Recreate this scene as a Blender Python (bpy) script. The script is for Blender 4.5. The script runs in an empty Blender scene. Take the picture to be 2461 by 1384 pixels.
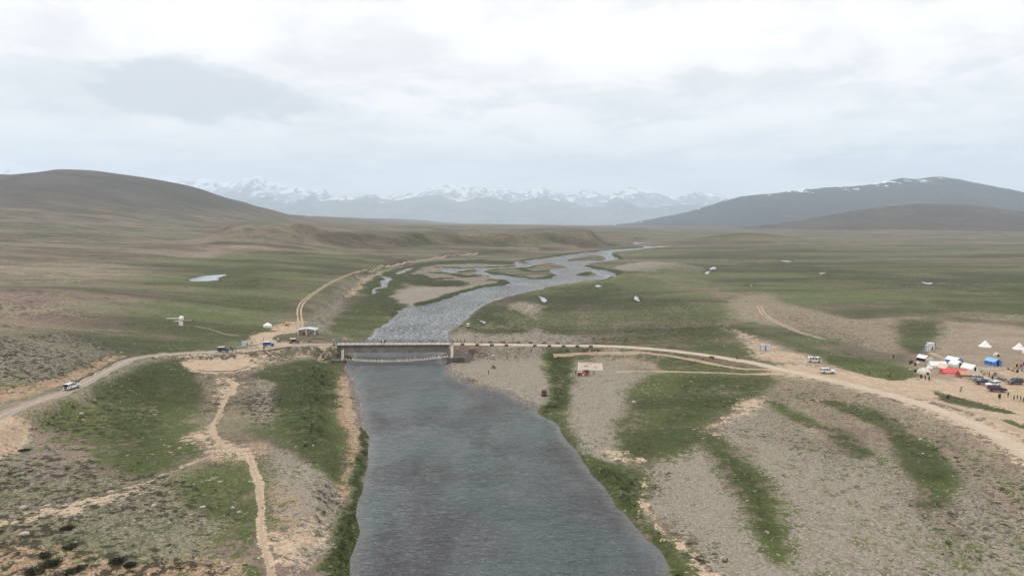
import bpy, bmesh, math, random
import numpy as np
from mathutils import Vector, Matrix

# ------------------------------------------------------------------ camera, sky, sun, exposure
scene = bpy.context.scene
COL = scene.collection
CAM_Z, FOCAL, PITCH = 55.0, 1640.0, math.atan(156.0 / 1640.0)
cam_data = bpy.data.cameras.new('camera')
cam_data.sensor_width = 36.0
cam_data.lens = 36.0 * FOCAL / 2461.0
cam_data.clip_start, cam_data.clip_end = 1.0, 120000.0
cam = bpy.data.objects.new('camera', cam_data)
cam.location = (0, 0, CAM_Z)
cam.rotation_euler = (math.pi / 2 - PITCH, 0, 0)
COL.objects.link(cam)
scene.camera = cam

scene.view_settings.view_transform = 'Standard'
scene.view_settings.look = 'None'
scene.view_settings.exposure = 0.0
scene.view_settings.gamma = 1.0
scene.view_settings.use_curve_mapping = False
scene.cycles.use_denoising = True
scene.cycles.max_bounces = 6
scene.cycles.diffuse_bounces = 2
scene.cycles.glossy_bounces = 2
scene.cycles.volume_bounces = 2
scene.cycles.caustics_reflective = False
scene.cycles.caustics_refractive = False

SUN_ELEV, SUN_AZ = math.radians(58), math.radians(-35)     # high sun behind thick cloud, ahead to the left
world = bpy.data.worlds.new('World')
scene.world = world
world.use_nodes = True
NT = world.node_tree
NT.nodes.clear()


class Nodes:
    """small helper to write node trees"""
    def __init__(self, tree):
        self.t = tree

    def new(self, kind, **kw):
        n = self.t.nodes.new(kind)
        for k, v in kw.items():
            setattr(n, k, v)
        return n

    def link(self, a, b):
        self.t.links.new(a, b)

    def put(self, sock, v):
        if isinstance(v, bpy.types.NodeSocket):
            self.t.links.new(v, sock)
        else:
            if sock.type == 'RGBA' and not hasattr(v, '__len__'):
                v = (v, v, v, 1)
            if sock.type == 'RGBA' and len(v) == 3:
                v = (*v, 1)
            sock.default_value = v

    def math(self, op, a, b=0.0, c=0.0, clamp=False):
        n = self.new('ShaderNodeMath', operation=op, use_clamp=clamp)
        for s, v in zip(n.inputs, (a, b, c)):
            self.put(s, v)
        return n.outputs[0]

    def step(self, x, lo, hi, to0=0.0, to1=1.0):
        n = self.new('ShaderNodeMapRange', interpolation_type='SMOOTHSTEP', clamp=True)
        for i, v in enumerate((x, lo, hi, to0, to1)):
            self.put(n.inputs[i], v)
        return n.outputs[0]

    def mix(self, f, a, b):
        n = self.new('ShaderNodeMix', data_type='RGBA')
        self.put(n.inputs[0], f)
        self.put(n.inputs[6], a)
        self.put(n.inputs[7], b)
        return n.outputs[2]

    def mul(self, a, b):
        n = self.new('ShaderNodeMix', data_type='RGBA', blend_type='MULTIPLY')
        n.inputs[0].default_value = 1.0
        self.put(n.inputs[6], a)
        self.put(n.inputs[7], b)
        return n.outputs[2]

    def noise(self, vec, scale, detail=3.0, rough=0.55, dist=0.0, dim='3D'):
        n = self.new('ShaderNodeTexNoise', noise_dimensions=dim)
        self.put(n.inputs['Vector'], vec)
        self.put(n.inputs['Scale'], scale)
        n.inputs['Detail'].default_value = detail
        n.inputs['Roughness'].default_value = rough
        n.inputs['Distortion'].default_value = dist
        return n.outputs['Fac']

    def voronoi(self, vec, scale, feature='F1', out='Distance', rnd=1.0):
        n = self.new('ShaderNodeTexVoronoi', feature=feature)
        self.put(n.inputs['Vector'], vec)
        n.inputs['Scale'].default_value = scale
        n.inputs['Randomness'].default_value = rnd
        return n.outputs[out]

    def scaled(self, vec, s):
        n = self.new('ShaderNodeVectorMath', operation='MULTIPLY')
        self.put(n.inputs[0], vec)
        n.inputs[1].default_value = s
        return n.outputs[0]

    def bump(self, height, strength, distance):
        n = self.new('ShaderNodeBump')
        self.put(n.inputs['Height'], height)
        n.inputs['Strength'].default_value = strength
        n.inputs['Distance'].default_value = distance
        return n.outputs[0]


# overcast sky: a thin cloud layer seen in its own flat plane, over a clear-sky model
W = Nodes(NT)
out = W.new('ShaderNodeOutputWorld')
tc = W.new('ShaderNodeTexCoord').outputs['Generated']
sep = W.new('ShaderNodeSeparateXYZ')
W.link(tc, sep.inputs[0])
dz = W.math('ADD', W.math('MAXIMUM', sep.outputs[2], 0.0), 0.11)
comb = W.new('ShaderNodeCombineXYZ')
W.link(W.math('DIVIDE', sep.outputs[0], dz), comb.inputs[0])
W.link(W.math('DIVIDE', sep.outputs[1], dz), comb.inputs[1])
comb.inputs[2].default_value = 3.7
flat = comb.outputs[0]
n1 = W.noise(flat, 0.55, 5, 0.55, 0.4)
n2 = W.noise(flat, 1.7, 6, 0.6, 0.7)
n3 = W.noise(W.scaled(tc, (1, 1, 2.2)), 4.2, 5, 0.55, 0.3)
n4 = W.noise(W.scaled(tc, (1, 1, 2.6)), 11.0, 6, 0.6, 0.4)
cl = W.math('ADD', W.math('ADD', W.math('MULTIPLY', n1, 0.36), W.math('MULTIPLY', n2, 0.24)), W.math('ADD', W.math('MULTIPLY', n3, 0.24), W.math('MULTIPLY', n4, 0.16)))
bright = W.step(cl, 0.41, 0.57)
cloud_col = W.mix(bright, (0.84, 0.815, 0.80), (1.10, 1.045, 1.0))
# one heavier cumulus base hanging off to the left, and a few soft banks low over the hills
def bank(ax, az, wx, wz, amount):
    az_ang = W.math('ARCTAN2', sep.outputs[0], sep.outputs[1])
    dx_ = W.math('DIVIDE', W.math('SUBTRACT', az_ang, ax), wx)
    dz_ = W.math('DIVIDE', W.math('SUBTRACT', sep.outputs[2], az), wz)
    r = W.math('ADD', W.math('MULTIPLY', dx_, dx_), W.math('MULTIPLY', dz_, dz_))
    r = W.math('ADD', r, W.math('MULTIPLY', W.math('SUBTRACT', n3, 0.5), 3.0))
    r = W.math('ADD', r, W.math('MULTIPLY', W.math('SUBTRACT', n2, 0.5), 2.0))
    r = W.math('ADD', r, W.math('MULTIPLY', W.math('SUBTRACT', n4, 0.5), 3.0))
    return W.math('MULTIPLY', W.step(r, 1.25, 0.1), amount)
dark = bank(-0.41, 0.168, 0.115, 0.040, 0.85)
for b in ((0.52, 0.075, 0.22, 0.030, 0.45), (0.25, 0.17, 0.42, 0.035, 0.3), (-0.62, 0.16, 0.22, 0.03, 0.25), (0.10, 0.30, 0.35, 0.03, 0.25)):
    dark = W.math('MAXIMUM', dark, bank(*b))
cloud_col = W.mix(dark, cloud_col, (0.64, 0.645, 0.67))
# overcast skies brighten towards the zenith (standard overcast law)
lum = W.math('MULTIPLY', W.math('ADD', W.math('MULTIPLY', W.math('MAXIMUM', sep.outputs[2], 0.0), 0.85), 1.0), 1.03)
lumc = W.new('ShaderNodeCombineColor')
for k in range(3):
    W.link(lum, lumc.inputs[k])
cloud_col = W.mul(cloud_col, lumc.outputs[0])
sky = W.new('ShaderNodeTexSky', sky_type='NISHITA', sun_disc=False)
sky.sun_elevation = SUN_ELEV
sky.sun_rotation = SUN_AZ
sky.altitude = 4000
bg_sky = W.new('ShaderNodeBackground')
W.link(sky.outputs[0], bg_sky.inputs[0])
bg_sky.inputs[1].default_value = 0.10
bg_cl = W.new('ShaderNodeBackground')
W.link(cloud_col, bg_cl.inputs[0])
bg_cl.inputs[1].default_value = 1.0
mx = W.new('ShaderNodeMixShader')
mx.inputs[0].default_value = 0.95
W.link(bg_sky.outputs[0], mx.inputs[1])
W.link(bg_cl.outputs[0], mx.inputs[2])
W.link(mx.outputs[0], out.inputs[0])

sun_data = bpy.data.lights.new('sun', 'SUN')
sun_data.energy = 1.3
sun_data.angle = math.radians(18)
sun_data.color = (1.0, 0.96, 0.90)
sun = bpy.data.objects.new('sun', sun_data)
sun.rotation_euler = (math.pi / 2 - SUN_ELEV, 0, math.pi - SUN_AZ)
sun.location = (0, 0, 300)
COL.objects.link(sun)

# ------------------------------------------------------------------ helpers
RNG = np.random.default_rng(7)
random.seed(7)
SP, CP = math.sin(PITCH), math.cos(PITCH)


def ray(u, v):
    """direction (x, y, z per unit depth y) of the survey sight line through photo point u, v"""
    cx, cy = (np.asarray(u, float) - 1230.5) / FOCAL, (692.0 - np.asarray(v, float)) / FOCAL
    dx, dy, dz = cx, CP + cy * SP, -SP + cy * CP
    return dx / dy, dz / dy


def at(u, v, z=0.0):
    """ground position at height z"""
    a, b = ray(u, v)
    y = (z - CAM_Z) / b
    return float(a * y), float(y)


def at_arr(pts, z=0.0):
    p = np.asarray(pts, float)
    a, b = ray(p[:, 0], p[:, 1])
    y = (z - CAM_Z) / b
    return np.stack([a * y, y], 1)


def hashf(ix, iy, seed):
    h = (ix.astype(np.int64) * 374761393 + iy.astype(np.int64) * 668265263 + seed * 974634541) & 0xFFFFFFFF
    h = ((h ^ (h >> 13)) * 1274126177) & 0xFFFFFFFF
    h = h ^ (h >> 16)
    return (h & 0xFFFFFF) / float(0xFFFFFF)


def vnoise(x, y, seed=0):
    ix, iy = np.floor(x), np.floor(y)
    fx, fy = x - ix, y - iy
    fx, fy = fx * fx * (3 - 2 * fx), fy * fy * (3 - 2 * fy)
    a, b = hashf(ix, iy, seed), hashf(ix + 1, iy, seed)
    c, d = hashf(ix, iy + 1, seed), hashf(ix + 1, iy + 1, seed)
    return (a + (b - a) * fx) * (1 - fy) + (c + (d - c) * fx) * fy - 0.5


def fbm(x, y, size, octaves=4, seed=0, gain=0.5):
    r, amp = 0.0, 1.0
    f = 1.0 / size
    for k in range(octaves):
        ca, sa = math.cos(0.6 * k), math.sin(0.6 * k)
        r = r + amp * vnoise((x * ca - y * sa) * f + 17.3 * k, (x * sa + y * ca) * f - 9.1 * k, seed + k)
        amp *= gain
        f *= 2.03
    return r


def ridged(x, y, size, octaves=5, seed=0):
    r, amp = 0.0, 1.0
    f = 1.0 / size
    for k in range(octaves):
        n = 1.0 - np.abs(2.0 * vnoise(x * f + 5.1 * k, y * f + 3.3 * k, seed + k)) * 1.0
        r = r + amp * (n * n - 0.5)
        amp *= 0.5
        f *= 2.1
    return r


def sstep(x, lo, hi):
    t = np.clip((x - lo) / (hi - lo), 0, 1)
    return t * t * (3 - 2 * t)


def smooth_line(p, n=4, closed=True):
    """Catmull-Rom through the points"""
    p = np.asarray(p, float)
    m = len(p)
    res = []
    for i in range(m if closed else m - 1):
        if closed:
            a, b, c, d = p[(i - 1) % m], p[i], p[(i + 1) % m], p[(i + 2) % m]
        else:
            a, b, c, d = p[max(i - 1, 0)], p[i], p[i + 1], p[min(i + 2, m - 1)]
        for k in range(n):
            t = k / n
            res.append(0.5 * ((2 * b) + (c - a) * t + (2 * a - 5 * b + 4 * c - d) * t * t + (3 * b - a - 3 * c + d) * t ** 3))
    if not closed:
        res.append(p[-1])
    return np.array(res)


def seg_dist(x, y, pts, closed=True, far=None):
    """distance to a polyline, and for closed ones the inside test; far: only points that close to the bounding box"""
    x = np.atleast_1d(np.asarray(x, float)); y = np.atleast_1d(np.asarray(y, float))
    shape = x.shape
    x, y = x.ravel(), y.ravel()
    dist = np.full(x.size, 1e9)
    inside = np.zeros(x.size, bool)
    param = np.zeros(x.size)
    if far is not None:
        sel = np.nonzero((x > pts[:, 0].min() - far) & (x < pts[:, 0].max() + far) & (y > pts[:, 1].min() - far) & (y < pts[:, 1].max() + far))[0]
    else:
        sel = np.arange(x.size)
    if sel.size:
        xs, ys = x[sel], y[sel]
        best = np.full(sel.size, 1e18)
        ins = np.zeros(sel.size, bool)
        par = np.zeros(sel.size)
        m = len(pts)
        for i in range(m if closed else m - 1):
            ax, ay = pts[i]
            bx, by = pts[(i + 1) % m]
            ex, ey = bx - ax, by - ay
            l2 = ex * ex + ey * ey + 1e-12
            t = np.clip(((xs - ax) * ex + (ys - ay) * ey) / l2, 0, 1)
            d2 = (xs - ax - t * ex) ** 2 + (ys - ay - t * ey) ** 2
            upd = d2 < best
            best = np.where(upd, d2, best)
            if not closed:
                par = np.where(upd, i + t, par)
            elif ay != by:
                c = (ay > ys) != (by > ys)
                ins ^= c & (xs < ax + (ys - ay) * ex / (by - ay))
        dist[sel] = np.sqrt(best)
        inside[sel] = ins
        param[sel] = par
    return dist.reshape(shape), inside.reshape(shape), param.reshape(shape)


def sdist(x, y, pts, far=None):
    """signed distance, positive inside"""
    d, ins, _ = seg_dist(x, y, pts, True, far)
    return np.where(ins, d, -d)


def tag(o, label=None, category=None, group=None, kind=None):
    for k, v in (('label', label), ('category', category), ('group', group), ('kind', kind)):
        if v:
            o[k] = v
    return o


def mesh_obj(name, verts, faces, mat, parent=None, smooth=False):
    me = bpy.data.meshes.new(name)
    me.from_pydata([tuple(map(float, v)) for v in verts], [], faces)
    me.update()
    if mat is not None:
        me.materials.append(mat)
    if smooth:
        me.polygons.foreach_set('use_smooth', [True] * len(me.polygons))
    o = bpy.data.objects.new(name, me)
    COL.objects.link(o)
    if parent is not None:
        o.parent = parent
    return o


def grid_obj(name, X, Y, Z, mat, smooth=True, keep=None):
    """heightfield mesh from 2-D arrays, built fast"""
    r, c = X.shape
    me = bpy.data.meshes.new(name)
    co = np.stack([X, Y, Z], -1).reshape(-1, 3).astype(np.float32)
    idx = np.arange(r * c, dtype=np.int32).reshape(r, c)
    q = np.stack([idx[:-1, :-1], idx[:-1, 1:], idx[1:, 1:], idx[1:, :-1]], -1).reshape(-1, 4)
    if keep is not None:
        q = q[keep.reshape(-1)]
    me.vertices.add(len(co))
    me.vertices.foreach_set('co', co.ravel())
    me.loops.add(q.size)
    me.loops.foreach_set('vertex_index', q.ravel())
    me.polygons.add(len(q))
    me.polygons.foreach_set('loop_start', np.arange(0, q.size, 4, dtype=np.int32))
    me.polygons.foreach_set('loop_total', np.full(len(q), 4, np.int32))
    me.polygons.foreach_set('use_smooth', np.full(len(q), smooth))
    me.update(calc_edges=True)
    if mat is not None:
        me.materials.append(mat)
    o = bpy.data.objects.new(name, me)
    COL.objects.link(o)
    return o


def material(name):
    m = bpy.data.materials.new(name)
    m.use_nodes = True
    n = Nodes(m.node_tree)
    bsdf = next(x for x in m.node_tree.nodes if x.type == 'BSDF_PRINCIPLED')
    return m, n, bsdf


def plain(name, col, rough=0.7, vary=0.12, scale=3.0, metal=0.0, spec=0.3, bump=0.0):
    """simple procedural paint / cloth / stone: base colour with soft grime noise"""
    m, n, b = material(name)
    geo = n.new('ShaderNodeTexCoord').outputs['Object']
    f = n.noise(geo, scale, 4, 0.6)
    c0 = tuple(c * (1 - vary) for c in col)
    c1 = tuple(min(1, c * (1 + vary)) for c in col)
    n.link(n.mix(n.step(f, 0.3, 0.7), c0, c1), b.inputs['Base Color'])
    b.inputs['Roughness'].default_value = rough
    b.inputs['Metallic'].default_value = metal
    b.inputs['Specular IOR Level'].default_value = spec
    if bump:
        n.link(n.bump(f, 0.6, bump), b.inputs['Normal'])
    return m

# ------------------------------------------------------------------ survey of the water (all at river level, z = 0)
def zoomA(pts):      # points read in the enlarged view of the braided reach
    return [(820 + x / 3.0, 340 + y / 3.0) for x, y in pts]


WATER_PX = ([(820, 1700), (832, 1460), (836, 1384), (846, 1335), (858, 1292), (862, 1270), (853, 1240), (862, 1192), (876, 1150), (880, 1100),
             (882, 1060), (876, 1030), (866, 990), (858, 950), (848, 920), (838, 890), (836, 872), (846, 856), (858, 836), (873, 820),
             (890, 806), (908, 790), (930, 775), (953, 753), (970, 742), (1020, 733), (1067, 720), (1120, 702), (1173, 690), (1217, 685),
             (1225, 680), (1213, 674), (1187, 668), (1160, 660), (1140, 658), (1100, 657), (1073, 655), (1058, 650), (1080, 646), (1120, 645),
             (1187, 643), (1230, 642), (1243, 637), (1236, 632), (1250, 629), (1270, 627), (1320, 620), (1367, 613), (1420, 607), (1470, 600),
             (1520, 597), (1549, 593), (1528, 588), (1503, 585), (1513, 580), (1537, 577), (1563, 578), (1553, 584), (1580, 590), (1617, 592),
             (1587, 595), (1553, 598), (1520, 602), (1472, 607), (1474, 616), (1487, 623), (1457, 628), (1409, 635), (1407, 640), (1430, 646),
             (1463, 652), (1480, 660), (1453, 670), (1437, 673), (1387, 677), (1340, 685), (1280, 700), (1220, 713), (1173, 728), (1153, 740),
             (1140, 753), (1117, 770), (1097, 787), (1083, 798), (1077, 815), (1070, 838), (1062, 858), (1074, 882), (1078, 897), (1103, 914),
             (1131, 928), (1176, 938), (1222, 945), (1250, 965), (1297, 984), (1304, 996), (1338, 1017), (1352, 1045), (1382, 1084), (1416, 1125),
             (1446, 1156), (1474, 1193), (1484, 1217), (1517, 1248), (1545, 1282), (1584, 1322), (1606, 1358), (1615, 1388), (1650, 1480), (1700, 1700)])
ISLANDS_PX = [
    zoomA([(840, 940), (900, 925), (975, 920), (985, 944), (900, 952)]),
    zoomA([(1040, 942), (1060, 920), (1160, 918), (1300, 910), (1400, 893), (1440, 884), (1530, 878), (1625, 905), (1525, 922), (1512, 940),
           (1550, 960), (1520, 985), (1440, 997), (1340, 986), (1200, 970), (1080, 957)]),
    zoomA([(1620, 862), (1700, 835), (1850, 823), (1905, 838), (1890, 862), (1760, 858)]),
    zoomA([(1700, 968), (1760, 938), (1800, 938), (1835, 958), (1825, 972)]),
    zoomA([(1285, 872), (1320, 866), (1352, 872), (1320, 882)]),
    zoomA([(2130, 742), (2200, 738), (2300, 752), (2240, 758)]),
]
OXBOW_PX = [
    zoomA([(300, 968), (372, 990), (332, 1010), (337, 1045), (252, 1068), (268, 1085), (250, 1118), (222, 1085), (225, 1062), (290, 1040), (278, 1010), (312, 995)]),
    zoomA([(402, 950), (440, 928), (522, 906), (500, 922), (430, 957)]),
    zoomA([(970, 935), (1015, 928), (1050, 932), (1000, 946)]),
]
water_w = smooth_line(at_arr(WATER_PX), 3)
island_w = [smooth_line(at_arr(p), 3) for p in ISLANDS_PX]
oxbow_w = [smooth_line(at_arr(p), 3) for p in OXBOW_PX]


def shore(x, y):
    """signed distance to the water's edge, positive on land"""
    amp = np.clip(0.004 * y, 0.5, 5.0)
    wx, wy = x + amp * 2.0 * fbm(x, y, 9.0, 3, 11), y + amp * 3.0 * fbm(x, y, 9.0, 3, 12)
    d = np.minimum(-sdist(wx, wy, water_w, 220.0), 1e4)
    for p in island_w:
        d = np.maximum(d, sdist(wx, wy, p, 60.0))
    for p in oxbow_w:
        d = np.minimum(d, np.maximum(-sdist(wx, wy, p, 60.0), -1.0))
    return d


# ------------------------------------------------------------------ terraces, hills, roads
TERRACE_PX = [(600, 1700), (700, 1450), (770, 1384), (800, 1260), (815, 1180), (822, 1100), (806, 1000), (800, 930), (800, 880), (800, 855), (812, 830), (815, 812),
              (800, 795), (790, 770), (815, 730), (842, 705), (872, 676), (900, 655), (955, 638), (1035, 624), (1150, 613), (1300, 604), (1440, 595)]
tp = [tuple(p) for p in at_arr(TERRACE_PX, 1.0)]
terrace_w = np.array(tp + [(300, 1700), (500, 2400), (300, 4500), (-6000, 9000), (-6000, 60), (-70, 60)])
PLATEAU_PX = [(640, 606), (720, 607), (800, 606), (870, 602), (1000, 598), (1100, 596), (1200, 594), (1350, 592), (1445, 589)]
pp = [tuple(p) for p in at_arr(PLATEAU_PX, 7.0)]
plateau_w = np.array(pp + [(235, 1700), (220, 2000), (300, 3600), (-500, 3900), (-1200, 3900), (-900, 2000), (-480, 1250)])

RIDGE_L = np.array([(-400, 440), (-200, 430), (0, 421), (100, 425), (150, 420), (200, 411), (240, 413), (300, 421), (350, 428), (400, 438), (450, 455),
                    (500, 473), (550, 492), (600, 509), (640, 521), (700, 536), (900, 560), (1100, 575)], float)
BACK_L = np.array([(400, 515), (600, 512), (640, 515), (740, 527), (860, 536), (950, 540), (1050, 541), (1230, 543), (1400, 545), (1600, 551), (2600, 551)], float)
YL, YB = 2700.0, 3700.0


def lift(v, dist):
    return CAM_Z + (536.0 - v) / FOCAL * dist


ROADS = {   # centre lines (u, v, height) with half width
    'left': ([(-240, 1160, 9.6), (-90, 1045, 9.4), (0, 1000, 9.2), (60, 975, 9.0), (173, 935, 8.4), (250, 895, 7.8), (318, 863, 7.2), (380, 853, 6.8), (450, 848, 6.5),
              (537, 845, 6.2), (600, 841, 6.1), (650, 836, 6.0), (720, 829, 6.0), (780, 827.5, 6.0), (811, 827, 6.0)], 2.6),
    'right': ([(1084, 826, 6.0), (1150, 827, 5.9), (1300, 829.5, 5.5), (1420, 831, 5.1), (1500, 833.5, 4.7), (1600, 841.5, 4.2), (1700, 854, 3.8), (1800, 870, 3.4),
               (1880, 888, 3.2), (1960, 905, 3.1), (2080, 933, 3.1), (2200, 966, 3.1), (2330, 1014, 3.2), (2461, 1085, 3.3), (2600, 1190, 3.4), (2700, 1290, 3.5)], 2.7),
}
road_w = {}
for k, (pts, hw) in ROADS.items():
    p3 = np.array([(*at(u, v, z), z) for u, v, z in pts])
    road_w[k] = (smooth_line(p3, 5, closed=False), hw)


def H0(x, y, full=True):
    x = np.asarray(x, float); y = np.asarray(y, float)
    d = shore(x, y)
    # floodplain
    low = np.clip(420.0 / np.maximum(y, 1.0), 0.12, 1.0)      # banks flatten out in the braided reach
    z = 0.10 + (0.75 * sstep(d, 0, 2.5) + 0.7 * sstep(d, 4, 40)) * low + 0.9 * sstep(d, 40, 130)
    z = np.where(d < 0, np.maximum(-1.6, 0.10 + d * 0.35), z)
    z = z + sstep(x, 60, 140) * sstep(y, 60, 200) * 1.0 * (d > 5)
    dT = sdist(x, y, terrace_w)
    tn = fbm(x, y, 14.0, 4, 31)
    dTn = dT + tn * 5.0
    s = np.maximum(0.0, -x - (92 + 0.10 * y) + 18 * fbm(x, y, 120.0, 3, 33))
    s = np.minimum(s, 1500.0)
    left = 2.4 * sstep(dTn, 0, 7.5) + 1.4 * sstep(dT, 8, 60) + 1.2 * sstep(dT, 60, 140) + 0.048 * s * s / (s + 40.0)
    left = left + 3.5 * sstep(y, 300, 420) * sstep(dTn, 0, 14)
    # mounds beside the left road
    left = left + 12.0 * np.exp(-((x + 196) / 46) ** 2 - ((y - 214) / 36) ** 2) + 9.0 * np.exp(-((x + 250) / 60) ** 2 - ((y - 330) / 60) ** 2)
    left = left + 6.0 * np.exp(-((x + 175) / 40) ** 2 - ((y - 120) / 40) ** 2)
    left = left - 3.0 * np.exp(-((x + 88) / 22) ** 2 - ((y - 185) / 38) ** 2)     # grassy hollow
    left = left + 23.0 * np.exp(-((x + 415) / 85) ** 2 - ((y - 1120) / 70) ** 2) * (1 + 0.8 * fbm(x, y, 40, 3, 35))
    left = left + (7.0 * fbm(x, y, 190.0, 3, 61) + 3.0 * fbm(x, y, 60.0, 3, 63)) * np.clip((y - 300) / 500.0, 0, 1.3) * sstep(dT, 10, 90)
    land_left = sstep(dT, -1.0, 3.0)
    z = z + left * land_left * (d > -2)
    # far terrace with a gullied front
    dP = sdist(x, y, plateau_w)
    gul = 26 * fbm(x * 1.0, y * 0.5, 70.0, 4, 41) + 10 * fbm(x, y, 22.0, 3, 43)
    z = z + sstep(dP + gul, 0, 62) * (23.0 + 7.0 * fbm(x, y, 260.0, 4, 45)) + sstep(dP, 120, 900) * 4.0
    # left hill, the swell behind it, low roll of the far plain
    uu = 1230.5 + FOCAL * x / YL
    rl = np.interp(uu, RIDGE_L[:, 0], lift(RIDGE_L[:, 1], YL))
    wv = np.where(y < YL, 680.0, 1100.0)
    hill = np.maximum(rl - z, 0.0) * np.exp(-((y - YL) / wv) ** 2)
    spur = 1 + 0.16 * fbm(x, y * 0.7, 420.0, 4, 51) * sstep(np.abs(y - YL), 60, 500)
    gully = -14.0 * np.abs(fbm(x + 0.25 * y, y * 0.25, 150.0, 4, 53)) * np.clip(hill / 120.0, 0, 1) * sstep(YL - y, 60, 350)
    z = z + hill * spur + gully
    ub = 1230.5 + FOCAL * x / YB
    zb = np.interp(ub, BACK_L[:, 0], lift(BACK_L[:, 1], YB))
    far = sstep(y, 1700, YB) * sstep(-np.abs(y), -20000, -9000)
    z = np.where(y > 1700, np.maximum(z, z * (1 - far) + zb * far * 0.94 + far * 7.0 * fbm(x, y, 300.0, 3, 55)), z)
    # brown hump on the right of the far plain
    z = z + 24.0 * np.exp(-((x - 660) / 150) ** 2 - ((y - 1900) / 220) ** 2) * sstep(x, 250, 400)
    z = z + sstep(d, 20, 200) * np.clip(y / 1500.0, 0, 1.5) * 1.6 * fbm(x, y, 160.0, 4, 57)
    if full:
        for k, (p3, hw) in road_w.items():
            dr, _, par = seg_dist(x, y, p3[:, :2], False, 40.0)
            zr = np.interp(par, np.arange(len(p3)), p3[:, 2])
            if k == 'left':
                near = sstep(dr, hw + 7.5, hw + 0.8)
            else:
                fade = 7.0 - 3.5 * sstep(-x, -10, 30)
                near = 1 - np.clip((dr - hw - 0.7) / fade, 0, 1)
                near = near * near * (3 - 2 * near)
            keepw = (d > -3) & (dr < 40)
            if k == 'right':
                near = np.where(x < road_w['right'][0][0, 0] - 1.0, 0.0, near)
            else:
                near = np.where(x > road_w['left'][0][-1, 0] + 1.0, 0.0, near)
            z = np.where(keepw, z * (1 - near) + zr * near, z)
    return z, d


def ground_at(pts, n=420):
    """walk each sight line down to the terrain; returns x, y (terrain only, no fine relief)"""
    p = np.asarray(pts, float)
    a, b = ray(p[:, 0], p[:, 1])
    ys = np.exp(np.linspace(math.log(70), math.log(5200), n))
    yy = np.broadcast_to(ys, (len(p), n))
    zz, _ = H0(a[:, None] * yy, yy)
    gap = CAM_Z + b[:, None] * yy - zz
    hit = gap <= 0
    i = np.where(hit.any(1), hit.argmax(1), n - 1)
    i = np.clip(i, 1, n - 1)
    r = np.arange(len(p))
    g0, g1 = gap[r, i - 1], gap[r, i]
    t = np.clip(g0 / (g0 - g1 + 1e-9), 0, 1)
    y = ys[i - 1] + (ys[i] - ys[i - 1]) * t
    return np.stack([a * y, y], 1)


# ------------------------------------------------------------------ what grows or lies where (survey outlines)
def z4(pts):
    return [(1800 + x / 3.265, 960 + y / 3.265) for x, y in pts]


PATCH = []   # kind, strength, softness in metres, outline


def patch(kind, strength, soft, pts, closed=True, hw=None):
    PATCH.append((kind, strength, soft, pts, closed, hw))


# green ground, left bank
patch('grass', .95, 5, [(390, 872), (440, 868), (470, 885), (455, 920), (470, 960), (452, 1000), (448, 1050), (480, 1078), (440, 1105), (350, 1140), (290, 1122), (225, 1075), (120, 1030), (185, 992), (245, 972), (262, 930), (330, 900)])
patch('lush', .6, 5, [(330, 900), (400, 880), (430, 930), (400, 1000), (380, 1080), (300, 1100), (250, 1030), (300, 960)])
patch('grass', 1, 3, [(625, 897), (700, 872), (800, 870), (812, 890), (800, 940), (808, 1000), (825, 1060), (828, 1100), (815, 1150), (790, 1140), (700, 1080), (620, 1042), (600, 1030), (680, 1010), (668, 960), (672, 920), (612, 902)])
patch('lush', .75, 4, [(660, 900), (780, 890), (795, 940), (780, 1000), (790, 1060), (740, 1080), (690, 1040), (690, 950)])
patch('grass', .75, 5, [(480, 1130), (590, 1105), (615, 1160), (620, 1240), (610, 1300), (560, 1330), (530, 1300), (560, 1250), (500, 1230), (440, 1190)])
patch('lush', 1, 1.2, [(866, 1030), (884, 1055), (886, 1110), (866, 1160), (872, 1240), (852, 1290), (852, 1340), (842, 1400), (770, 1400), (780, 1335), (805, 1275), (838, 1215), (842, 1180), (862, 1120), (868, 1075)])
patch('grass', 1, 1.2, [(866, 1030), (886, 1055), (890, 1110), (868, 1160), (876, 1240), (860, 1290), (855, 1340), (848, 1400), (760, 1400), (780, 1335), (805, 1275), (838, 1215), (842, 1180), (862, 1120), (868, 1075)])
patch('grass', .8, 3, [(560, 1400), (600, 1345), (655, 1365), (660, 1400)])
patch('grass', .62, 30, [(340, 805), (380, 745), (470, 705), (350, 690), (450, 640), (600, 606), (700, 606), (900, 615), (900, 640), (800, 680), (725, 735), (715, 780), (640, 800), (560, 812), (450, 832), (330, 836), (240, 822), (300, 790)])
patch('lush', .5, 12, [(545, 655), (640, 662), (640, 690), (560, 690), (510, 674)])
patch('grass', .9, 12, [(500, 650), (640, 655), (700, 672), (640, 695), (540, 700), (470, 690)])
patch('grass', .7, 6, [(230, 815), (330, 825), (420, 815), (560, 810), (560, 825), (440, 842), (330, 842)])
patch('grass', .95, 4, [(800, 785), (835, 745), (880, 715), (925, 735), (948, 752), (925, 775), (900, 792), (870, 812), (830, 806)])
patch('lush', .9, 3, zoomA([(230, 960), (400, 910), (640, 868), (1000, 850), (1240, 872), (1240, 890), (1000, 880), (800, 885), (620, 900), (500, 950), (485, 985), (700, 1000), (880, 1005), (900, 1040), (620, 1045), (470, 1015), (455, 1060), (385, 1065), (360, 1100), (372, 1150), (450, 1200), (400, 1255), (330, 1260), (270, 1160), (220, 1125), (130, 1045)]))
patch('grass', 1, 4, zoomA([(230, 960), (400, 910), (640, 868), (1000, 850), (1240, 872), (1240, 890), (1000, 880), (800, 885), (620, 900), (500, 950), (485, 985), (700, 1000), (880, 1005), (900, 1040), (620, 1045), (470, 1015), (455, 1060), (385, 1065), (360, 1100), (372, 1150), (450, 1200), (400, 1255), (330, 1260), (270, 1160), (220, 1125), (130, 1045)]))
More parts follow.
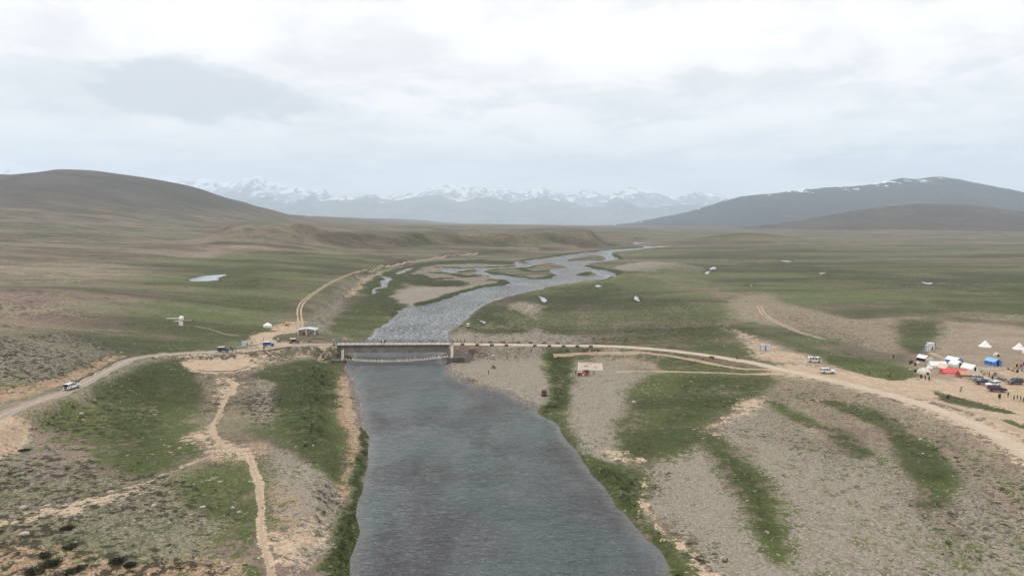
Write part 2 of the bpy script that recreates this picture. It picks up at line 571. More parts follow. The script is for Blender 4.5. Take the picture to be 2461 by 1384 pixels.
for st in ([(590, 1178), (750, 1135), (920, 1080), (1080, 1045), (1205, 1030)], [(1100, 1000), (1180, 1005), (1200, 1030)], [(660, 945), (800, 955), (900, 975), (960, 965)],
           [(540, 960), (620, 990), (760, 985)], [(700, 905), (900, 912), (1100, 905), (1230, 900)], [(850, 943), (920, 928), (990, 935)], [(1050, 940), (1200, 968), (1350, 988), (1450, 992), (1540, 965)],
           [(1100, 925), (1300, 915), (1420, 895), (1600, 905)], [(1300, 920), (1380, 940), (1500, 930)], [(1640, 855), (1760, 840), (1880, 835)], [(1720, 968), (1780, 945)], [(1300, 870), (1345, 874)],
           [(1280, 860), (1450, 838), (1650, 808), (1850, 790), (2050, 772), (2180, 765)], [(1960, 815), (2000, 850)], [(1760, 895), (1850, 912), (1960, 940), (1985, 960)], [(1900, 985), (1850, 1000)]):
    patch('lush', 1, 3.0, zoomA(st), False, 7.0)
    patch('grass', 1.15, 3.0, zoomA(st), False, 8.0)
# thin sparse growth mixed into the stony banks
patch('grass', .36, 10, [(-80, 1020), (150, 1000), (330, 870), (480, 862), (620, 900), (640, 1050), (620, 1300), (560, 1450), (-80, 1450)])
patch('grass', .28, 12, [(1500, 900), (1860, 905), (2100, 960), (2400, 1080), (2600, 1250), (2600, 1450), (2250, 1450), (2000, 1100), (1700, 1000)])
patch('grass', .33, 15, [(1740, 700), (1900, 720), (2240, 760), (2200, 880), (2000, 880), (1800, 850)])
patch('grass', .30, 10, [(-80, 800), (150, 800), (300, 848), (150, 905), (-80, 950)])
# green ground, right bank
strip = [(1312, 860), (1372, 862), (1366, 950), (1355, 1000), (1376, 1060), (1440, 1108), (1530, 1132), (1550, 1165), (1545, 1222), (1600, 1290), (1640, 1340), (1690, 1400), (1612, 1400), (1580, 1322), (1512, 1248), (1468, 1193), (1410, 1125), (1346, 1046), (1298, 995), (1325, 960), (1322, 900)]
patch('grass', 1, 2, strip)
patch('lush', .8, 2, [(1318, 865), (1368, 870), (1362, 950), (1340, 985), (1310, 990), (1330, 950), (1325, 900)])
patch('lush', .65, 2, [(1430, 1130), (1500, 1135), (1535, 1170), (1530, 1225), (1590, 1300), (1660, 1400), (1612, 1400), (1584, 1322), (1517, 1248), (1474, 1193)])
patch('grass', .92, 4, [(1590, 896), (1700, 893), (1850, 900), (1832, 940), (1790, 965), (1700, 1020), (1684, 1062), (1560, 1108), (1500, 1092), (1512, 1060), (1492, 1020), (1530, 965), (1510, 945), (1556, 905)])
patch('lush', .55, 4, [(1640, 905), (1840, 905), (1820, 940), (1770, 970), (1660, 1010), (1560, 1090), (1520, 1085), (1600, 1000)])
patch('grass', .9, 3, [(1688, 1030), (1742, 1060), (1795, 1112), (1850, 1190), (1880, 1290), (1882, 1345), (1848, 1310), (1808, 1240), (1768, 1160), (1718, 1090)])
patch('lush', .7, 3, [(1720, 1070), (1790, 1120), (1840, 1200), (1860, 1290), (1820, 1240), (1780, 1160)])
patch('grass', .9, 2.5, z4([(90, 0), (270, 60), (400, 120), (560, 190), (800, 250), (870, 350), (940, 430), (800, 440), (700, 350), (620, 230), (400, 170), (280, 100)]))
patch('lush', .55, 2.5, z4([(560, 190), (800, 250), (870, 350), (900, 420), (720, 330)]))
patch('grass', .55, 5, z4([(-40, 180), (200, 250), (480, 340), (700, 440), (830, 500), (780, 540), (600, 500), (400, 400), (200, 310), (-40, 240)]))
patch('grass', .95, 2.5, z4([(590, 10), (800, 60), (1000, 80), (1200, 240), (1400, 350), (1550, 520), (1690, 640), (1620, 700), (1560, 830), (1450, 850), (1380, 680), (1250, 540), (1130, 350), (1080, 230), (850, 120), (640, 60)]))
patch('lush', .6, 3, z4([(1100, 220), (1350, 340), (1520, 520), (1600, 640), (1420, 640), (1250, 480)]))
patch('grass', .5, 5, z4([(1240, 210), (1560, 320), (1780, 450), (2000, 600), (2158, 700), (2300, 800), (2158, 850), (2000, 680), (1750, 470), (1560, 370)]))
patch('grass', .5, 6, z4([(1430, 800), (1560, 820), (1650, 1000), (1700, 1250), (1600, 1250), (1480, 1000)]))
patch('grass', .9, 2, [(1620, 851), (1700, 862), (1845, 886), (1780, 886), (1690, 872), (1610, 860)])
patch('grass', .95, 2, [(1590, 866), (1640, 868), (1720, 882), (1820, 893), (1700, 892), (1590, 886)])
patch('grass', .72, 12, [(1395, 760), (1440, 720), (1480, 680), (1600, 690), (1745, 730), (1745, 800), (1812, 848), (1790, 864), (1700, 845), (1560, 829), (1470, 826), (1500, 800), (1420, 795)])
patch('lush', .35, 15, [(1500, 720), (1700, 760), (1760, 830), (1700, 840), (1600, 800)])
patch('grass', .8, 5, [(1290, 770), (1320, 735), (1390, 700), (1400, 760), (1380, 800), (1330, 800), (1310, 790)])
patch('grass', .85, 4, [(1120, 790), (1140, 756), (1170, 735), (1240, 745), (1300, 780), (1240, 800), (1180, 800)])
patch('lush', .7, 3, [(1130, 775), (1160, 745), (1200, 755), (1240, 790)])
patch('grass', .8, 8, [(1240, 712), (1340, 690), (1440, 676), (1520, 660), (1620, 680), (1500, 700), (1430, 730), (1330, 735)])
patch('lush', .55, 8, [(1320, 700), (1440, 680), (1500, 690), (1430, 720), (1340, 730)])
patch('grass', .8, 5, [(1740, 785), (1800, 790), (1900, 818), (2000, 848), (1960, 850), (1850, 812), (1750, 800)])
patch('grass', .95, 3, [(2000, 853), (2110, 870), (2195, 893), (2170, 912), (2080, 897), (1985, 868)])
patch('grass', .85, 6, [(2165, 770), (2245, 772), (2240, 810), (2215, 845), (2180, 832), (2160, 800)])
patch('grass', .95, 1.5, [(2250, 939), (2330, 962), (2440, 992), (2330, 976), (2270, 958)])
patch('grass', .7, 1.5, [(2395, 1004), (2440, 1012), (2480, 1028), (2440, 1024)])
patch('grass', .68, 40, [(1480, 680), (1600, 640), (1900, 630), (2600, 650), (2600, 740), (2400, 760), (2200, 755), (1950, 735), (1800, 700), (1600, 690)])
patch('lush', .75, 14, [(1680, 606), (1760, 612), (1900, 622), (1960, 640), (2150, 660), (2500, 690), (2500, 706), (2250, 696), (2050, 675), (1900, 655), (1750, 632), (1620, 622)])
patch('grass', .5, 60, [(1500, 600), (1800, 596), (2600, 600), (2600, 650), (1700, 640)])
# bare gravel bars and bare earth
patch('earth', .62, 12, [(1370, 856), (1600, 846), (1850, 880), (2200, 940), (2500, 1020), (2700, 1150), (2700, 1500), (1700, 1500), (1560, 1250), (1370, 1030)])
patch('earth', .55, 8, [(-80, 1000), (150, 935), (330, 860), (480, 850), (700, 836), (800, 850), (815, 960), (825, 1100), (800, 1260), (740, 1450), (-80, 1500)])
patch('shrub', .6, 25, [(760, 598), (870, 575), (1000, 562), (1150, 562), (1300, 560), (1420, 560), (1440, 585), (1300, 590), (1100, 594), (900, 600)])
patch('gravel', 1, 6, [(1075, 870), (1320, 855), (1330, 960), (1290, 985), (1180, 938), (1080, 890)])
patch('gravel', 1, 6, [(1370, 870), (1560, 895), (1520, 950), (1490, 1010), (1510, 1070), (1490, 1100), (1420, 1090), (1370, 1030), (1358, 980)])
patch('gravel', 1, 5, [(1690, 1062), (1620, 1080), (1560, 1120), (1552, 1190), (1570, 1250), (1650, 1300), (1760, 1400), (1960, 1420), (1880, 1340), (1810, 1240), (1750, 1140)])
patch('gravel', .9, 8, [(1700, 1020), (1800, 965), (1960, 1060), (2100, 1100), (2240, 1200), (2300, 1420), (1880, 1420), (1880, 1290), (1800, 1110)])
patch('gravel', .8, 8, [(2080, 1060), (2300, 1120), (2500, 1300), (2500, 1420), (2260, 1420), (2240, 1200)])
patch('gravel', 1, 3, zoomA([(500, 960), (620, 905), (800, 885), (1000, 878), (1250, 885), (1240, 905), (900, 915), (720, 928), (760, 948), (1000, 962), (1180, 1000), (1215, 1022), (1050, 1055), (850, 1100), (650, 1172), (500, 1195), (380, 1140), (370, 1095), (470, 1065), (620, 1045), (880, 1035), (640, 1000)]))
patch('gravel', .9, 6, [(1095, 800), (1150, 770), (1250, 725), (1300, 725), (1330, 760), (1300, 780), (1380, 800), (1385, 822), (1085, 822)])
patch('earth', .55, 15, [(1290, 780), (1420, 735), (1480, 760), (1420, 800)])
patch('gravel', .8, 6, [(760, 800), (720, 780), (760, 740), (800, 700), (850, 672), (830, 720), (800, 770), (800, 800)])
patch('gravel', .9, 3, [(1480, 640), (1560, 628), (1680, 640), (1690, 655), (1580, 655), (1500, 652)])
patch('gravel', .7, 5, [(1560, 660), (1640, 660), (1725, 680), (1660, 690), (1580, 676)])
patch('gravel', .8, 4, [(640, 905), (600, 910), (620, 1000), (660, 1010), (668, 960)])
patch('gravel', .85, 4, [(640, 1060), (740, 1100), (800, 1150), (810, 1210), (790, 1270), (740, 1384), (660, 1384), (640, 1200), (630, 1110)])
patch('gravel', .7, 5, [(130, 985), (300, 870), (390, 860), (330, 900), (250, 960), (150, 1020), (50, 1060)])
patch('gravel', .56, 8, [(-60, 1000), (130, 1040), (230, 1100), (400, 1160), (540, 1240), (560, 1320), (400, 1384), (-60, 1250)])
patch('gravel', .6, 8, [(-60, 800), (150, 800), (290, 845), (150, 905), (-60, 950)])
patch('earth', .9, 8, [(1742, 735), (1780, 712), (1850, 704), (1900, 728), (1960, 742), (2050, 765), (2200, 760), (2235, 772), (2165, 790), (2190, 838), (2100, 842), (1950, 800), (1850, 780), (1760, 765)])
patch('earth', 1, 4, [(1740, 778), (1790, 798), (1850, 826), (2000, 866), (2080, 898), (2180, 912), (1990, 888), (1860, 866), (1812, 848)])
patch('earth', 1, 6, [(2245, 778), (2330, 775), (2500, 800), (2500, 1000), (2350, 950), (2195, 905), (2195, 850), (2230, 830)])
patch('earth', .8, 10, [(2180, 715), (2260, 720), (2300, 745), (2500, 755), (2500, 775), (2280, 760)])
patch('earth', .6, 20, [(2340, 645), (2500, 640), (2500, 665), (2380, 660)])
patch('earth', .7, 3, [(1380, 740), (1410, 742), (1410, 770), (1385, 800), (1372, 800)])
patch('earth', .42, 30, [(-100, 700), (100, 700), (260, 720), (330, 770), (250, 800), (-100, 790)])
patch('earth', .45, 30, [(-100, 640), (150, 625), (330, 640), (420, 665), (330, 690), (100, 680), (-100, 690)])
patch('earth', .5, 20, [(420, 615), (520, 590), (620, 590), (700, 604), (560, 612), (520, 630)])
patch('earth', .6, 20, [(730, 760), (720, 740), (800, 690), (870, 660), (860, 680), (800, 715), (760, 760)])
# sand, dust and scraped ground
patch('sand', 1, 2, [(-60, 1004), (40, 1004), (68, 1012), (74, 1036), (44, 1066), (-60, 1110)])
patch('sand', .95, 2, [(440, 868), (520, 862), (600, 858), (618, 876), (560, 893), (480, 890)])
patch('sand', .5, 2.0, [(500, 905), (500, 905), (590, 905), (562, 950), (532, 990), (515, 1032), (495, 1035), (503, 1000), (520, 955), (520, 925)])
patch('sand', .62, 2.5, [(450, 1050), (500, 1030), (525, 1040), (560, 1065), (612, 1082), (600, 1098), (490, 1095), (500, 1075)])
patch('sand', .45, 1.5, [(478, 1100), (400, 1135), (330, 1172), (270, 1196), (150, 1225), (60, 1240), (-60, 1260)], False, 1.2)
patch('sand', .5, 3.0, [(330, 1172), (240, 1204), (120, 1232), (-60, 1268)], False, 3.0)
patch('sand', 1, .8, [(598, 1096), (606, 1120), (622, 1160), (627, 1220), (628, 1290), (640, 1340), (648, 1400)], False, .75)
patch('sand', .75, 4, [(640, 1290), (700, 1290), (760, 1250), (700, 1384), (650, 1384)])
patch('orange', .6, 5, [(625, 1150), (700, 1180), (720, 1300), (700, 1384), (640, 1384), (630, 1250)])
patch('sand', .9, 3, [(600, 808), (650, 797), (710, 793), (720, 800), (660, 806), (650, 818), (720, 826), (690, 832), (640, 836), (600, 832)])
patch('sand', .7, 3, [(660, 785), (720, 770), (730, 795), (690, 797)])
patch('sand', .42, 4, [(590, 850), (690, 838), (800, 858), (800, 868), (700, 868), (620, 876)])
patch('orange', 1, 1.6, [(808, 885), (832, 905), (846, 960), (862, 1020), (866, 1080), (852, 1130), (838, 1180), (818, 1200), (812, 1180), (828, 1120), (822, 1040), (812, 980), (804, 920)])
patch('orange', .95, 1.8, [(-60, 985), (60, 955), (150, 922), (230, 886), (300, 858), (340, 852), (250, 860), (150, 902), (60, 925), (-60, 948)])
patch('orange', .8, 4, [(-60, 1300), (200, 1320), (400, 1340), (560, 1335), (600, 1350), (560, 1400), (-60, 1420)])
patch('orange', .7, 3, [(480, 1090), (560, 1090), (610, 1100), (600, 1130), (540, 1120), (480, 1110)])
patch('orange', .6, 2.5, [(600, 1110), (640, 1100), (660, 1070), (620, 1060), (580, 1075)])
patch('orange', 1, 1.5, [(880, 795), (905, 770), (935, 745), (942, 752), (915, 775), (890, 798)])
patch('orange', .7, 2, [(815, 800), (850, 806), (860, 815), (830, 818)])
patch('sand', 1, 4, [(1865, 884), (1930, 876), (2030, 893), (2120, 906), (2200, 910), (2350, 925), (2500, 935), (2500, 1060), (2350, 992), (2250, 965), (2120, 935), (2000, 915), (1920, 905)])
patch('sand', .5, 4, [(2340, 880), (2500, 900), (2500, 1000), (2380, 960), (2300, 930)])
patch('sand', .66, 6, [(1880, 890), (1960, 905), (2080, 933), (2200, 966), (2330, 1014), (2461, 1085), (2600, 1190)], False, 5.5)
patch('sand', .5, 3, [(380, 853), (537, 846), (650, 836), (720, 830), (800, 828)], False, 4.5)
patch('sand', .8, 2, [(1545, 1140), (1565, 1240), (1640, 1310), (1740, 1400), (1700, 1400), (1615, 1310), (1540, 1235)])
patch('sand', .6, 3, [(1690, 1025), (1760, 980), (1820, 955), (1840, 965), (1780, 1000), (1720, 1040)])
patch('sand', .6, 2.5, [(1460, 1075), (1520, 1090), (1570, 1108), (1520, 1112), (1470, 1100)])
patch('sand', .6, 4, [(1745, 790), (1820, 808), (1860, 835), (1990, 870), (1880, 870), (1812, 852), (1780, 812)])
patch('sand', .5, 3, [(880, 660), (850, 690), (830, 710), (850, 712), (880, 685), (910, 660), (990, 635), (1035, 628), (960, 640)])
patch('sand', .8, 1.2, [(548, 908), (560, 930), (540, 965), (522, 1000), (508, 1030), (530, 1062), (580, 1085), (600, 1097)], False, 1.1)
# dark low shrubs
patch('shrub', 1, 4, [(-60, 1230), (160, 1250), (280, 1300), (400, 1330), (520, 1340), (420, 1400), (-60, 1420)])
patch('shrub', .8, 4, [(90, 1010), (200, 985), (280, 940), (350, 890), (430, 880), (330, 930), (290, 1000), (260, 1060), (140, 1050)])
patch('shrub', .7, 5, [(-60, 800), (150, 800), (290, 845), (150, 905), (-60, 950)])
patch('shrub', .75, 6, [(-60, 1080), (150, 1070), (300, 1120), (480, 1140), (540, 1240), (300, 1250), (-60, 1200)])
patch('shrub', .7, 2, [(740, 1170), (790, 1165), (815, 1210), (790, 1260), (750, 1230)])
patch('shrub', .8, 2, [(590, 950), (670, 945), (680, 1010), (600, 1020)])
patch('shrub', .5, 4, z4([(1240, 210), (1560, 320), (1780, 450), (2000, 600), (2158, 700), (2300, 900), (2000, 800), (1750, 600), (1500, 500)]))
patch('shrub', .45, 4, z4([(1430, 800), (1900, 820), (2200, 1000), (2200, 1300), (1700, 1300), (1480, 1000)]))
patch('shrub', .6, 3, z4([(300, -60), (600, 0), (1000, 80), (1300, 200), (1000, 200), (600, 60)]))
patch('shrub', .7, 2, [(1430, 1060), (1460, 1062), (1455, 1070), (1425, 1068)])
patch('shrub', .6, 10, [(1840, 740), (2000, 780), (2100, 830), (2000, 820), (1880, 780)])
patch('shrub', .8, 2, [(1640, 1300), (1680, 1310), (1760, 1384), (1700, 1384)])
patch('shrub', .75, 5, zoomA([(480, 960), (620, 905), (1000, 878), (1250, 885), (1240, 905), (900, 915), (720, 928), (760, 948), (1000, 962), (1180, 1000), (1215, 1022), (900, 1050), (640, 1045), (470, 1015)]))
patch('shrub', .6, 8, [(1100, 800), (1180, 745), (1300, 720), (1480, 690), (1700, 740), (1740, 800), (1560, 820), (1300, 822)])
patch('shrub', .5, 20, [(700, 770), (760, 735), (830, 700), (820, 740), (790, 790), (760, 800)])

for st in ([(2250, 937), (2330, 960), (2445, 992), (2330, 979), (2268, 960)], [(2390, 1002), (2440, 1011), (2490, 1030), (2440, 1025)], [(1995, 852), (2110, 870), (2195, 893), (2170, 913), (2080, 899), (1980, 870)]):
    patch('cleared', 1, 1.2, st)
patch_w = []
allp = np.array([q for p in PATCH for q in p[3]], float)
allw = ground_at(allp)
i0 = 0
for kind, strength, soft, pts, closed, hw in PATCH:
    w = allw[i0:i0 + len(pts)]
    i0 += len(pts)
    patch_w.append((kind, strength, soft, smooth_line(w, 3, closed), closed, hw))

# ------------------------------------------------------------------ the ground sheet
us = np.concatenate([np.linspace(-1.5, -0.84, 60, endpoint=False), np.linspace(-0.84, 0.84, 760), np.linspace(0.84, 1.5, 61)[1:]])
ys = [62.0]
while ys[-1] < 30000:
    y = ys[-1]
    step = 2.6 * y * y / (52.0 * FOCAL)
    cap = 0.7 if 252 < y < 292 else (9.0 if y < 3000 else (40.0 if y < 6000 else 600.0))
    ys.append(y + min(max(step, 0.12), cap))
ys = np.array(ys)
GX = us[None, :] * ys[:, None]
GY = np.broadcast_to(ys[:, None], GX.shape).copy()
GZ, GD = H0(GX, GY)
cover = {k: np.zeros_like(GX) for k in ('grass', 'lush', 'gravel', 'earth', 'sand', 'orange', 'shrub', 'cleared')}
amp = np.clip(0.0045 * GY, 0.6, 12.0)
WX = GX + amp * 2.2 * fbm(GX, GY, 7.0, 3, 71) + amp * 2.0 * fbm(GX, GY, 26.0, 2, 73)
WY = GY + amp * 3.0 * fbm(GX, GY, 7.0, 3, 72) + amp * 3.0 * fbm(GX, GY, 26.0, 2, 74)
for kind, strength, soft, w, closed, hw in patch_w:
    fr = soft * 2 + 4.0
    if closed:
        d = sdist(WX, WY, w, fr + 10)
        m = sstep(d, -soft * (2.0 if kind == 'grass' else 1.5), soft * (0.9 if kind == 'grass' else 1.3))
    else:
        dd, _, _ = seg_dist(GX * 0.5 + WX * 0.5, GY * 0.5 + WY * 0.5, w, False, fr + hw + 10)
        m = sstep(dd, hw + soft * 0.5, hw - soft * 0.5)
    cover[kind] = np.maximum(cover[kind], m * strength * (0.86 if kind == 'grass' else 1.0))
cover['sand'] = cover['sand'] * (1 - cover['cleared'])      # grass islands left in the dusty yard
# soft relief, none of it on the roads
on_road = np.zeros_like(GX)
for k, (p3, hw) in road_w.items():
    dr, _, _ = seg_dist(GX, GY, p3[:, :2], False, 20.0)
    on_road = np.maximum(on_road, sstep(dr, hw + 2.5, hw + 0.5))
micro = 0.5 * fbm(GX, GY, 9.0, 4, 81) + 0.16 * fbm(GX, GY, 1.7, 2, 85)
relief = np.where(GD > 1.0, sstep(GD, 1.0, 1.0 + np.clip(GY / 30.0, 2, 60)) * micro * np.clip(200.0 / GY, 0.3, 1.0) * (0.7 + 0.6 * cover['shrub']) * (1 - 0.8 * cover['sand']), 0)
GZ = GZ + relief * (1 - on_road)
lumps = np.maximum(0, fbm(GX, GY, 3.2, 3, 91) + 0.25)
nearbank = sstep(GD, 0.2, 1.5)
GZ = GZ + np.where(GD > 0.2, cover['lush'] * lumps * nearbank * np.clip(0.9 - GY / 900.0, 0.0, 0.9), 0) - 0.35 * cover['grass'] * sstep(GD, 6, 14) * (GY < 600) * (1 - on_road)


# ------------------------------------------------------------------ ground material
def add_attr(me, name, chans):
    a = me.color_attributes.new(name, 'FLOAT_COLOR', 'POINT')
    a.data.foreach_set('color', np.stack([c.reshape(-1) for c in chans], -1).astype(np.float32).ravel())


def ground_material():
    m, n, b = material('meadow_and_gravel')
    P = n.new('ShaderNodeNewGeometry').outputs['Position']
    P = n.scaled(P, (1, 1, 1.0))
    a1 = n.new('ShaderNodeVertexColor', layer_name='cover')
    a2 = n.new('ShaderNodeVertexColor', layer_name='soil')
    s1 = n.new('ShaderNodeSeparateColor'); n.link(a1.outputs[0], s1.inputs[0])
    s2 = n.new('ShaderNodeSeparateColor'); n.link(a2.outputs[0], s2.inputs[0])
    grass, lush, shrub, sand = s1.outputs[0], s1.outputs[1], s1.outputs[2], a1.outputs['Alpha']
    gravel, earth, orange, shingle = s2.outputs[0], s2.outputs[1], s2.outputs[2], a2.outputs['Alpha']
    n_big = n.noise(P, 0.010, 4, 0.55)          # 100 m
    n_mid = n.noise(P, 0.055, 5, 0.6, 0.4)      # 18 m
    n_sml = n.noise(P, 0.35, 5, 0.65)           # 3 m
    n_fin = n.noise(P, 2.0, 4, 0.7)             # 0.5 m
    n_str = n.noise(n.scaled(P, (0.35, 1.0, 1.0)), 0.030, 5, 0.6, 0.6)   # long streaks across the valley
    c = lambda v: n.math('SUBTRACT', v, 0.5)
    n_tuft = n.noise(P, 0.85, 4, 0.7, 0.3)      # 1.2 m tufts and gaps
    edge = n.math('ADD', n.math('ADD', n.math('MULTIPLY', c(n_sml), 2.3), n.math('MULTIPLY', c(n_fin), 1.6)), n.math('ADD', n.math('MULTIPLY', c(n_mid), 1.3), n.math('MULTIPLY', c(n_tuft), 2.4)))

    def soft(attr, lo=0.43, hi=0.57, k=1.0):
        return n.step(n.math('ADD', attr, n.math('MULTIPLY', edge, k)), lo, hi)
    # open slope: thin brown turf over stony soil
    wide = n.noise(n.scaled(P, (0.5, 1.0, 1.0)), 0.0035, 5, 0.6, 0.5)
    turf = n.mix(n.step(n_str, 0.43, 0.56), (0.160, 0.120, 0.088), (0.112, 0.104, 0.060))
    turf = n.mix(n.step(n_mid, 0.47, 0.58, 0, 0.6), turf, (0.084, 0.100, 0.044))
    turf = n.mix(n.step(n_big, 0.49, 0.58, 0, 0.65), turf, (0.086, 0.108, 0.046))
    turf = n.mix(n.step(wide, 0.51, 0.58, 0, 0.6), turf, (0.150, 0.112, 0.084))
    turf = n.mix(n.step(n_sml, 0.50, 0.64, 0, 0.55), turf, (0.170, 0.128, 0.096))
    dots = n.noise(n.scaled(P, (0.6, 1.0, 1.0)), 0.14, 5, 0.7)
    turf = n.mix(n.step(dots, 0.565, 0.61, 0, 0.65), turf, (0.036, 0.033, 0.020))
    lanes = n.noise(n.scaled(P, (0.25, 1.0, 1.0)), 0.012, 6, 0.65, 0.8)
    turf = n.mul(turf, n.step(lanes, 0.38, 0.62, 0.56, 1.16))
    turf = n.mul(turf, (1.08, 1.07, 1.20))
    zz = n.new('ShaderNodeSeparateXYZ'); n.link(P, zz.inputs[0])
    scree = n.math('ADD', zz.outputs[2], n.math('MULTIPLY', c(n_big), 120.0))
    turf = n.mix(n.step(scree, 45.0, 150.0, 0, 0.85), turf, n.mix(n.step(wide, 0.4, 0.6), (0.060, 0.055, 0.056), (0.086, 0.078, 0.074)))
    fine = n.step(n_fin, 0.30, 0.70, 0.66, 1.30)
    # bare earth
    dirt = n.mix(n.step(n_mid, 0.3, 0.7), (0.205, 0.160, 0.120), (0.275, 0.222, 0.172))
    dirt = n.mix(n.step(n_str, 0.52, 0.72, 0, 0.5), dirt, (0.165, 0.140, 0.098))
    col = n.mix(soft(earth), turf, dirt)
    # gravel: cobbles in mixed greys and pinks
    vcol = n.voronoi(P, 3.2, out='Color')
    vs = n.new('ShaderNodeSeparateColor'); n.link(vcol, vs.inputs[0])
    vd = n.voronoi(P, 3.2)
    peb = n.mix(vs.outputs[0], (0.225, 0.190, 0.150), (0.300, 0.257, 0.208))
    peb = n.mix(n.step(vs.outputs[1], 0.93, 0.95, 0, 0.5), peb, (0.46, 0.42, 0.37))
    peb = n.mix(n.step(vd, 0.30, 0.52, 0, 0.26), peb, (0.085, 0.072, 0.058))
    peb = n.mix(n.step(n_mid, 0.35, 0.7, 0, 0.55), peb, (0.270, 0.228, 0.180))
    peb = n.mix(n.step(n_sml, 0.50, 0.78, 0, 0.45), peb, (0.170, 0.145, 0.110))
    peb = n.mul(peb, (0.91, 0.94, 0.96))
    col = n.mix(soft(gravel), col, peb)
    # scraped sand and orange subsoil
    sandc = n.mix(n.step(n_sml, 0.3, 0.7), (0.320, 0.245, 0.170), (0.400, 0.315, 0.228))
    orac = n.mix(n.step(n_sml, 0.3, 0.7), (0.225, 0.148, 0.096), (0.350, 0.250, 0.172))
    orac = n.mix(n.step(vs.outputs[1], 0.86, 0.9, 0, 0.5), orac, (0.45, 0.38, 0.31))
    col = n.mix(soft(orange), col, orac)
    # grass
    gr = n.mix(n.step(n_sml, 0.3, 0.72), (0.038, 0.042, 0.015), (0.074, 0.077, 0.032))
    gr = n.mix(n.step(n_mid, 0.46, 0.66, 0, 0.6), gr, (0.094, 0.086, 0.042))
    gr = n.mix(n.step(n_fin, 0.54, 0.66, 0, 0.65), gr, (0.128, 0.110, 0.066))
    gr = n.mul(gr, n.step(n_tuft, 0.38, 0.62, 0.72, 1.25))
    gr = n.mix(n.step(dots, 0.54, 0.62, 0, 0.55), gr, (0.104, 0.088, 0.050))
    gr = n.mul(gr, n.step(lanes, 0.40, 0.60, 0.72, 1.25))
    gr = n.mul(gr, (0.82, 1.02, 0.78))
    dk = n.mix(n.step(n_fin, 0.35, 0.65), (0.017, 0.024, 0.007), (0.046, 0.058, 0.018))
    gr = n.mix(n.step(n.math('ADD', lush, n.math('MULTIPLY', edge, 0.8)), 0.30, 0.80), gr, dk)
    col = n.mix(soft(grass, 0.44, 0.56), col, gr)
    col = n.mix(n.step(n.math('ADD', sand, n.math('MULTIPLY', edge, 0.7)), 0.36, 0.62), col, sandc)
    # low dark shrubs and dwarf juniper mats
    sh = n.math('ADD', n.noise(P, 0.55, 5, 0.68), n.math('MULTIPLY', c(n_fin), 0.16))
    thr = n.math('MULTIPLY', shrub, 0.135)
    shm = n.math('MULTIPLY', n.step(n.math('ADD', sh, thr), 0.625, 0.665), n.step(shrub, 0.05, 0.3))
    col = n.mix(n.math('MULTIPLY', shm, 0.88), col, (0.028, 0.026, 0.015))
    # wet shingle at the water's edge
    col = n.mix(n.math('MULTIPLY', n.step(n.math('ADD', shingle, n.math('MULTIPLY', edge, 0.5)), 0.3, 0.7), 0.85), col, n.mix(vs.outputs[0], (0.060, 0.053, 0.046), (0.23, 0.205, 0.18)))
    col = n.mul(col, fine)
    n.link(col, b.inputs['Base Color'])
    b.inputs['Roughness'].default_value = 0.95
    b.inputs['Specular IOR Level'].default_value = 0.12
    hgt = n.math('ADD', n.math('MULTIPLY', n_sml, 0.9), n.math('MULTIPLY', n_fin, 0.35))
    hgt = n.math('ADD', hgt, n.math('MULTIPLY', shm, 0.5))
    hgt = n.math('ADD', hgt, n.math('ADD', n.math('MULTIPLY', n_mid, 4.0), n.math('MULTIPLY', n_str, 8.0)))
    n.link(n.bump(hgt, 0.55, 0.55), b.inputs['Normal'])
    return m


PONDS = [
    ([(455, 670), (470, 663), (500, 661), (543, 660), (540, 663), (522, 668), (520, 674), (470, 675)], 'pale pond lying in the green valley floor left of the river'),
    ([(1294, 710), (1303, 714), (1312, 716), (1314, 722), (1306, 724), (1300, 720)], 'small bright pool near the group of people on the far bank'),
    ([(1524, 714), (1530, 712), (1537, 721), (1530, 723)], 'small bright pool alone in the meadow beyond the causeway'),
    ([(1693, 655), (1703, 651), (1706, 653), (1700, 659)], 'tiny bright pool, lower one of a pair beyond the meadow'),
    ([(1703, 645), (1716, 642), (1718, 645), (1708, 648)], 'tiny bright pool, upper one of a pair beyond the meadow'),
    ([(1430, 686), (1440, 684), (1446, 687), (1434, 689)], 'thin bright pool beside the river bend'),
    ([(1793, 684), (1802, 684), (1813, 685), (1803, 687)], 'thin bright pool lying across the right meadow, nearer one'),
    ([(1876, 626), (1890, 626), (1903, 628), (1890, 629)], 'thin bright pool far out on the right meadow'),
    ([(1972, 655), (1980, 655), (1980, 658), (1972, 658)], 'speck of bright water in the middle of the right meadow'),
    ([(2210, 675), (2228, 679), (2250, 679), (2230, 682)], 'thin bright pool near the right edge of the meadow'),
    ([(1153, 770), (1162, 771), (1168, 774), (1160, 776)], 'small bright pool beside the white car on the far bank'),
]
pond_w = []
for pts, lab in PONDS:
    w = smooth_line(ground_at(pts), 6)
    w = w + (np.stack([fbm(w[:, 0], w[:, 1], 5.0, 3, 301), fbm(w[:, 0], w[:, 1], 5.0, 3, 303)], 1) * np.array([2.0, 6.0]) * (w[:, 1:2] / 500.0))
    dp = sdist(GX, GY, w, 60.0)
    near_p = dp > -12.0
    level = float(np.percentile(GZ[dp > -1.5], 40)) if (dp > -1.5).any() else float(H0(w[:, 0], w[:, 1])[0].mean())
    blend = sstep(dp, -12.0, -2.0)
    GZ = np.where(near_p, GZ * (1 - blend) + (level + 0.05) * blend, GZ)
    GZ = np.where(dp > 0.0, level - np.clip(dp * 0.2, 0.02, 0.4), GZ)
    rim = sstep(dp, -5.0, -0.5)
    cover['lush'] = np.maximum(cover['lush'], rim * 0.8)
    cover['grass'] = np.maximum(cover['grass'], rim * 0.9)
    pond_w.append((w, level, lab))

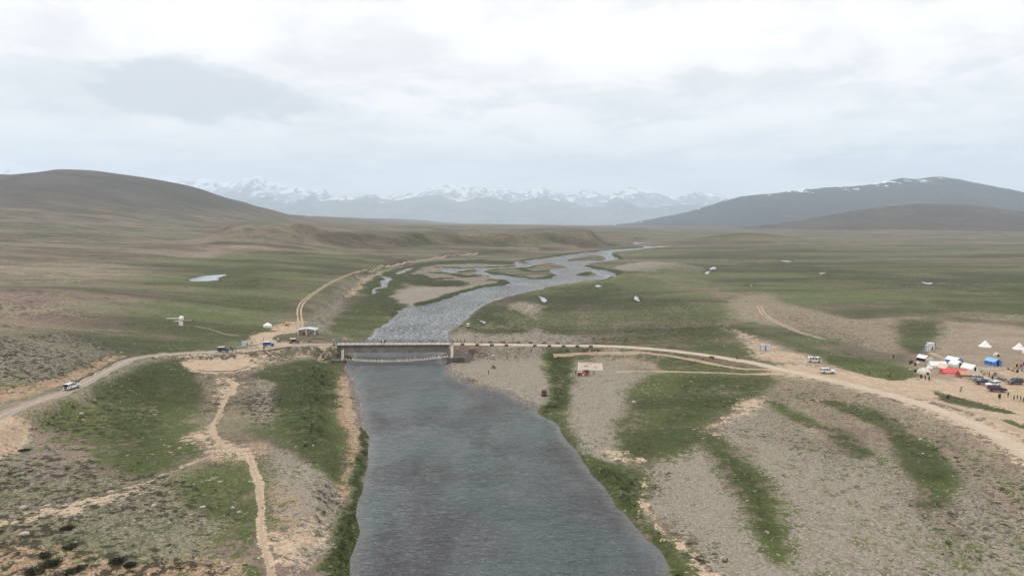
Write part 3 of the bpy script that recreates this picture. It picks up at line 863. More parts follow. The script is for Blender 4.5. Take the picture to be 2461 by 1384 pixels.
M_GROUND = ground_material()
shingle = sstep(GD, 3.0, 0.3) * (1 - np.clip(1.3 * np.maximum(cover['lush'], cover['grass']), 0, 1)) * (GD > -3)
ground = grid_obj('ground', GX, GY, GZ, M_GROUND)
add_attr(ground.data, 'cover', (cover['grass'], cover['lush'], cover['shrub'], cover['sand']))
add_attr(ground.data, 'soil', (cover['gravel'], cover['earth'], cover['orange'], shingle))
tag(ground, 'stony high plain with patches of grass, gravel bars and bare earth', kind='structure')


def height(x, y):
    """height of the finished ground sheet"""
    x = np.asarray(x, float); y = np.asarray(y, float)
    fi = np.interp(y, ys, np.arange(len(ys)))
    fj = np.interp(x / y, us, np.arange(len(us)))
    i = np.clip(fi.astype(int), 0, len(ys) - 2); j = np.clip(fj.astype(int), 0, len(us) - 2)
    ti, tj = fi - i, fj - j
    return (GZ[i, j] * (1 - tj) + GZ[i, j + 1] * tj) * (1 - ti) + (GZ[i + 1, j] * (1 - tj) + GZ[i + 1, j + 1] * tj) * ti


def spot(u, v):
    """where the sight line meets the finished ground: x, y, z"""
    a, b = ray(u, v)
    yy = np.exp(np.linspace(math.log(70), math.log(4500), 4000))
    g = CAM_Z + b * yy - np.maximum(height(a * yy, yy), -0.2)
    k = int((g <= 0).argmax())
    y = yy[max(k, 1)]
    return float(a * y), float(y), float(height(a * y, y))


# ------------------------------------------------------------------ water
def water_material():
    m, n, b = material('river_water')
    P = n.new('ShaderNodeNewGeometry').outputs['Position']
    dep = n.new('ShaderNodeVertexColor', layer_name='depth')
    ds = n.new('ShaderNodeSeparateColor'); n.link(dep.outputs[0], ds.inputs[0])
    flow = n.noise(n.scaled(P, (1.0, 0.35, 1)), 0.055, 5, 0.6, 0.8)        # current lines along the stream
    patchy = n.noise(P, 0.025, 4, 0.55, 0.8)
    bed = n.mix(n.step(n.math('ADD', patchy, n.math('MULTIPLY', ds.outputs[0], 0.12)), 0.50, 0.66), (0.052, 0.053, 0.058), (0.044, 0.064, 0.063))
    bed = n.mix(n.step(flow, 0.42, 0.66, 0, 0.5), bed, (0.074, 0.077, 0.084))
    bed = n.mix(n.step(ds.outputs[0], 0.22, 0.0, 0, 0.6), bed, (0.110, 0.102, 0.092))     # shallows over shingle
    foam_glint = n.noise(n.scaled(P, (0.6, 1.3, 1)), 0.8, 5, 0.7, 0.5)
    py = n.new('ShaderNodeSeparateXYZ'); n.link(P, py.inputs[0])
    rapid_glint = n.step(py.outputs[1], 268.0, 320.0)            # broken water upstream of the bridge, with sky glints painted in as foam
    fo = n.math('ADD', foam_glint, n.math('MULTIPLY', rapid_glint, 0.17))
    bed = n.mix(n.math('MULTIPLY', n.step(fo, 0.68, 0.78, 0, 0.8), n.step(n.math('ADD', flow, n.math('MULTIPLY', rapid_glint, 0.2)), 0.45, 0.6)), bed, (0.55, 0.57, 0.60))
    n.link(bed, b.inputs['Base Color'])
    b.inputs['Roughness'].default_value = 0.10
    b.inputs['IOR'].default_value = 1.333
    w1 = n.noise(n.scaled(P, (0.6, 1.3, 1)), 0.36, 1.5, 0.4, 2.0)
    w2 = n.noise(n.scaled(P, (0.7, 1.4, 1)), 1.0, 2.0, 0.5, 1.5)
    hgt = n.math('ADD', n.math('MULTIPLY', w1, 1.5), n.math('MULTIPLY', w2, 0.6))
    calm = n.step(n.math('ADD', patchy, n.math('MULTIPLY', flow, 0.6)), 0.62, 0.95, 1.0, 0.35)
    hgt = n.math('MULTIPLY', hgt, n.math('MULTIPLY', calm, n.step(ds.outputs[0], 0.0, 0.4, 0.35, 1.0)))
    n.link(n.bump(hgt, 1.0, 0.85), b.inputs['Normal'])
    return m


M_WATER = water_material()
wy = np.concatenate([np.linspace(62, 330, 170), np.exp(np.linspace(math.log(332), math.log(2500), 130))])
wu = np.linspace(0, 1, 90)
lo = np.array([GX[np.abs(ys - y).argmin()][np.nonzero(GD[np.abs(ys - y).argmin()] < 0)[0]].min() if (GD[np.abs(ys - y).argmin()] < 0).any() else 0 for y in wy])
hi = np.array([GX[np.abs(ys - y).argmin()][np.nonzero(GD[np.abs(ys - y).argmin()] < 0)[0]].max() if (GD[np.abs(ys - y).argmin()] < 0).any() else 0 for y in wy])
ok = (hi - lo) > 0
wy, lo, hi = wy[ok], lo[ok] - 3, hi[ok] + 3
RX = lo[:, None] + (hi - lo)[:, None] * wu[None, :]
RY = np.broadcast_to(wy[:, None], RX.shape)
river = grid_obj('river', RX, RY, np.zeros_like(RX), M_WATER)
dw = np.clip(-shore(RX, RY) / 14.0, 0, 1)
add_attr(river.data, 'depth', (dw, dw, dw, np.ones_like(dw)))
tag(river, 'wide choppy grey-blue river braiding away towards the mountains', kind='structure')

M_POND = plain('still_water', (0.16, 0.16, 0.16), 0.05, 0.05, 0.1, spec=0.9)
for w, level, lab in pond_w:
    cx, cy = w.mean(0)
    ring = [(x, y, level) for x, y in w] + [(cx + (x - cx) * 1.02, cy + (y - cy) * 1.02, level - 0.5) for x, y in w]
    k = len(w)
    o = mesh_obj('pond', ring, [tuple(range(k))] + [(i, i + k, (i + 1) % k + k, (i + 1) % k) for i in range(k)], M_POND)
    tag(o, lab, kind='structure')


# ------------------------------------------------------------------ far hills and mountains
def rock_material(name, low, high, snow_lo, snow_hi, snow_amount, nscale, snow_noise=1.0):
    m, n, b = material(name)
    geo = n.new('ShaderNodeNewGeometry')
    P = geo.outputs['Position']
    sp = n.new('ShaderNodeSeparateXYZ'); n.link(P, sp.inputs[0])
    sn = n.new('ShaderNodeSeparateXYZ'); n.link(geo.outputs['Normal'], sn.inputs[0])
    f = n.noise(P, nscale, 6, 0.6, 0.3)
    f2 = n.noise(P, nscale * 6, 5, 0.65)
    col = n.mix(n.step(f, 0.3, 0.7), low, high)
    col = n.mul(col, n.step(f2, 0.2, 0.8, 0.7, 1.3))
    if snow_amount:
        cr = n.new('ShaderNodeVertexColor', layer_name='crest')
        cs_ = n.new('ShaderNodeSeparateColor'); n.link(cr.outputs[0], cs_.inputs[0])
        st = n.noise(n.scaled(P, (1, 0.45, 0.45)), nscale * 3.2, 7, 0.72, 0.6)
        k = n.math('ADD', cs_.outputs[0], n.math('MULTIPLY', n.math('SUBTRACT', st, 0.5), snow_noise))
        k = n.math('ADD', k, n.math('MULTIPLY', n.math('SUBTRACT', sn.outputs[2], 0.80), 0.5))
        col = n.mix(n.math('MULTIPLY', n.step(k, snow_lo, snow_hi), snow_amount), col, (0.86, 0.88, 0.90))
    n.link(col, b.inputs['Base Color'])
    b.inputs['Roughness'].default_value = 0.95
    b.inputs['Specular IOR Level'].default_value = 0.1
    n.link(n.bump(f2, 0.6, 0.12 / nscale), b.inputs['Normal'])
    return m


def massif(name, crest, dist, front, back, mat, label, base=-20.0, spur=0.0, spur_size=900.0, cols=420, rows=70, seed=1, jag=0.0, ulim=(-700, 3200), power=1.15):
    """mountain whose skyline was surveyed as crest (u, v) at the given range"""
    c = np.array(crest, float)
    U = np.linspace(ulim[0], ulim[1], cols)
    xs = (U - 1230.5) / FOCAL * dist
    cz = np.interp(U, c[:, 0], lift(c[:, 1], dist))
    cz = cz + jag * ridged(xs, xs * 0 + 7.0, 260.0, 4, seed)
    t = np.concatenate([np.linspace(-1, 0, rows), np.linspace(0, 1, 14)[1:]])
    X = np.broadcast_to(xs[None, :], (len(t), cols)).copy()
    Yv = dist + np.where(t < 0, t * front, t * back)
    Y = np.broadcast_to(Yv[:, None], X.shape).copy()
    prof = (1 - np.abs(t)) ** power
    Z = base + np.maximum(cz[None, :] - base, 0) * prof[:, None]
    side = np.sin(np.clip(1 - np.abs(t), 0, 1) * math.pi)[:, None]
    rel = np.clip((cz[None, :] - base) / (np.max(cz) - base), 0, 1)
    Z = Z + spur * ridged(X, Y * 0.45, spur_size, 5, seed + 3) * side * rel
    o = grid_obj(name, X, Y, Z, mat)
    cf = np.broadcast_to((1 - np.abs(t))[:, None], X.shape) * ((0.35 + 0.65 * rel) if dist > 20000 else 1.0)
    add_attr(o.data, 'crest', (cf, cf, cf, np.ones_like(cf)))
    tag(o, label, kind='structure')
    return o


M_HILL = rock_material('brown_hill', (0.062, 0.052, 0.044), (0.088, 0.074, 0.058), 0, 1, 0, 0.004)
M_BLUE = rock_material('dark_mountain', (0.050, 0.049, 0.054), (0.066, 0.062, 0.063), 1.12, 1.155, 0.95, 0.0022, 0.95)
M_FOOT = rock_material('hazed_foothill_rock', (0.17, 0.19, 0.20), (0.23, 0.24, 0.25), 1.05, 1.13, 0.8, 0.0012, 0.8)  # pale bluish rock tone, distance haze painted into the colour
M_SNOW = rock_material('hazed_snow_mountain', (0.20, 0.22, 0.24), (0.27, 0.28, 0.29), 0.64, 0.80, 0.85, 0.0012, 2.0)  # rock lightened and snow dulled, so the colour itself carries far haze
massif('hill', [(900, 560), (1500, 556), (1700, 551), (1800, 545), (1873, 538), (1940, 527), (2040, 508), (2123, 497), (2207, 490), (2290, 491), (2373, 498), (2461, 512), (2600, 530), (2800, 548)],
       4400, 1900, 2300, M_HILL, 'bare rounded brown hill in front of the blue mountain', spur=14, spur_size=420, seed=5, power=1.5, jag=2)
massif('mountain', [(1200, 556), (1400, 546), (1500, 538), (1570, 525), (1640, 512), (1707, 493), (1740, 482), (1773, 473), (1807, 470), (1873, 464), (1923, 456), (1973, 453), (2057, 448), (2107, 440),
                    (2157, 430), (2190, 432), (2233, 426), (2257, 427), (2290, 432), (2357, 447), (2407, 458), (2461, 470), (2700, 500), (2900, 545)],
       9000, 3600, 3500, M_BLUE, 'long blue mountain with snow streaks along its crest', spur=55, spur_size=900, seed=9, jag=6, power=1.25)
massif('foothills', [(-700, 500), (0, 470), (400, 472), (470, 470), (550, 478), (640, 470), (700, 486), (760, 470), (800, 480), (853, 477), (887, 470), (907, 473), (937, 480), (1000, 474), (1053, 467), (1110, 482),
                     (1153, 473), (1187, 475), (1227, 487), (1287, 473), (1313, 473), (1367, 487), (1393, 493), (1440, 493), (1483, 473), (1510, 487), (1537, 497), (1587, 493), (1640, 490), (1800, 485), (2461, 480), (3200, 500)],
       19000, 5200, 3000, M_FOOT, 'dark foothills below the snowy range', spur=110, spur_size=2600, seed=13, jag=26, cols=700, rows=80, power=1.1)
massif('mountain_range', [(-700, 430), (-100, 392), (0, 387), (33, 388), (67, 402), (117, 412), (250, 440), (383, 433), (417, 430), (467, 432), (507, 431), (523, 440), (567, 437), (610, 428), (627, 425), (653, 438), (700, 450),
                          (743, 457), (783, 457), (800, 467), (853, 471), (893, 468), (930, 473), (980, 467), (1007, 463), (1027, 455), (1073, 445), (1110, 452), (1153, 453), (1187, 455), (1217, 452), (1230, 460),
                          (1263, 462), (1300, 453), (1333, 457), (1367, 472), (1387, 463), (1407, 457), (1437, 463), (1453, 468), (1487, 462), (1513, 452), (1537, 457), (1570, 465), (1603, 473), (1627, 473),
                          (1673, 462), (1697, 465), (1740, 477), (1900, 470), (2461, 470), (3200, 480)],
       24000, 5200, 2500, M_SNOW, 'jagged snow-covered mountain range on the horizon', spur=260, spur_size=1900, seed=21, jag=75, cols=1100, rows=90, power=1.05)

# ------------------------------------------------------------------ air
hz = material('haze')[0]
ht = hz.node_tree
for nd in list(ht.nodes):
    if nd.type == 'BSDF_PRINCIPLED':
        ht.nodes.remove(nd)
pv = ht.nodes.new('ShaderNodeVolumePrincipled')
pv.inputs['Color'].default_value = (0.71, 0.86, 1.0, 1)
pv.inputs['Density'].default_value = 5.5e-5
pv.inputs['Anisotropy'].default_value = 0.0
ht.links.new(pv.outputs[0], next(x for x in ht.nodes if x.type == 'OUTPUT_MATERIAL').inputs['Volume'])
hx, y0, y1, z0, z1 = 46500.0, -400.0, 30500.0, -22.0, 2420.0
hv = [(sx * hx, yy, zz) for zz in (z0, z1) for yy in (y0, y1) for sx in (-1, 1)]
haze = mesh_obj('haze', hv, [(0, 2, 3, 1), (4, 5, 7, 6), (0, 1, 5, 4), (2, 6, 7, 3), (0, 4, 6, 2), (1, 3, 7, 5)], hz)
tag(haze, kind='stuff')

# ------------------------------------------------------------------ building kit
class MB:
    def __init__(self):
        self.v, self.f = [], []

    def add(self, verts, faces):
        o = len(self.v)
        self.v += [tuple(p) for p in verts]
        self.f += [tuple(i + o for i in fc) for fc in faces]
        return self

    def box(self, x0, x1, y0, y1, z0, z1, ch=0.0):
        """box with chamfered vertical and top edges when ch > 0"""
        if ch <= 0:
            v = [(x, y, z) for z in (z0, z1) for x, y in ((x0, y0), (x1, y0), (x1, y1), (x0, y1))]
            return self.add(v, [(3, 2, 1, 0), (4, 5, 6, 7), (0, 1, 5, 4), (1, 2, 6, 5), (2, 3, 7, 6), (3, 0, 4, 7)])
        ring = lambda e, z: [(x0 + e + ch, y0 + e, z), (x1 - e - ch, y0 + e, z), (x1 - e, y0 + e + ch, z), (x1 - e, y1 - e - ch, z),
                             (x1 - e - ch, y1 - e, z), (x0 + e + ch, y1 - e, z), (x0 + e, y1 - e - ch, z), (x0 + e, y0 + e + ch, z)]
        return self.rings([ring(0, z0), ring(0, z1 - ch), ring(ch, z1)])

    def rings(self, rs, cap0=True, cap1=True):
        k = len(rs[0])
        v = [p for r in rs for p in r]
        f = []
        for i in range(len(rs) - 1):
            for j in range(k):
                f.append((i * k + j, i * k + (j + 1) % k, (i + 1) * k + (j + 1) % k, (i + 1) * k + j))
        if cap0:
            f.append(tuple(range(k))[::-1])
        if cap1:
            f.append(tuple(range((len(rs) - 1) * k, len(rs) * k)))
        return self.add(v, f)

    def tube(self, p0, p1, r0, r1=None, n=8):
        r1 = r0 if r1 is None else r1
        a, b = Vector(p0), Vector(p1)
        q = (b - a).to_track_quat('Z', 'Y')
        rs = []
        for c, r in ((a, r0), (b, r1)):
            rs.append([tuple(c + q @ Vector((r * math.cos(t), r * math.sin(t), 0))) for t in (2 * math.pi * i / n for i in range(n))])
        return self.rings(rs)

    def lathe(self, prof, n=16, c=(0, 0), axis='z', wob=0.0, seed=0):
        rr = random.Random(seed)
        rs = []
        for r, z in prof:
            rs.append([(c[0] + r * math.cos(t) * (1 + wob * (rr.random() - .5)), c[1] + r * math.sin(t) * (1 + wob * (rr.random() - .5)), z) for t in (2 * math.pi * i / n for i in range(n))])
        if axis == 'y':
            rs = [[(x - c[0], z, y - c[1]) for x, y, z in r] for r in rs]
        return self.rings(rs)

    def extrude(self, outline, hw, narrow=None):
        """side outline (x, z) carried across y; narrow(x, z) scales the half width"""
        k = len(outline)
        w = [(hw if narrow is None else hw * narrow(x, z)) for x, z in outline]
        v = [(x, -w[i], z) for i, (x, z) in enumerate(outline)] + [(x, w[i], z) for i, (x, z) in enumerate(outline)]
        f = [(i, (i + 1) % k, (i + 1) % k + k, i + k) for i in range(k)]
        f += [tuple(range(k))[::-1], tuple(range(k, 2 * k))]
        return self.add(v, f)

    def build(self, name, mat, parent=None, smooth=False):
        o = mesh_obj(name, self.v, self.f, mat, parent, smooth)
        bm = bmesh.new(); bm.from_mesh(o.data)
        bmesh.ops.recalc_face_normals(bm, faces=bm.faces)
        bm.to_mesh(o.data); bm.free()
        return o


def empty(name, loc=(0, 0, 0), rz=0.0):
    o = bpy.data.objects.new(name, None)
    o.empty_display_size = 0.5
    o.location = loc
    o.rotation_euler = (0, 0, rz)
    COL.objects.link(o)
    return o


def copy_tree(o, parent=None):
    c = o.copy()
    COL.objects.link(c)
    if parent is not None:
        c.parent = parent
    for ch in list(o.children):
        copy_tree(ch, c)
    return c


def put(o, u, v, heading=0.0, dz=0.0):
    x, y, z = spot(u, v)
    o.location = (x, y, z + dz)
    o.rotation_euler = (0, 0, math.radians(heading))
    return o


def paint(name, col, rough=0.35):
    return plain(name, col, rough, 0.10, 1.5, spec=0.5)


M = {
    'white_paint': paint('white_paint', (0.72, 0.73, 0.74)), 'silver': paint('silver_paint', (0.42, 0.44, 0.46)), 'blue': paint('blue_paint', (0.010, 0.055, 0.34)),
    'navy': paint('navy_paint', (0.012, 0.022, 0.055)), 'maroon': paint('maroon_paint', (0.055, 0.010, 0.014)), 'dark_red': paint('dark_red_paint', (0.10, 0.018, 0.012)),
    'orange': paint('orange_paint', (0.62, 0.13, 0.025)), 'red': paint('red_paint', (0.42, 0.030, 0.035)), 'black': paint('black_paint', (0.018, 0.019, 0.021)),
    'graphite': paint('graphite_paint', (0.040, 0.043, 0.048)), 'cream': paint('cream_paint', (0.60, 0.55, 0.47)), 'grey_paint': paint('grey_paint', (0.22, 0.23, 0.26)),
    'glass': plain('dark_glass', (0.012, 0.014, 0.017), 0.08, 0.1, 1, spec=0.7), 'tyre': plain('tyre_rubber', (0.016, 0.016, 0.016), 0.9),
    'rim': plain('rim_metal', (0.30, 0.30, 0.31), 0.4, metal=0.6), 'chrome': plain('bumper_metal', (0.25, 0.25, 0.26), 0.35, metal=0.7), 'lamp_red': plain('tail_lamp', (0.40, 0.02, 0.02), 0.2),
    'lamp': plain('head_lamp', (0.65, 0.65, 0.62), 0.15), 'canvas_dark': plain('dark_canvas', (0.085, 0.072, 0.062), 0.9), 'canvas_white': plain('white_canvas', (0.70, 0.69, 0.66), 0.85, 0.06, 2.0, bump=0.05),
    'canvas_cream': plain('cream_canvas', (0.56, 0.47, 0.38), 0.88, 0.08, 2.0, bump=0.05), 'canvas_grey': plain('grey_canvas', (0.34, 0.315, 0.29), 0.9, 0.12, 3.0, bump=0.05),
    'canvas_pale': plain('pale_canvas', (0.55, 0.51, 0.46), 0.9, 0.1, 3.0, bump=0.05), 'canvas_red': plain('red_canvas', (0.60, 0.10, 0.095), 0.85, 0.08, 2.0, bump=0.05),
    'canvas_blue': plain('blue_canvas', (0.075, 0.19, 0.55), 0.85, 0.1, 2.0, bump=0.04), 'canvas_sky': plain('light_blue_canvas', (0.20, 0.42, 0.78), 0.85, 0.08, 2.0, bump=0.04),
    'canvas_tan': plain('tan_canvas', (0.38, 0.28, 0.195), 0.9, 0.1, 2.0, bump=0.05), 'canvas_rust': plain('rust_canvas', (0.30, 0.085, 0.045), 0.9, 0.12, 2.0, bump=0.05),
    'opening': plain('dark_interior', (0.012, 0.011, 0.011), 1.0), 'green_cloth': plain('dark_green_cloth', (0.012, 0.05, 0.035), 0.9),
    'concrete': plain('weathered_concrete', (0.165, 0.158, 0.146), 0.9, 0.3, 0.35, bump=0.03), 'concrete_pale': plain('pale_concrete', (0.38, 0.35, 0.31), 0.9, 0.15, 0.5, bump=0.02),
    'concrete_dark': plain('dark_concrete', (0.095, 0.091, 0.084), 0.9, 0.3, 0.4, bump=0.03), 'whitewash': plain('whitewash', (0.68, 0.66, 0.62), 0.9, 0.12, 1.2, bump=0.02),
    'rail_paint': plain('dark_rail_paint', (0.045, 0.045, 0.05), 0.6), 'wood': plain('grey_wood', (0.20, 0.16, 0.12), 0.9, 0.25, 3), 'picket': plain('white_slat', (0.66, 0.64, 0.60), 0.9, 0.15, 2),
    'cable': plain('steel_cable', (0.12, 0.12, 0.12), 0.5, metal=0.5), 'clay': plain('tan_clay', (0.42, 0.27, 0.155), 0.95, 0.12, 2, bump=0.04), 'door_red': plain('rust_red_door', (0.19, 0.045, 0.025), 0.7, 0.2, 3),
    'sheet': plain('grey_sheet_metal', (0.42, 0.42, 0.44), 0.5, 0.08, 2), 'sheet_white': plain('white_sheet_metal', (0.62, 0.64, 0.67), 0.5, 0.08, 2), 'sheet_blue': plain('grey_blue_sheet', (0.30, 0.36, 0.43), 0.5, 0.08, 2),
    'sign_blue': plain('pale_blue_sign', (0.50, 0.64, 0.70), 0.6, 0.06, 4), 'sign_red': plain('red_sign_print', (0.42, 0.03, 0.04), 0.7), 'barrel': plain('rusty_drum', (0.085, 0.028, 0.018), 0.8, 0.3, 5),
    'bin': plain('dark_bin', (0.02, 0.022, 0.02), 0.8), 'skin': plain('skin', (0.24, 0.13, 0.085), 0.7), 'hair': plain('dark_hair', (0.012, 0.010, 0.009), 0.8), 'shoe': plain('dark_shoe', (0.02, 0.018, 0.016), 0.8),
    'fur_dark': plain('dark_fur', (0.020, 0.017, 0.015), 0.95, 0.3, 8), 'rock': plain('boulder_stone', (0.34, 0.30, 0.26), 0.95, 0.25, 2.5, bump=0.08),
}
CLOTH = {k: plain('cloth_' + k, c, 0.95, 0.12, 6) for k, c in {
    'black': (0.016, 0.016, 0.018), 'charcoal': (0.045, 0.045, 0.05), 'brown': (0.075, 0.05, 0.035), 'white': (0.66, 0.65, 0.62), 'beige': (0.40, 0.33, 0.25), 'red': (0.42, 0.03, 0.03), 'coral': (0.55, 0.13, 0.13),
    'yellow': (0.62, 0.42, 0.06), 'orange': (0.60, 0.17, 0.05), 'blue': (0.05, 0.10, 0.28), 'grey': (0.18, 0.18, 0.19), 'pink': (0.50, 0.24, 0.24), 'olive': (0.09, 0.085, 0.045), 'navy': (0.02, 0.026, 0.05)}.items()}


def masonry(name, c0, c1, mortar, scale):
    m, n, b = material(name)
    P = n.new('ShaderNodeTexCoord').outputs['Object']
    v = n.new('ShaderNodeTexVoronoi', feature='F1'); n.link(P, v.inputs['Vector']); v.inputs['Scale'].default_value = scale
    e = n.voronoi(P, scale, 'DISTANCE_TO_EDGE')
    s = n.new('ShaderNodeSeparateColor'); n.link(v.outputs['Color'], s.inputs[0])
    col = n.mix(s.outputs[0], c0, c1)
    col = n.mix(n.step(e, 0.0, 0.09, 1, 0), col, mortar)
    col = n.mul(col, n.step(n.noise(P, scale * 0.2, 4), 0.3, 0.7, 0.75, 1.2))
    n.link(col, b.inputs['Base Color'])
    b.inputs['Roughness'].default_value = 0.95
    n.link(n.bump(n.step(e, 0, 0.15), 0.8, 0.06), b.inputs['Normal'])
    return m


M['rubble'] = masonry('rubble_masonry', (0.085, 0.072, 0.062), (0.24, 0.205, 0.175), (0.06, 0.052, 0.045), 2.6)
M['hut_stone'] = masonry('hut_stone', (0.16, 0.145, 0.135), (0.30, 0.275, 0.255), (0.12, 0.11, 0.10), 3.2)

# ------------------------------------------------------------------ roads and tracks
def road_material(name, base0, base1, rut, rut_amount, rut_pos):
    m, n, b = material(name)
    P = n.new('ShaderNodeNewGeometry').outputs['Position']
    uv = n.new('ShaderNodeVertexColor', layer_name='across')
    s = n.new('ShaderNodeSeparateColor'); n.link(uv.outputs[0], s.inputs[0])
    f = n.noise(P, 0.25, 5, 0.65); g = n.noise(P, 1.8, 4, 0.7)
    col = n.mix(n.step(f, 0.3, 0.7), base0, base1)
    off = n.math('ADD', s.outputs[0], n.math('MULTIPLY', n.math('SUBTRACT', f, 0.5), 0.35))
    d = n.math('ABSOLUTE', n.math('SUBTRACT', n.math('ABSOLUTE', n.math('SUBTRACT', off, 0.5)), rut_pos))
    rf = n.math('MULTIPLY', n.math('MULTIPLY', n.step(d, 0.15, 0.03), n.step(n.math('ADD', g, n.math('MULTIPLY', f, 0.7)), 0.70, 0.95)), rut_amount)
    col = n.mix(rf, col, rut)
    col = n.mul(col, n.step(g, 0.2, 0.8, 0.82, 1.18))
    n.link(col, b.inputs['Base Color'])
    b.inputs['Roughness'].default_value = 0.9
    b.inputs['Specular IOR Level'].default_value = 0.2
    n.link(n.bump(g, 0.5, 0.1), b.inputs['Normal'])
    return m


def ribbon(name, line, hw, mat, label, lift_=0.05, jitter=0.35, z=None, k=7, seed=3, offset=0.0):
    """strip draped on the ground along a line of x, y"""
    seg = np.linalg.norm(np.diff(line[:, :2], axis=0), axis=1)
    cum = np.concatenate([[0], np.cumsum(seg)])
    npt = max(8, int(cum[-1] / 1.2))
    npt = min(npt, 420)
    t = np.linspace(0, cum[-1], npt)
    cx, cy = np.interp(t, cum, line[:, 0]), np.interp(t, cum, line[:, 1])
    tx, ty = np.gradient(cx), np.gradient(cy)
    ln = np.hypot(tx, ty) + 1e-9
    nx, ny = -ty / ln, tx / ln
    a = np.linspace(-1, 1, k)
    jl = hw * (1 + jitter * 1.6 * vnoise(t / 4.0, t * 0, seed)) + 0 * t
    jr = hw * (1 + jitter * 1.6 * vnoise(t / 4.0, t * 0 + 5, seed + 1))
    wdt = np.where(a[None, :] < 0, jl[:, None], jr[:, None])
    ox = a[None, :] * wdt + offset
    X = cx[:, None] + nx[:, None] * ox
    Y = cy[:, None] + ny[:, None] * ox
    Z = height(X, Y)
    if z is not None:
        Z = np.maximum(Z, np.interp(t, cum, z)[:, None])
    Z = Z + lift_ - 0.09 * np.abs(a[None, :]) ** 6
    o = grid_obj(name, X, Y, Z, mat)
    col = o.data.color_attributes.new('across', 'FLOAT_COLOR', 'POINT')
    av = np.broadcast_to((a[None, :] + 1) / 2, X.shape).reshape(-1)
    col.data.foreach_set('color', np.stack([av, av, av, np.ones_like(av)], -1).astype(np.float32).ravel())
    tag(o, label, kind='structure')
    return o


M_RGREY = road_material('worn_grey_road', (0.265, 0.220, 0.175), (0.345, 0.290, 0.238), (0.130, 0.118, 0.118), 0.75, 0.22)
M_RPALE = road_material('pale_dusty_road', (0.360, 0.295, 0.225), (0.430, 0.360, 0.285), (0.29, 0.24, 0.19), 0.3, 0.25)
M_TRACK = road_material('dirt_track', (0.285, 0.215, 0.150), (0.36, 0.285, 0.205), (0.25, 0.19, 0.13), 0.2, 0.2)
p3, hw = road_w['left']
ribbon('road', p3, 2.7, M_RGREY, 'rutted grey mountain road climbing the left bank to the bridge', z=p3[:, 2])
p3, hw = road_w['right']
ribbon('road', p3, 3.0, M_RPALE, 'pale dusty road on the causeway from the bridge to the camp', z=p3[:, 2], jitter=0.12)


def track(pts, hw, label, twin=0.0, mat=None, seed=9):
    w = smooth_line(ground_at(pts), 5, False)
    for _ in range(6):
        w[1:-1] = (w[:-2] + w[1:-1] * 2 + w[2:]) / 4
    mat = mat or M_TRACK
    if not twin:
        return ribbon('dirt_track', w, hw, mat, label, 0.06, 0.5, seed=seed)
    a = ribbon('dirt_track', w, hw, mat, label, 0.06, 0.4, seed=seed, offset=-twin)
    b = ribbon('wheel_rut', w, hw, mat, None, 0.06, 0.4, seed=seed + 5, offset=twin)
    del b['kind']
    b.parent = a
    return a


track([(722, 792), (722, 775), (719, 755), (720, 738), (735, 718), (765, 697), (795, 678), (830, 663), (870, 650), (920, 637)], 0.55, 'twin-rut dirt track running up the left bank past the stone hut', 0.95)
track([(920, 637), (980, 628), (1060, 617), (1150, 608)], 1.3, 'pale far end of the left bank track below the bluff')
track([(722, 792), (700, 797), (660, 803), (640, 812), (650, 824), (680, 832)], 2.0, 'sandy spur looping from the hut track to the road')
track([(1330, 853), (1400, 849), (1500, 847), (1580, 850), (1650, 860), (1720, 874), (1800, 886), (1870, 890)], 0.8, 'sandy track below the causeway leading to the road junction')
track([(1480, 893), (1600, 891), (1700, 893), (1780, 896), (1850, 896), (1900, 897)], 1.1, 'sandy track crossing the grass from the gravel bar')
track([(1825, 735), (1832, 750), (1850, 765), (1890, 785), (1930, 800), (1980, 815)], 0.6, 'faint curved wheel track on the bare ground beyond the road', 1.0)
track([(1255, 752), (1268, 745), (1275, 738), (1272, 732)], 0.4, 'short curved wheel marks on the grey gravel by the river', 0.8)
track([(2000, 903), (2120, 935), (2220, 955), (2330, 985), (2400, 1012), (2480, 1050)], 1.6, 'sandy track beside the causeway road in front of the camp')
track([(2236, 846), (2270, 862), (2320, 885), (2370, 905), (2400, 915)], 1.0, 'worn path between the tents and the parked cars')
track([(600, 1097), (606, 1120), (622, 1160), (627, 1220), (628, 1290), (640, 1340), (650, 1400)], 0.26, 'narrow footpath winding down the left bank in the foreground')
track([(548, 908), (560, 930), (540, 965), (522, 1000), (508, 1030), (530, 1062), (580, 1085)], 0.5, 'sandy path from the scraped lot down the left bank')
track([(470, 783), (490, 787), (505, 790), (525, 797), (545, 803), (575, 806)], 0.3, 'thin footpath in the grass towards the round white dome')

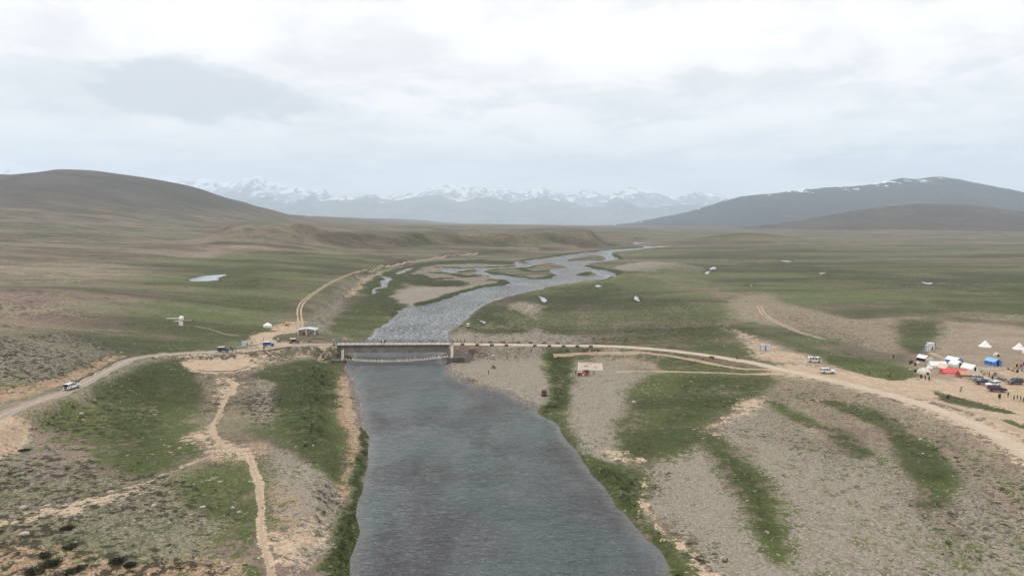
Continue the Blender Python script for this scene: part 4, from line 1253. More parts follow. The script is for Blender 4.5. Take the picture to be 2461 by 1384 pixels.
# ------------------------------------------------------------------ concrete road bridge
A, B = Vector((*at(809, 827, 6.0), 6.0)), Vector((*at(1086, 826, 6.0), 6.0))
BL = (B - A).length
bang = math.atan2(B.y - A.y, B.x - A.x)
bridge = empty('road_bridge', A, bang)
tag(bridge, 'long grey concrete girder bridge with dark pipe railings over the river', 'bridge')
HWD = 3.0
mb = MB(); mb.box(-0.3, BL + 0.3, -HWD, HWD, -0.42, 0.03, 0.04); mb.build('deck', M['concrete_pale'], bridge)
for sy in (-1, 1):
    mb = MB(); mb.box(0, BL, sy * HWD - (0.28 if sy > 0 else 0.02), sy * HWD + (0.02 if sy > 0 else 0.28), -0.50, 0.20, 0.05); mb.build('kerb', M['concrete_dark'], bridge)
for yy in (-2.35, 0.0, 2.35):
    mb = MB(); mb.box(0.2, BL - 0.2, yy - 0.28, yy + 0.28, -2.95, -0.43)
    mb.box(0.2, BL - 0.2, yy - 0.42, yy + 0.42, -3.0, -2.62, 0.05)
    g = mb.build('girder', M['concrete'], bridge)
    if yy < -1:
        for k in range(8):
            x = BL * (k + 0.5) / 8
            MB().box(x - 0.16, x + 0.16, yy - 0.36, yy - 0.27, -2.61, -0.51).build('stiffener', M['concrete'], g)
npost = 25
for sy in (-1, 1):
    for k in range(npost):
        x = 0.6 + (BL - 1.2) * k / (npost - 1)
        mb = MB(); mb.box(x - 0.055, x + 0.055, sy * (HWD + 0.12) - 0.055, sy * (HWD + 0.12) + 0.055, 0.18, 1.22, 0.01)
        mb.build('post', M['rail_paint'], bridge)
    for zz in (0.66, 1.17):
        MB().tube((0.4, sy * (HWD + 0.12), zz), (BL - 0.4, sy * (HWD + 0.12), zz), 0.045, n=6).build('rail', M['rail_paint'], bridge)
    for x in (-0.35, BL + 0.35):
        mb = MB(); mb.box(x - 0.45, x + 0.45, sy * (HWD + 0.1) - 0.3, sy * (HWD + 0.1) + 0.3, -0.4, 1.0, 0.08); mb.build('end_post', M['concrete'], bridge)
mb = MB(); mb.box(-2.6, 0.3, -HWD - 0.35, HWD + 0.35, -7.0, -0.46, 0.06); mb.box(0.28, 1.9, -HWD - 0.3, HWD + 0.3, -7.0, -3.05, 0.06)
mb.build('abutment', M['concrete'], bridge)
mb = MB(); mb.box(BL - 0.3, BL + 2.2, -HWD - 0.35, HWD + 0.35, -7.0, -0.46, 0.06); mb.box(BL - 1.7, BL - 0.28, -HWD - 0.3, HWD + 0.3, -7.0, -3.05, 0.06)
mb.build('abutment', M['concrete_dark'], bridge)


# ------------------------------------------------------------------ rubble retaining walls along the causeway
def edge_wall(name, key, i0, i1, side, label, extra=0.0, batter=0.9, mat='rubble', top=0.0, thick=0.7):
    p3, hw = road_w[key]
    seg = p3[i0:i1]
    t = np.gradient(seg[:, :2], axis=0)
    t /= np.linalg.norm(t, axis=1)[:, None] + 1e-9
    nrm = np.stack([t[:, 1], -t[:, 0]], 1) * side
    n = len(seg)
    v, f = [], []
    for i in range(n):
        p, q = seg[i, :2], nrm[i]
        zt = seg[i, 2] + top
        zb = min(float(height(*(p + q * (hw + 0.5 + batter + 1.5)))) - 0.8, zt - 0.6)
        bt = batter * min(1.0, (zt - zb) / 4.0)
        for off, zz in ((hw + 0.25, zt), (hw + 0.25 + thick, zt), (hw + 0.25 + thick + bt, zb), (hw + 0.05, zb)):
            w = 0.10 * math.sin(i * 7.3 + off * 3)
            v.append((p[0] + q[0] * (off + (w if 0.3 < off - hw else 0)), p[1] + q[1] * (off + (w if 0.3 < off - hw else 0)), zz))
    for i in range(n - 1):
        for k in range(4):
            f.append((i * 4 + k, i * 4 + (k + 1) % 4, (i + 1) * 4 + (k + 1) % 4, (i + 1) * 4 + k))
    f += [(0, 1, 2, 3), tuple((n - 1) * 4 + k for k in (3, 2, 1, 0))]
    mb = MB().add(v, f)
    return tag(mb.build(name, M[mat], None), label, 'wall')


edge_wall('retaining_wall', 'right', 2, 24, 1, 'tall rubble stone wall holding up the near side of the causeway right of the bridge')
edge_wall('retaining_wall', 'right', 2, 18, -1, 'rubble stone wall on the river side behind the causeway blocks', mat='rubble')
edge_wall('retaining_wall', 'left', 59, 69, 1, 'rubble stone wing wall against the left end of the bridge', mat='rubble')

# guard blocks along the causeway edge
gb = 'guard blocks on the causeway'
near_u = [1114, 1148.5, 1183, 1217.5, 1284.6, 1318.7, 1352, 1385, 1417.5]
names = ['first', 'second', 'third', 'fourth', 'fifth', 'sixth', 'seventh', 'eighth', 'ninth']
rp, rhw = road_w['right']
block_mesh = None


def block(u, side, label):
    global block_mesh
    xs = np.interp(u, 1230.5 + FOCAL * rp[:, 0] / (rp[:, 1] * CP + (CAM_Z - rp[:, 2]) * SP), np.arange(len(rp)))
    i = int(xs); t = xs - i
    p = rp[i] * (1 - t) + rp[min(i + 1, len(rp) - 1)] * t
    d = rp[min(i + 1, len(rp) - 1)] - rp[i]
    a = math.atan2(d[1], d[0])
    nx, ny = math.sin(a) * side, -math.cos(a) * side
    if block_mesh is None:
        mb = MB(); mb.box(-0.75, 0.75, -0.28, 0.28, -0.3, 0.82, 0.06)
        o = mb.build('guard_block', M['rubble'])
        block_mesh = o.data
    else:
        o = bpy.data.objects.new('guard_block', block_mesh); COL.objects.link(o)
    o.location = (p[0] + nx * (rhw + 0.62), p[1] + ny * (rhw + 0.62), p[2])
    o.rotation_euler = (0, 0, a)
    tag(o, label, 'guard block', gb)


for nm, u in zip(names, near_u):
    block(u, 1, f'{nm} stone guard block from the bridge on the near causeway edge')
for nm, u in zip(names, [1178, 1210, 1246, 1276, 1310, 1343]):
    block(u, -1, f'{nm} stone guard block from the bridge on the far causeway edge')

# ------------------------------------------------------------------ hanging footbridge in front
FY = 263.5


def z_on(u, v, y):
    a, b = ray(u, v)
    return float(a * y), float(CAM_Z + b * y)


fx0, fz0 = z_on(829, 863.5, FY)
fxm, fzm = z_on(935, 868.5, FY)
fx1, fz1 = z_on(1077, 857, FY)
foot = empty('hanging_footbridge', (fx0, FY, fz0))
tag(foot, 'old hanging footbridge with a row of white slats below the road bridge', 'footbridge')
FL = fx1 - fx0


def deck_z(t):
    lin = (fz1 - fz0) * t
    tm = (fxm - fx0) / FL
    sag = (fzm - fz0 - (fz1 - fz0) * tm) / (4 * tm * (1 - tm))
    return lin + 4 * sag * t * (1 - t)


FW = 0.75
for sy in (-1, 1):
    mb = MB()
    for k in range(24):
        t0, t1 = k / 24, (k + 1) / 24
        mb.tube((FL * t0, sy * FW, deck_z(t0) - 0.05), (FL * t1, sy * FW, deck_z(t1) - 0.05), 0.05, n=5)
    mb.build('deck_cable', M['cable'], foot)
    mb = MB()
    for k in range(24):
        t0, t1 = k / 24, (k + 1) / 24
        hz_ = lambda t: deck_z(t) + 1.05 + 2.0 * (2 * t - 1) ** 2
        mb.tube((FL * t0, sy * FW, hz_(t0)), (FL * t1, sy * FW, hz_(t1)), 0.04, n=5)
    mb.build('hand_cable', M['cable'], foot)
rr = random.Random(4)
NPK = 74
for k in range(NPK):
    t = (k + 0.5) / NPK
    x = FL * t
    z = deck_z(t)
    ln = rr.uniform(-0.28, 0.28)
    w = rr.uniform(0.10, 0.17)
    h = rr.uniform(0.80, 1.0) * (0.75 if t < 0.07 or t > 0.93 else 1.0)
    if t > 0.075 or k % 2:
        v = []
        for yy in (-FW - 0.07, -FW - 0.02):
            v += [(x - w, yy, z - 0.05), (x + w, yy, z - 0.05), (x + w + ln, yy, z + h), (x - w + ln, yy, z + h)]
        MB().add(v, [(0, 1, 2, 3), (7, 6, 5, 4), (0, 4, 5, 1), (1, 5, 6, 2), (2, 6, 7, 3), (3, 7, 4, 0)]).build('slat', M['picket'], foot)
    MB().box(x - FL / NPK * 0.42, x + FL / NPK * 0.42, -FW, FW, z - 0.02, z + 0.04).build('plank', M['wood'], foot)
for (u, v, top, mat, wd) in ((824, 865, 842.5, 'whitewash', 0.17), (1086.5, 855, 831, 'whitewash', 0.42)):
    x, z = z_on(u, v, FY)
    _, zt = z_on(u, top, FY)
    zg = float(height(x, FY)) - fz0 - 0.5
    for sy in (-1, 1):
        mb = MB(); mb.box(x - fx0 - wd, x - fx0 + wd, sy * 1.15 - 0.30, sy * 1.15 + 0.30, min(zg, z - fz0 - 0.5), zt - fz0, 0.05)
        tw = mb.build('tower', M[mat], foot)
        mb = MB(); mb.box(x - fx0 - wd - 0.1, x - fx0 + wd + 0.1, sy * 1.15 - 0.38, sy * 1.15 + 0.38, zt - fz0 + 0.003, zt - fz0 + 0.3, 0.04)
        mb.build('cap', M['concrete_pale'], tw)
# landings of the footbridge
x0, z0 = z_on(798, 861, FY); x1, z1 = z_on(830, 863.5, FY)
mb = MB(); mb.box(x0, x1, FY - 1.5, FY + 1.5, -0.6, z1 - 0.12, 0.08)
tag(mb.build('concrete_landing', M['concrete_dark']), 'grey concrete landing at the left end of the footbridge', 'landing')
x0, z0 = z_on(1074, 857, FY); x1, z1 = z_on(1118, 857, FY)
mb = MB(); mb.box(x0, x1, FY - 1.6, FY + 1.6, -0.6, z0 - 0.12, 0.08)
land = mb.build('concrete_landing', M['concrete_dark'])
tag(land, 'dark concrete landing with parapets at the right end of the footbridge', 'landing')
for sy in (-1, 1):
    mb = MB(); mb.box(x0 + 2.4, x1 + 2.5, FY + sy * 1.4 - 0.14, FY + sy * 1.4 + 0.14, -0.4, z0 + 0.75 - 0.2 * (sy < 0), 0.04)
    mb.build('parapet', M['concrete'], land)
# benches and the little white cabinet by the landing
for u, v, lab in ((1157, 852, 'pale concrete bench beside the causeway wall, farther of the pair'), (1161, 857, 'pale concrete bench beside the causeway wall, nearer of the pair')):
    be = empty('bench'); put(be, u, v, 0)
    tag(be, lab, 'bench', 'concrete benches below the causeway')
    MB().box(-0.7, 0.7, -0.25, 0.25, 0.42, 0.55, 0.03).build('seat', M['concrete_pale'], be)
    for sx in (-0.5, 0.5):
        MB().box(sx - 0.1, sx + 0.1, -0.2, 0.2, -0.2, 0.42).build('leg', M['concrete'], be)
cb = empty('small_cabinet'); put(cb, 1185.5, 860, 0)
tag(cb, 'small white cabinet with a dark opening standing on the gravel bar', 'cabinet')
MB().box(-0.38, 0.38, -0.35, 0.35, -0.1, 1.2, 0.04).build('body', M['whitewash'], cb)
MB().box(-0.24, 0.24, -0.38, -0.352, 0.05, 0.75).build('door', M['opening'], cb)

# ------------------------------------------------------------------ vehicles (x forward, ground at z = 0)
def arch(cx, r, z0, n=7):
    """wheel arch from rear to front along the sill"""
    return [(cx - r * math.cos(math.pi * i / (n - 1)), z0 + r * math.sin(math.pi * i / (n - 1)) * 0.95) for i in range(n)]


def wheel(root, x, y, r, w, rim='rim'):
    mb = MB(); mb.lathe([(r * 0.62, y - w / 2), (r * 0.94, y - w / 2), (r, y - w * 0.32), (r, y + w * 0.32), (r * 0.94, y + w / 2), (r * 0.62, y + w / 2)], 16, axis='y')
    mb.v = [(px + x, py, pz + r) for px, py, pz in mb.v]
    wh = mb.build('wheel', M['tyre'], root, smooth=False)
    s = 1 if y > 0 else -1
    yo = y + s * (w / 2 + 0.012)
    mb = MB(); mb.lathe([(r * 0.20, yo), (r * 0.60, yo - s * 0.01), (r * 0.60, yo - s * 0.06), (r * 0.2, yo - s * 0.06)], 12, axis='y')
    mb.v = [(px + x, py, pz + r) for px, py, pz in mb.v]
    mb.build('rim', M[rim], wh)
    return wh


def car(name, body_out, glass_out, roof, hw, paint_, wheels, r, pillars, roof_mat=None, taper=0.80, shoulder=1.0, spare=None, extras=(), lower=None):
    root = empty(name)
    zsh = max(z for x, z in glass_out if True) if False else min(z for _, z in glass_out)
    nb = lambda x, z: 1.0 - 0.05 * max(0.0, (z - 0.55)) - 0.05 * max(0, abs(x) - 1.75)
    MB().extrude(body_out, hw, nb).build('body', M[paint_], root)
    ztop = max(z for _, z in glass_out)
    ng = lambda x, z: 0.955 - (1 - taper) * (z - zsh) / (ztop - zsh)
    MB().extrude(glass_out, hw, ng).build('windows', M['glass'], root)
    x0, x1, th = roof
    k = hw * ng(0, ztop) + 0.03
    mb = MB(); mb.box(x0, x1, -k, k, ztop - 0.02, ztop + th, 0.05); rf = mb.build('roof', M[roof_mat or paint_], root)
    for xb, xt, w in pillars:
        for s in (-1, 1):
            y0, y1 = s * (hw * ng(0, zsh) + 0.012), s * (hw * ng(0, ztop) + 0.012)
            v = [(xb - w, y0, zsh - 0.02), (xb + w, y0, zsh - 0.02), (xt + w, y1, ztop + 0.01), (xt - w, y1, ztop + 0.01)]
            v += [(a, b - s * 0.05, c) for a, b, c in v]
            MB().add(v, [(0, 1, 2, 3), (7, 6, 5, 4), (0, 4, 5, 1), (1, 5, 6, 2), (2, 6, 7, 3), (3, 7, 4, 0)]).build('pillar', M[roof_mat or paint_] if roof_mat is None else M[paint_], root)
    for x in wheels:
        for s in (-1, 1):
            wheel(root, x, s * (hw - 0.13), r, 0.24)
    xf = max(x for x, _ in body_out); xr = min(x for x, _ in body_out)
    for s in (-1, 1):
        MB().box(xf - 0.06, xf + 0.03, s * hw * 0.72 - 0.17, s * hw * 0.72 + 0.17, 0.78, 0.96, 0.02).build('headlight', M['lamp'], root)
        MB().box(xr - 0.03, xr + 0.06, s * hw * 0.84 - 0.09, s * hw * 0.84 + 0.09, 0.80, 1.10, 0.02).build('tail_light', M['lamp_red'], root)
        MB().box(x1 - 0.05, x1 + 0.14, s * (hw + 0.03) - 0.02 if s > 0 else -(hw + 0.2), (hw + 0.2) if s > 0 else -(hw + 0.01), zsh + 0.03, zsh + 0.2, 0.02).build('mirror', M['black'], root)
    for nm, xa, xb in (('front_bumper', xf - 0.08, xf + 0.12), ('rear_bumper', xr - 0.12, xr + 0.08)):
        MB().box(xa, xb, -hw * 0.93, hw * 0.93, 0.42, 0.62, 0.04).build(nm, M['chrome'] if lower is None else M[lower], root)
    if spare:
        mb = MB(); mb.lathe([(r * 0.3, 0), (r * 0.95, 0), (r, 0.08), (r * 0.95, 0.22), (r * 0.3, 0.22)], 16)
        mb.v = [(xr - 0.04 - pz, px, py + spare) for px, py, pz in mb.v]
        sw = mb.build('spare_wheel', M['tyre'], root)
        mb = MB(); mb.lathe([(0.02, 0), (r * 0.5, 0), (r * 0.5, 0.02), (0.02, 0.02)], 12)
        mb.v = [(xr - 0.28 - pz, px, py + spare) for px, py, pz in mb.v]
        mb.build('rim', M['rim'], sw)
    return root


def suv(paint_, roof_mat=None, spare=None, name='parked_car', lower=None):
    r = 0.40
    out = [(-2.35, 0.50)] + [(-1.95, 0.45)] + arch(-1.40, 0.48, 0.45) + arch(1.40, 0.48, 0.45) + [(2.0, 0.45), (2.38, 0.55), (2.42, 0.80), (2.36, 1.02), (2.10, 1.10), (1.05, 1.20), (0.95, 1.16), (-2.32, 1.18), (-2.40, 0.95)]
    gl = [(1.02, 1.17), (0.30, 1.74), (-1.95, 1.78), (-2.28, 1.70), (-2.34, 1.16)]
    c = car(name, out, gl, (-2.22, 0.32, 0.08), 0.93, paint_, (-1.40, 1.40), r, [(0.98, 0.30, 0.06), (0.02, -0.05, 0.06), (-0.95, -0.98, 0.06), (-1.62, -1.60, 0.07), (-2.25, -2.12, 0.08)], roof_mat, 0.82, spare=spare, lower=lower)
    MB().box(-1.7, 0.1, -0.62, -0.56, 1.865, 1.92).build('roof_rail', M['black'], c)
    MB().box(-1.7, 0.1, 0.56, 0.62, 1.865, 1.92).build('roof_rail', M['black'], c)
    if lower:
        for s in (-1, 1):
            MB().box(-2.2, 2.2, s * 0.945 - 0.012, s * 0.945 + 0.012, 0.47, 0.62).build('side_trim', M[lower], c)
    return c


def jeep(paint_, roof_mat, spare=1.0, name='jeep', short=False):
    r = 0.41
    out = [(-2.0, 0.55)] + arch(-1.25, 0.50, 0.55) + [(0.55, 0.55)] + arch(1.38, 0.52, 0.55) + [(1.95, 0.60), (1.98, 1.02), (1.90, 1.16), (0.55, 1.24), (0.50, 1.20), (-2.0, 1.20)]
    gl = [(0.52, 1.19), (0.38, 1.82), (-1.96, 1.82), (-2.0, 1.19)]
    c = car(name, out, gl, (-2.05, 0.50, 0.10), 0.84, paint_, (-1.25, 1.38), r, [(0.50, 0.37, 0.06), (-0.35, -0.35, 0.07), (-1.25, -1.25, 0.07), (-1.94, -1.92, 0.07)], roof_mat, 0.90, spare=spare)
    for s in (-1, 1):
        MB().box(0.85, 1.95, s * 0.84 - 0.10, s * 0.84 + 0.10, 1.03, 1.10, 0.03).build('fender', M[paint_], c)
    MB().box(1.97, 2.01, -0.42, 0.42, 0.68, 1.08).build('grille', M['black'], c)
    for xx in (-1.7, -0.9, -0.1):
        MB().box(xx - 0.03, xx + 0.03, -0.7, 0.7, 1.922, 1.97).build('roof_rack', M['black'], c)
    return c


def soft_jeep(paint_, name='jeep'):
    """open jeep with a dark canvas top"""
    r = 0.40
    out = [(-1.75, 0.55)] + arch(-1.05, 0.48, 0.55) + [(0.10, 0.55), (0.20, 0.62), (0.45, 0.62)] + arch(1.18, 0.50, 0.60) + [(1.72, 0.62), (1.76, 1.05), (1.65, 1.14), (0.48, 1.22), (0.42, 1.05), (-0.10, 0.98), (-0.3, 1.12), (-1.75, 1.12)]
    root = empty(name)
    MB().extrude(out, 0.80, lambda x, z: 1 - 0.04 * max(0, z - 0.6) - (0.10 if x > 0.6 and z > 0.9 else 0)).build('body', M[paint_], root)
    can = [(-1.78, 1.12), (-0.28, 1.12), (-0.02, 1.80), (-1.70, 1.84)]
    MB().extrude(can, 0.80, lambda x, z: 1 - 0.10 * (z - 1.1)).build('canvas_top', M['canvas_dark'], root)
    for s in (-1, 1):
        MB().box(-1.35, -0.45, s * 0.785 - 0.02, s * 0.785 + 0.02, 1.28, 1.62).build('side_window', M['glass'], root)
        MB().tube((0.46, s * 0.70, 1.18), (0.22, s * 0.66, 1.80), 0.035, n=6).build('windscreen_post', M['black'], root)
        MB().box(1.74, 1.79, s * 0.52 - 0.11, s * 0.52 + 0.11, 0.85, 1.05, 0.02).build('headlight', M['lamp'], root)
        MB().box(-1.79, -1.73, s * 0.68 - 0.07, s * 0.68 + 0.07, 0.80, 0.98, 0.02).build('tail_light', M['lamp_red'], root)
        MB().box(0.75, 1.70, s * 0.78 - 0.12, s * 0.78 + 0.12, 1.02, 1.09, 0.03).build('fender', M[paint_], root)
    v = [(0.44, -0.68, 1.2), (0.44, 0.68, 1.2), (0.22, 0.64, 1.78), (0.22, -0.64, 1.78)]
    MB().add(v + [(x - 0.03, y, z) for x, y, z in v], [(0, 1, 2, 3), (7, 6, 5, 4), (0, 4, 5, 1), (1, 5, 6, 2), (2, 6, 7, 3), (3, 7, 4, 0)]).build('windscreen', M['glass'], root)
    for nm, a, b in (('front_bumper', 1.76, 1.94), ('rear_bumper', -1.92, -1.76)):
        MB().box(a, b, -0.72, 0.72, 0.48, 0.64, 0.03).build(nm, M['black'], root)
    for x in (-1.05, 1.18):
        for s in (-1, 1):
            wheel(root, x, s * 0.68, r, 0.22)
    mb = MB(); mb.lathe([(r * 0.3, 0), (r * 0.95, 0), (r, 0.08), (r * 0.95, 0.2), (r * 0.3, 0.2)], 16)
    mb.v = [(-1.80 - pz, px, py + 0.98) for px, py, pz in mb.v]
    sw = mb.build('spare_wheel', M['tyre'], root)
    mb = MB(); mb.lathe([(0.02, 0), (r * 0.5, 0), (r * 0.5, 0.02), (0.02, 0.02)], 12)
    mb.v = [(-2.02 - pz, px, py + 0.98) for px, py, pz in mb.v]
    mb.build('rim', M['rim'], sw)
    return root


def van():
    r = 0.34
    out = [(-2.35, 0.42)] + arch(-1.45, 0.42, 0.40) + arch(1.55, 0.42, 0.40) + [(2.30, 0.45), (2.38, 0.80), (2.25, 1.15), (-2.35, 1.15)]
    gl = [(2.25, 1.13), (1.60, 1.85), (-2.20, 1.88), (-2.36, 1.13)]
    c = car('minivan', out, gl, (-2.30, 1.70, 0.10), 0.86, 'white_paint', (-1.45, 1.55), r, [(2.2, 1.6, 0.07), (1.05, 1.0, 0.10), (0.0, 0.0, 0.09), (-1.0, -1.0, 0.09), (-2.0, -1.98, 0.24)], None, 0.88, lower='grey_paint')
    for s in (-1, 1):
        MB().box(-2.25, 2.2, s * 0.865 - 0.015, s * 0.865 + 0.015, 0.84, 1.0).build('side_trim', M['grey_paint'], c)
    MB().box(-0.5, 0.3, -0.4, 0.4, 1.985, 2.12, 0.04).build('roof_vent', M['black'], c)
    return c


def pickup(paint_):
    r = 0.40
    out = [(-2.55, 0.58)] + arch(-1.55, 0.48, 0.52) + arch(1.50, 0.48, 0.52) + [(2.45, 0.58), (2.48, 1.0), (2.3, 1.10), (1.15, 1.18), (-0.75, 1.16), (-2.55, 1.14)]
    gl = [(1.12, 1.15), (0.50, 1.72), (-0.62, 1.74), (-0.80, 1.15)]
    c = car('pickup_truck', out, gl, (-0.72, 0.52, 0.08), 0.90, paint_, (-1.55, 1.50), r, [(1.08, 0.48, 0.06), (0.1, 0.06, 0.06), (-0.74, -0.60, 0.07)], None, 0.84)
    MB().box(-2.45, -0.9, -0.74, 0.74, 1.142, 1.18).build('cargo_bed', M['black'], c)
    for s in (-1, 1):
        MB().tube((-0.9, s * 0.6, 1.16), (-0.95, s * 0.55, 1.70), 0.04, n=6).build('roll_bar', M['chrome'], c)
    return c


def motorcycle():
    root = empty('motorcycle')
    for x in (-0.62, 0.66):
        mb = MB(); R, q = 0.30, 0.055
        rs = []
        for i in range(14):
            a = 2 * math.pi * i / 14
            rs.append([(x + (R - q + q * math.cos(b)) * math.cos(a), q * math.sin(b), R + (R - q + q * math.cos(b)) * math.sin(a)) for b in (2 * math.pi * j / 6 for j in range(6))])
        mb.rings(rs + [rs[0]], False, False)
        w = mb.build('wheel', M['tyre'], root)
        MB().lathe([(0.03, -0.06), (0.06, -0.06), (0.06, 0.06), (0.03, 0.06)], 8, axis='y')
        h = MB(); h.lathe([(0.05, -0.07), (0.07, 0.0), (0.05, 0.07)], 8, axis='y'); h.v = [(a + x, b, c + R) for a, b, c in h.v]; h.build('hub', M['rim'], w)
    f = MB()
    f.tube((0.66, 0.07, 0.3), (0.45, 0.07, 0.95), 0.025, n=6).tube((0.66, -0.07, 0.3), (0.45, -0.07, 0.95), 0.025, n=6)
    f.tube((0.42, 0, 0.85), (-0.1, 0, 0.35), 0.04, n=6).tube((-0.1, 0, 0.35), (-0.62, 0, 0.3), 0.03, n=6).tube((0.4, 0, 0.8), (-0.55, 0, 0.72), 0.035, n=6)
    f.box(-0.22, 0.22, -0.14, 0.14, 0.26, 0.58, 0.04)
    f.build('frame', M['black'], root)
    MB().lathe([(0.02, -0.26), (0.13, -0.2), (0.15, 0.05), (0.10, 0.22), (0.02, 0.27)], 10).build('tank', M['dark_red'], root).matrix_local = Matrix.Translation((0.16, 0, 0.84)) @ Matrix.Rotation(math.pi / 2, 4, 'Y')
    MB().box(-0.75, -0.05, -0.13, 0.13, 0.76, 0.86, 0.04).build('seat', M['tyre'], root)
    b = MB(); b.tube((0.42, -0.36, 1.05), (0.45, 0, 0.98), 0.018, n=5).tube((0.42, 0.36, 1.05), (0.45, 0, 0.98), 0.018, n=5); b.build('handlebar', M['chrome'], root)
    MB().lathe([(0.03, 0), (0.08, 0.02), (0.09, 0.08), (0.03, 0.12)], 10).build('headlight', M['lamp'], root).matrix_local = Matrix.Translation((0.50, 0, 0.86)) @ Matrix.Rotation(math.pi / 2, 4, 'Y')
    return root


def vehicle(o, u, v, heading, label, category, group=None):
    put(o, u, v, heading, 0.07)
    tag(o, label, category, group)
    return o


vehicle(suv('white_paint', spare=1.02, name='white_car', lower='silver'), 173, 935, 86, 'white four-wheel drive with a rear spare wheel driving up the left road', 'car')
vehicle(jeep('navy', 'cream'), 537, 845.5, 6, 'dark blue jeep with a cream roof leftmost on the road before the signboards', 'jeep', 'jeeps at the bridge head')
vehicle(jeep('blue', 'white_paint'), 646, 832.5, 8, 'bright blue jeep with a white roof beside the signboards', 'jeep', 'jeeps at the bridge head')
vehicle(jeep('dark_red', 'white_paint'), 708, 824.5, 2, 'dark red jeep with a white roof below the stone hut', 'jeep', 'jeeps at the bridge head')
vehicle(soft_jeep('orange'), 1403, 902, 178, 'orange jeep with a dark canvas top standing before the pale pad', 'jeep')
vehicle(soft_jeep('red'), 1308, 950, 84, 'red jeep with a dark top parked alone at the river shore', 'jeep')
vehicle(van(), 1957, 870.5, -14, 'white and grey minivan parked on bare ground by the toilets', 'van')
vehicle(suv('white_paint', name='white_car', lower='grey_paint'), 1989, 897.5, -5, 'white four-wheel drive alone on the road at the junction', 'car')
gp = 'cars parked by the camp'
vehicle(suv('silver', name='silver_car'), 2356, 915.5, -24, 'silver car at the back of the parked row by the rust tent', 'car', gp)
vehicle(pickup('graphite'), 2366, 924, -22, 'dark pickup wedged between the silver car and the white car', 'pickup', gp)
vehicle(suv('white_paint', name='white_car'), 2387, 929.5, 196, 'white car in the middle of the parked row by the camp', 'car', gp)
vehicle(suv('maroon', name='maroon_car'), 2396, 941, -10, 'maroon car nearest in the parked row by the camp', 'car', gp)
vehicle(suv('graphite', name='dark_grey_car'), 2439, 923, 188, 'dark grey car parked apart at the right edge of the camp', 'car', gp)
vehicle(suv('white_paint', name='white_car'), 1125, 786, 95, 'small white car parked on the far river bank beyond the bridge', 'car')
mo = 'motorcycles'
for u, v, h, lab in ((605, 869, 60, 'black motorcycle parked beside the scraped lot below the road'), (670, 824, 20, 'motorcycle parked between the blue and dark red jeeps'), (746, 824, 0, 'motorcycle lying by the road in front of the stone hut'),
                     (1186, 886, 10, 'motorcycle with a rider on the gravel bar'), (1109, 785, 20, 'dark motorcycle beside the white car on the far bank'),
                     (2400, 913, 20, 'motorcycle next to the tents, first in the row behind the pickup'), (2408, 915, 15, 'motorcycle second in the row behind the parked cars'), (2416, 917, 10, 'motorcycle last in the row beside the dark grey car')):
    m_ = motorcycle()
    put(m_, u, v, h)
    tag(m_, lab, 'motorcycle', mo)

# ------------------------------------------------------------------ tents, huts, signs
def sag_roof(mb, x0, x1, hw, zr, ze, over=0.12, n=9, sag=0.12):
    """ridge roof of cloth from x0 to x1, sagging between its ends, with real thickness"""
    for dz in (0.0,):
        top, bot = [], []
        for i in range(n):
            t = i / (n - 1)
            x = x0 + (x1 - x0) * t
            s = -sag * math.sin(math.pi * t)
            top.append([(x, -hw - over, ze + s * 0.4), (x, -hw * 0.5, (zr + ze) / 2 + s - 0.03), (x, 0, zr + s), (x, hw * 0.5, (zr + ze) / 2 + s - 0.03), (x, hw + over, ze + s * 0.4),
                        (x, hw + over, ze + s * 0.4 - 0.05), (x, 0, zr + s - 0.06), (x, -hw - over, ze + s * 0.4 - 0.05)])
        mb.rings(top)
    return mb


def ridge_tent(L, Wd, H, wall, roof_mat, wall_mat, door=None, door_end=1, name='ridge_tent', windows=0, trim=None):
    root = empty(name)
    hw = Wd / 2
    MB().extrude([(-L / 2, -0.15), (L / 2, -0.15), (L / 2, wall), (-L / 2, wall)], hw, lambda x, z: 1.04 - 0.06 * (z > 0.1)).build('wall', M[wall_mat], root)
    for s in (-1, 1):
        x = s * (L / 2)
        v = [(x, -hw * 0.97, wall - 0.02), (x, hw * 0.97, wall - 0.02), (x, 0, H - 0.09)]
        v += [(x - s * 0.05, b, c) for _, b, c in v]
        MB().add(v, [(0, 1, 2), (5, 4, 3), (0, 3, 4, 1), (1, 4, 5, 2), (2, 5, 3, 0)]).build('gable', M[wall_mat], root)
    sag_roof(MB(), -L / 2 - 0.12, L / 2 + 0.12, hw, H, wall).build('roof', M[roof_mat], root)
    if door:
        x = door_end * (L / 2)
        dh = min(H * 0.72, wall + 0.6)
        MB().box(min(x - 0.02, x + 0.03 * door_end + 0.02), max(x - 0.02, x + 0.03 * door_end + 0.02), -0.42, 0.42, 0, dh).build('door', M[door], root)
    for k in range(windows):
        xx = -L / 4 + k * L / 2.4
        MB().box(xx - 0.3, xx + 0.3, -hw * 1.02 - 0.02, -hw * 0.97, wall * 0.45, wall * 0.85).build('window', M['glass'], root)
    if trim:
        MB().box(-L / 2 + 0.3, L / 2 - 0.3, -hw * 1.05 - 0.03, -hw * 1.0, -0.15, wall * 0.45).build('skirt', M[trim], root)
    for sx in (-1, 1):
        for sy in (-1, 1):
            MB().tube((sx * L / 2, sy * hw, wall), (sx * (L / 2 + 0.6), sy * (hw + 0.9), -0.2), 0.015, n=4).build('guy_rope', M['cable'], root)
    return root


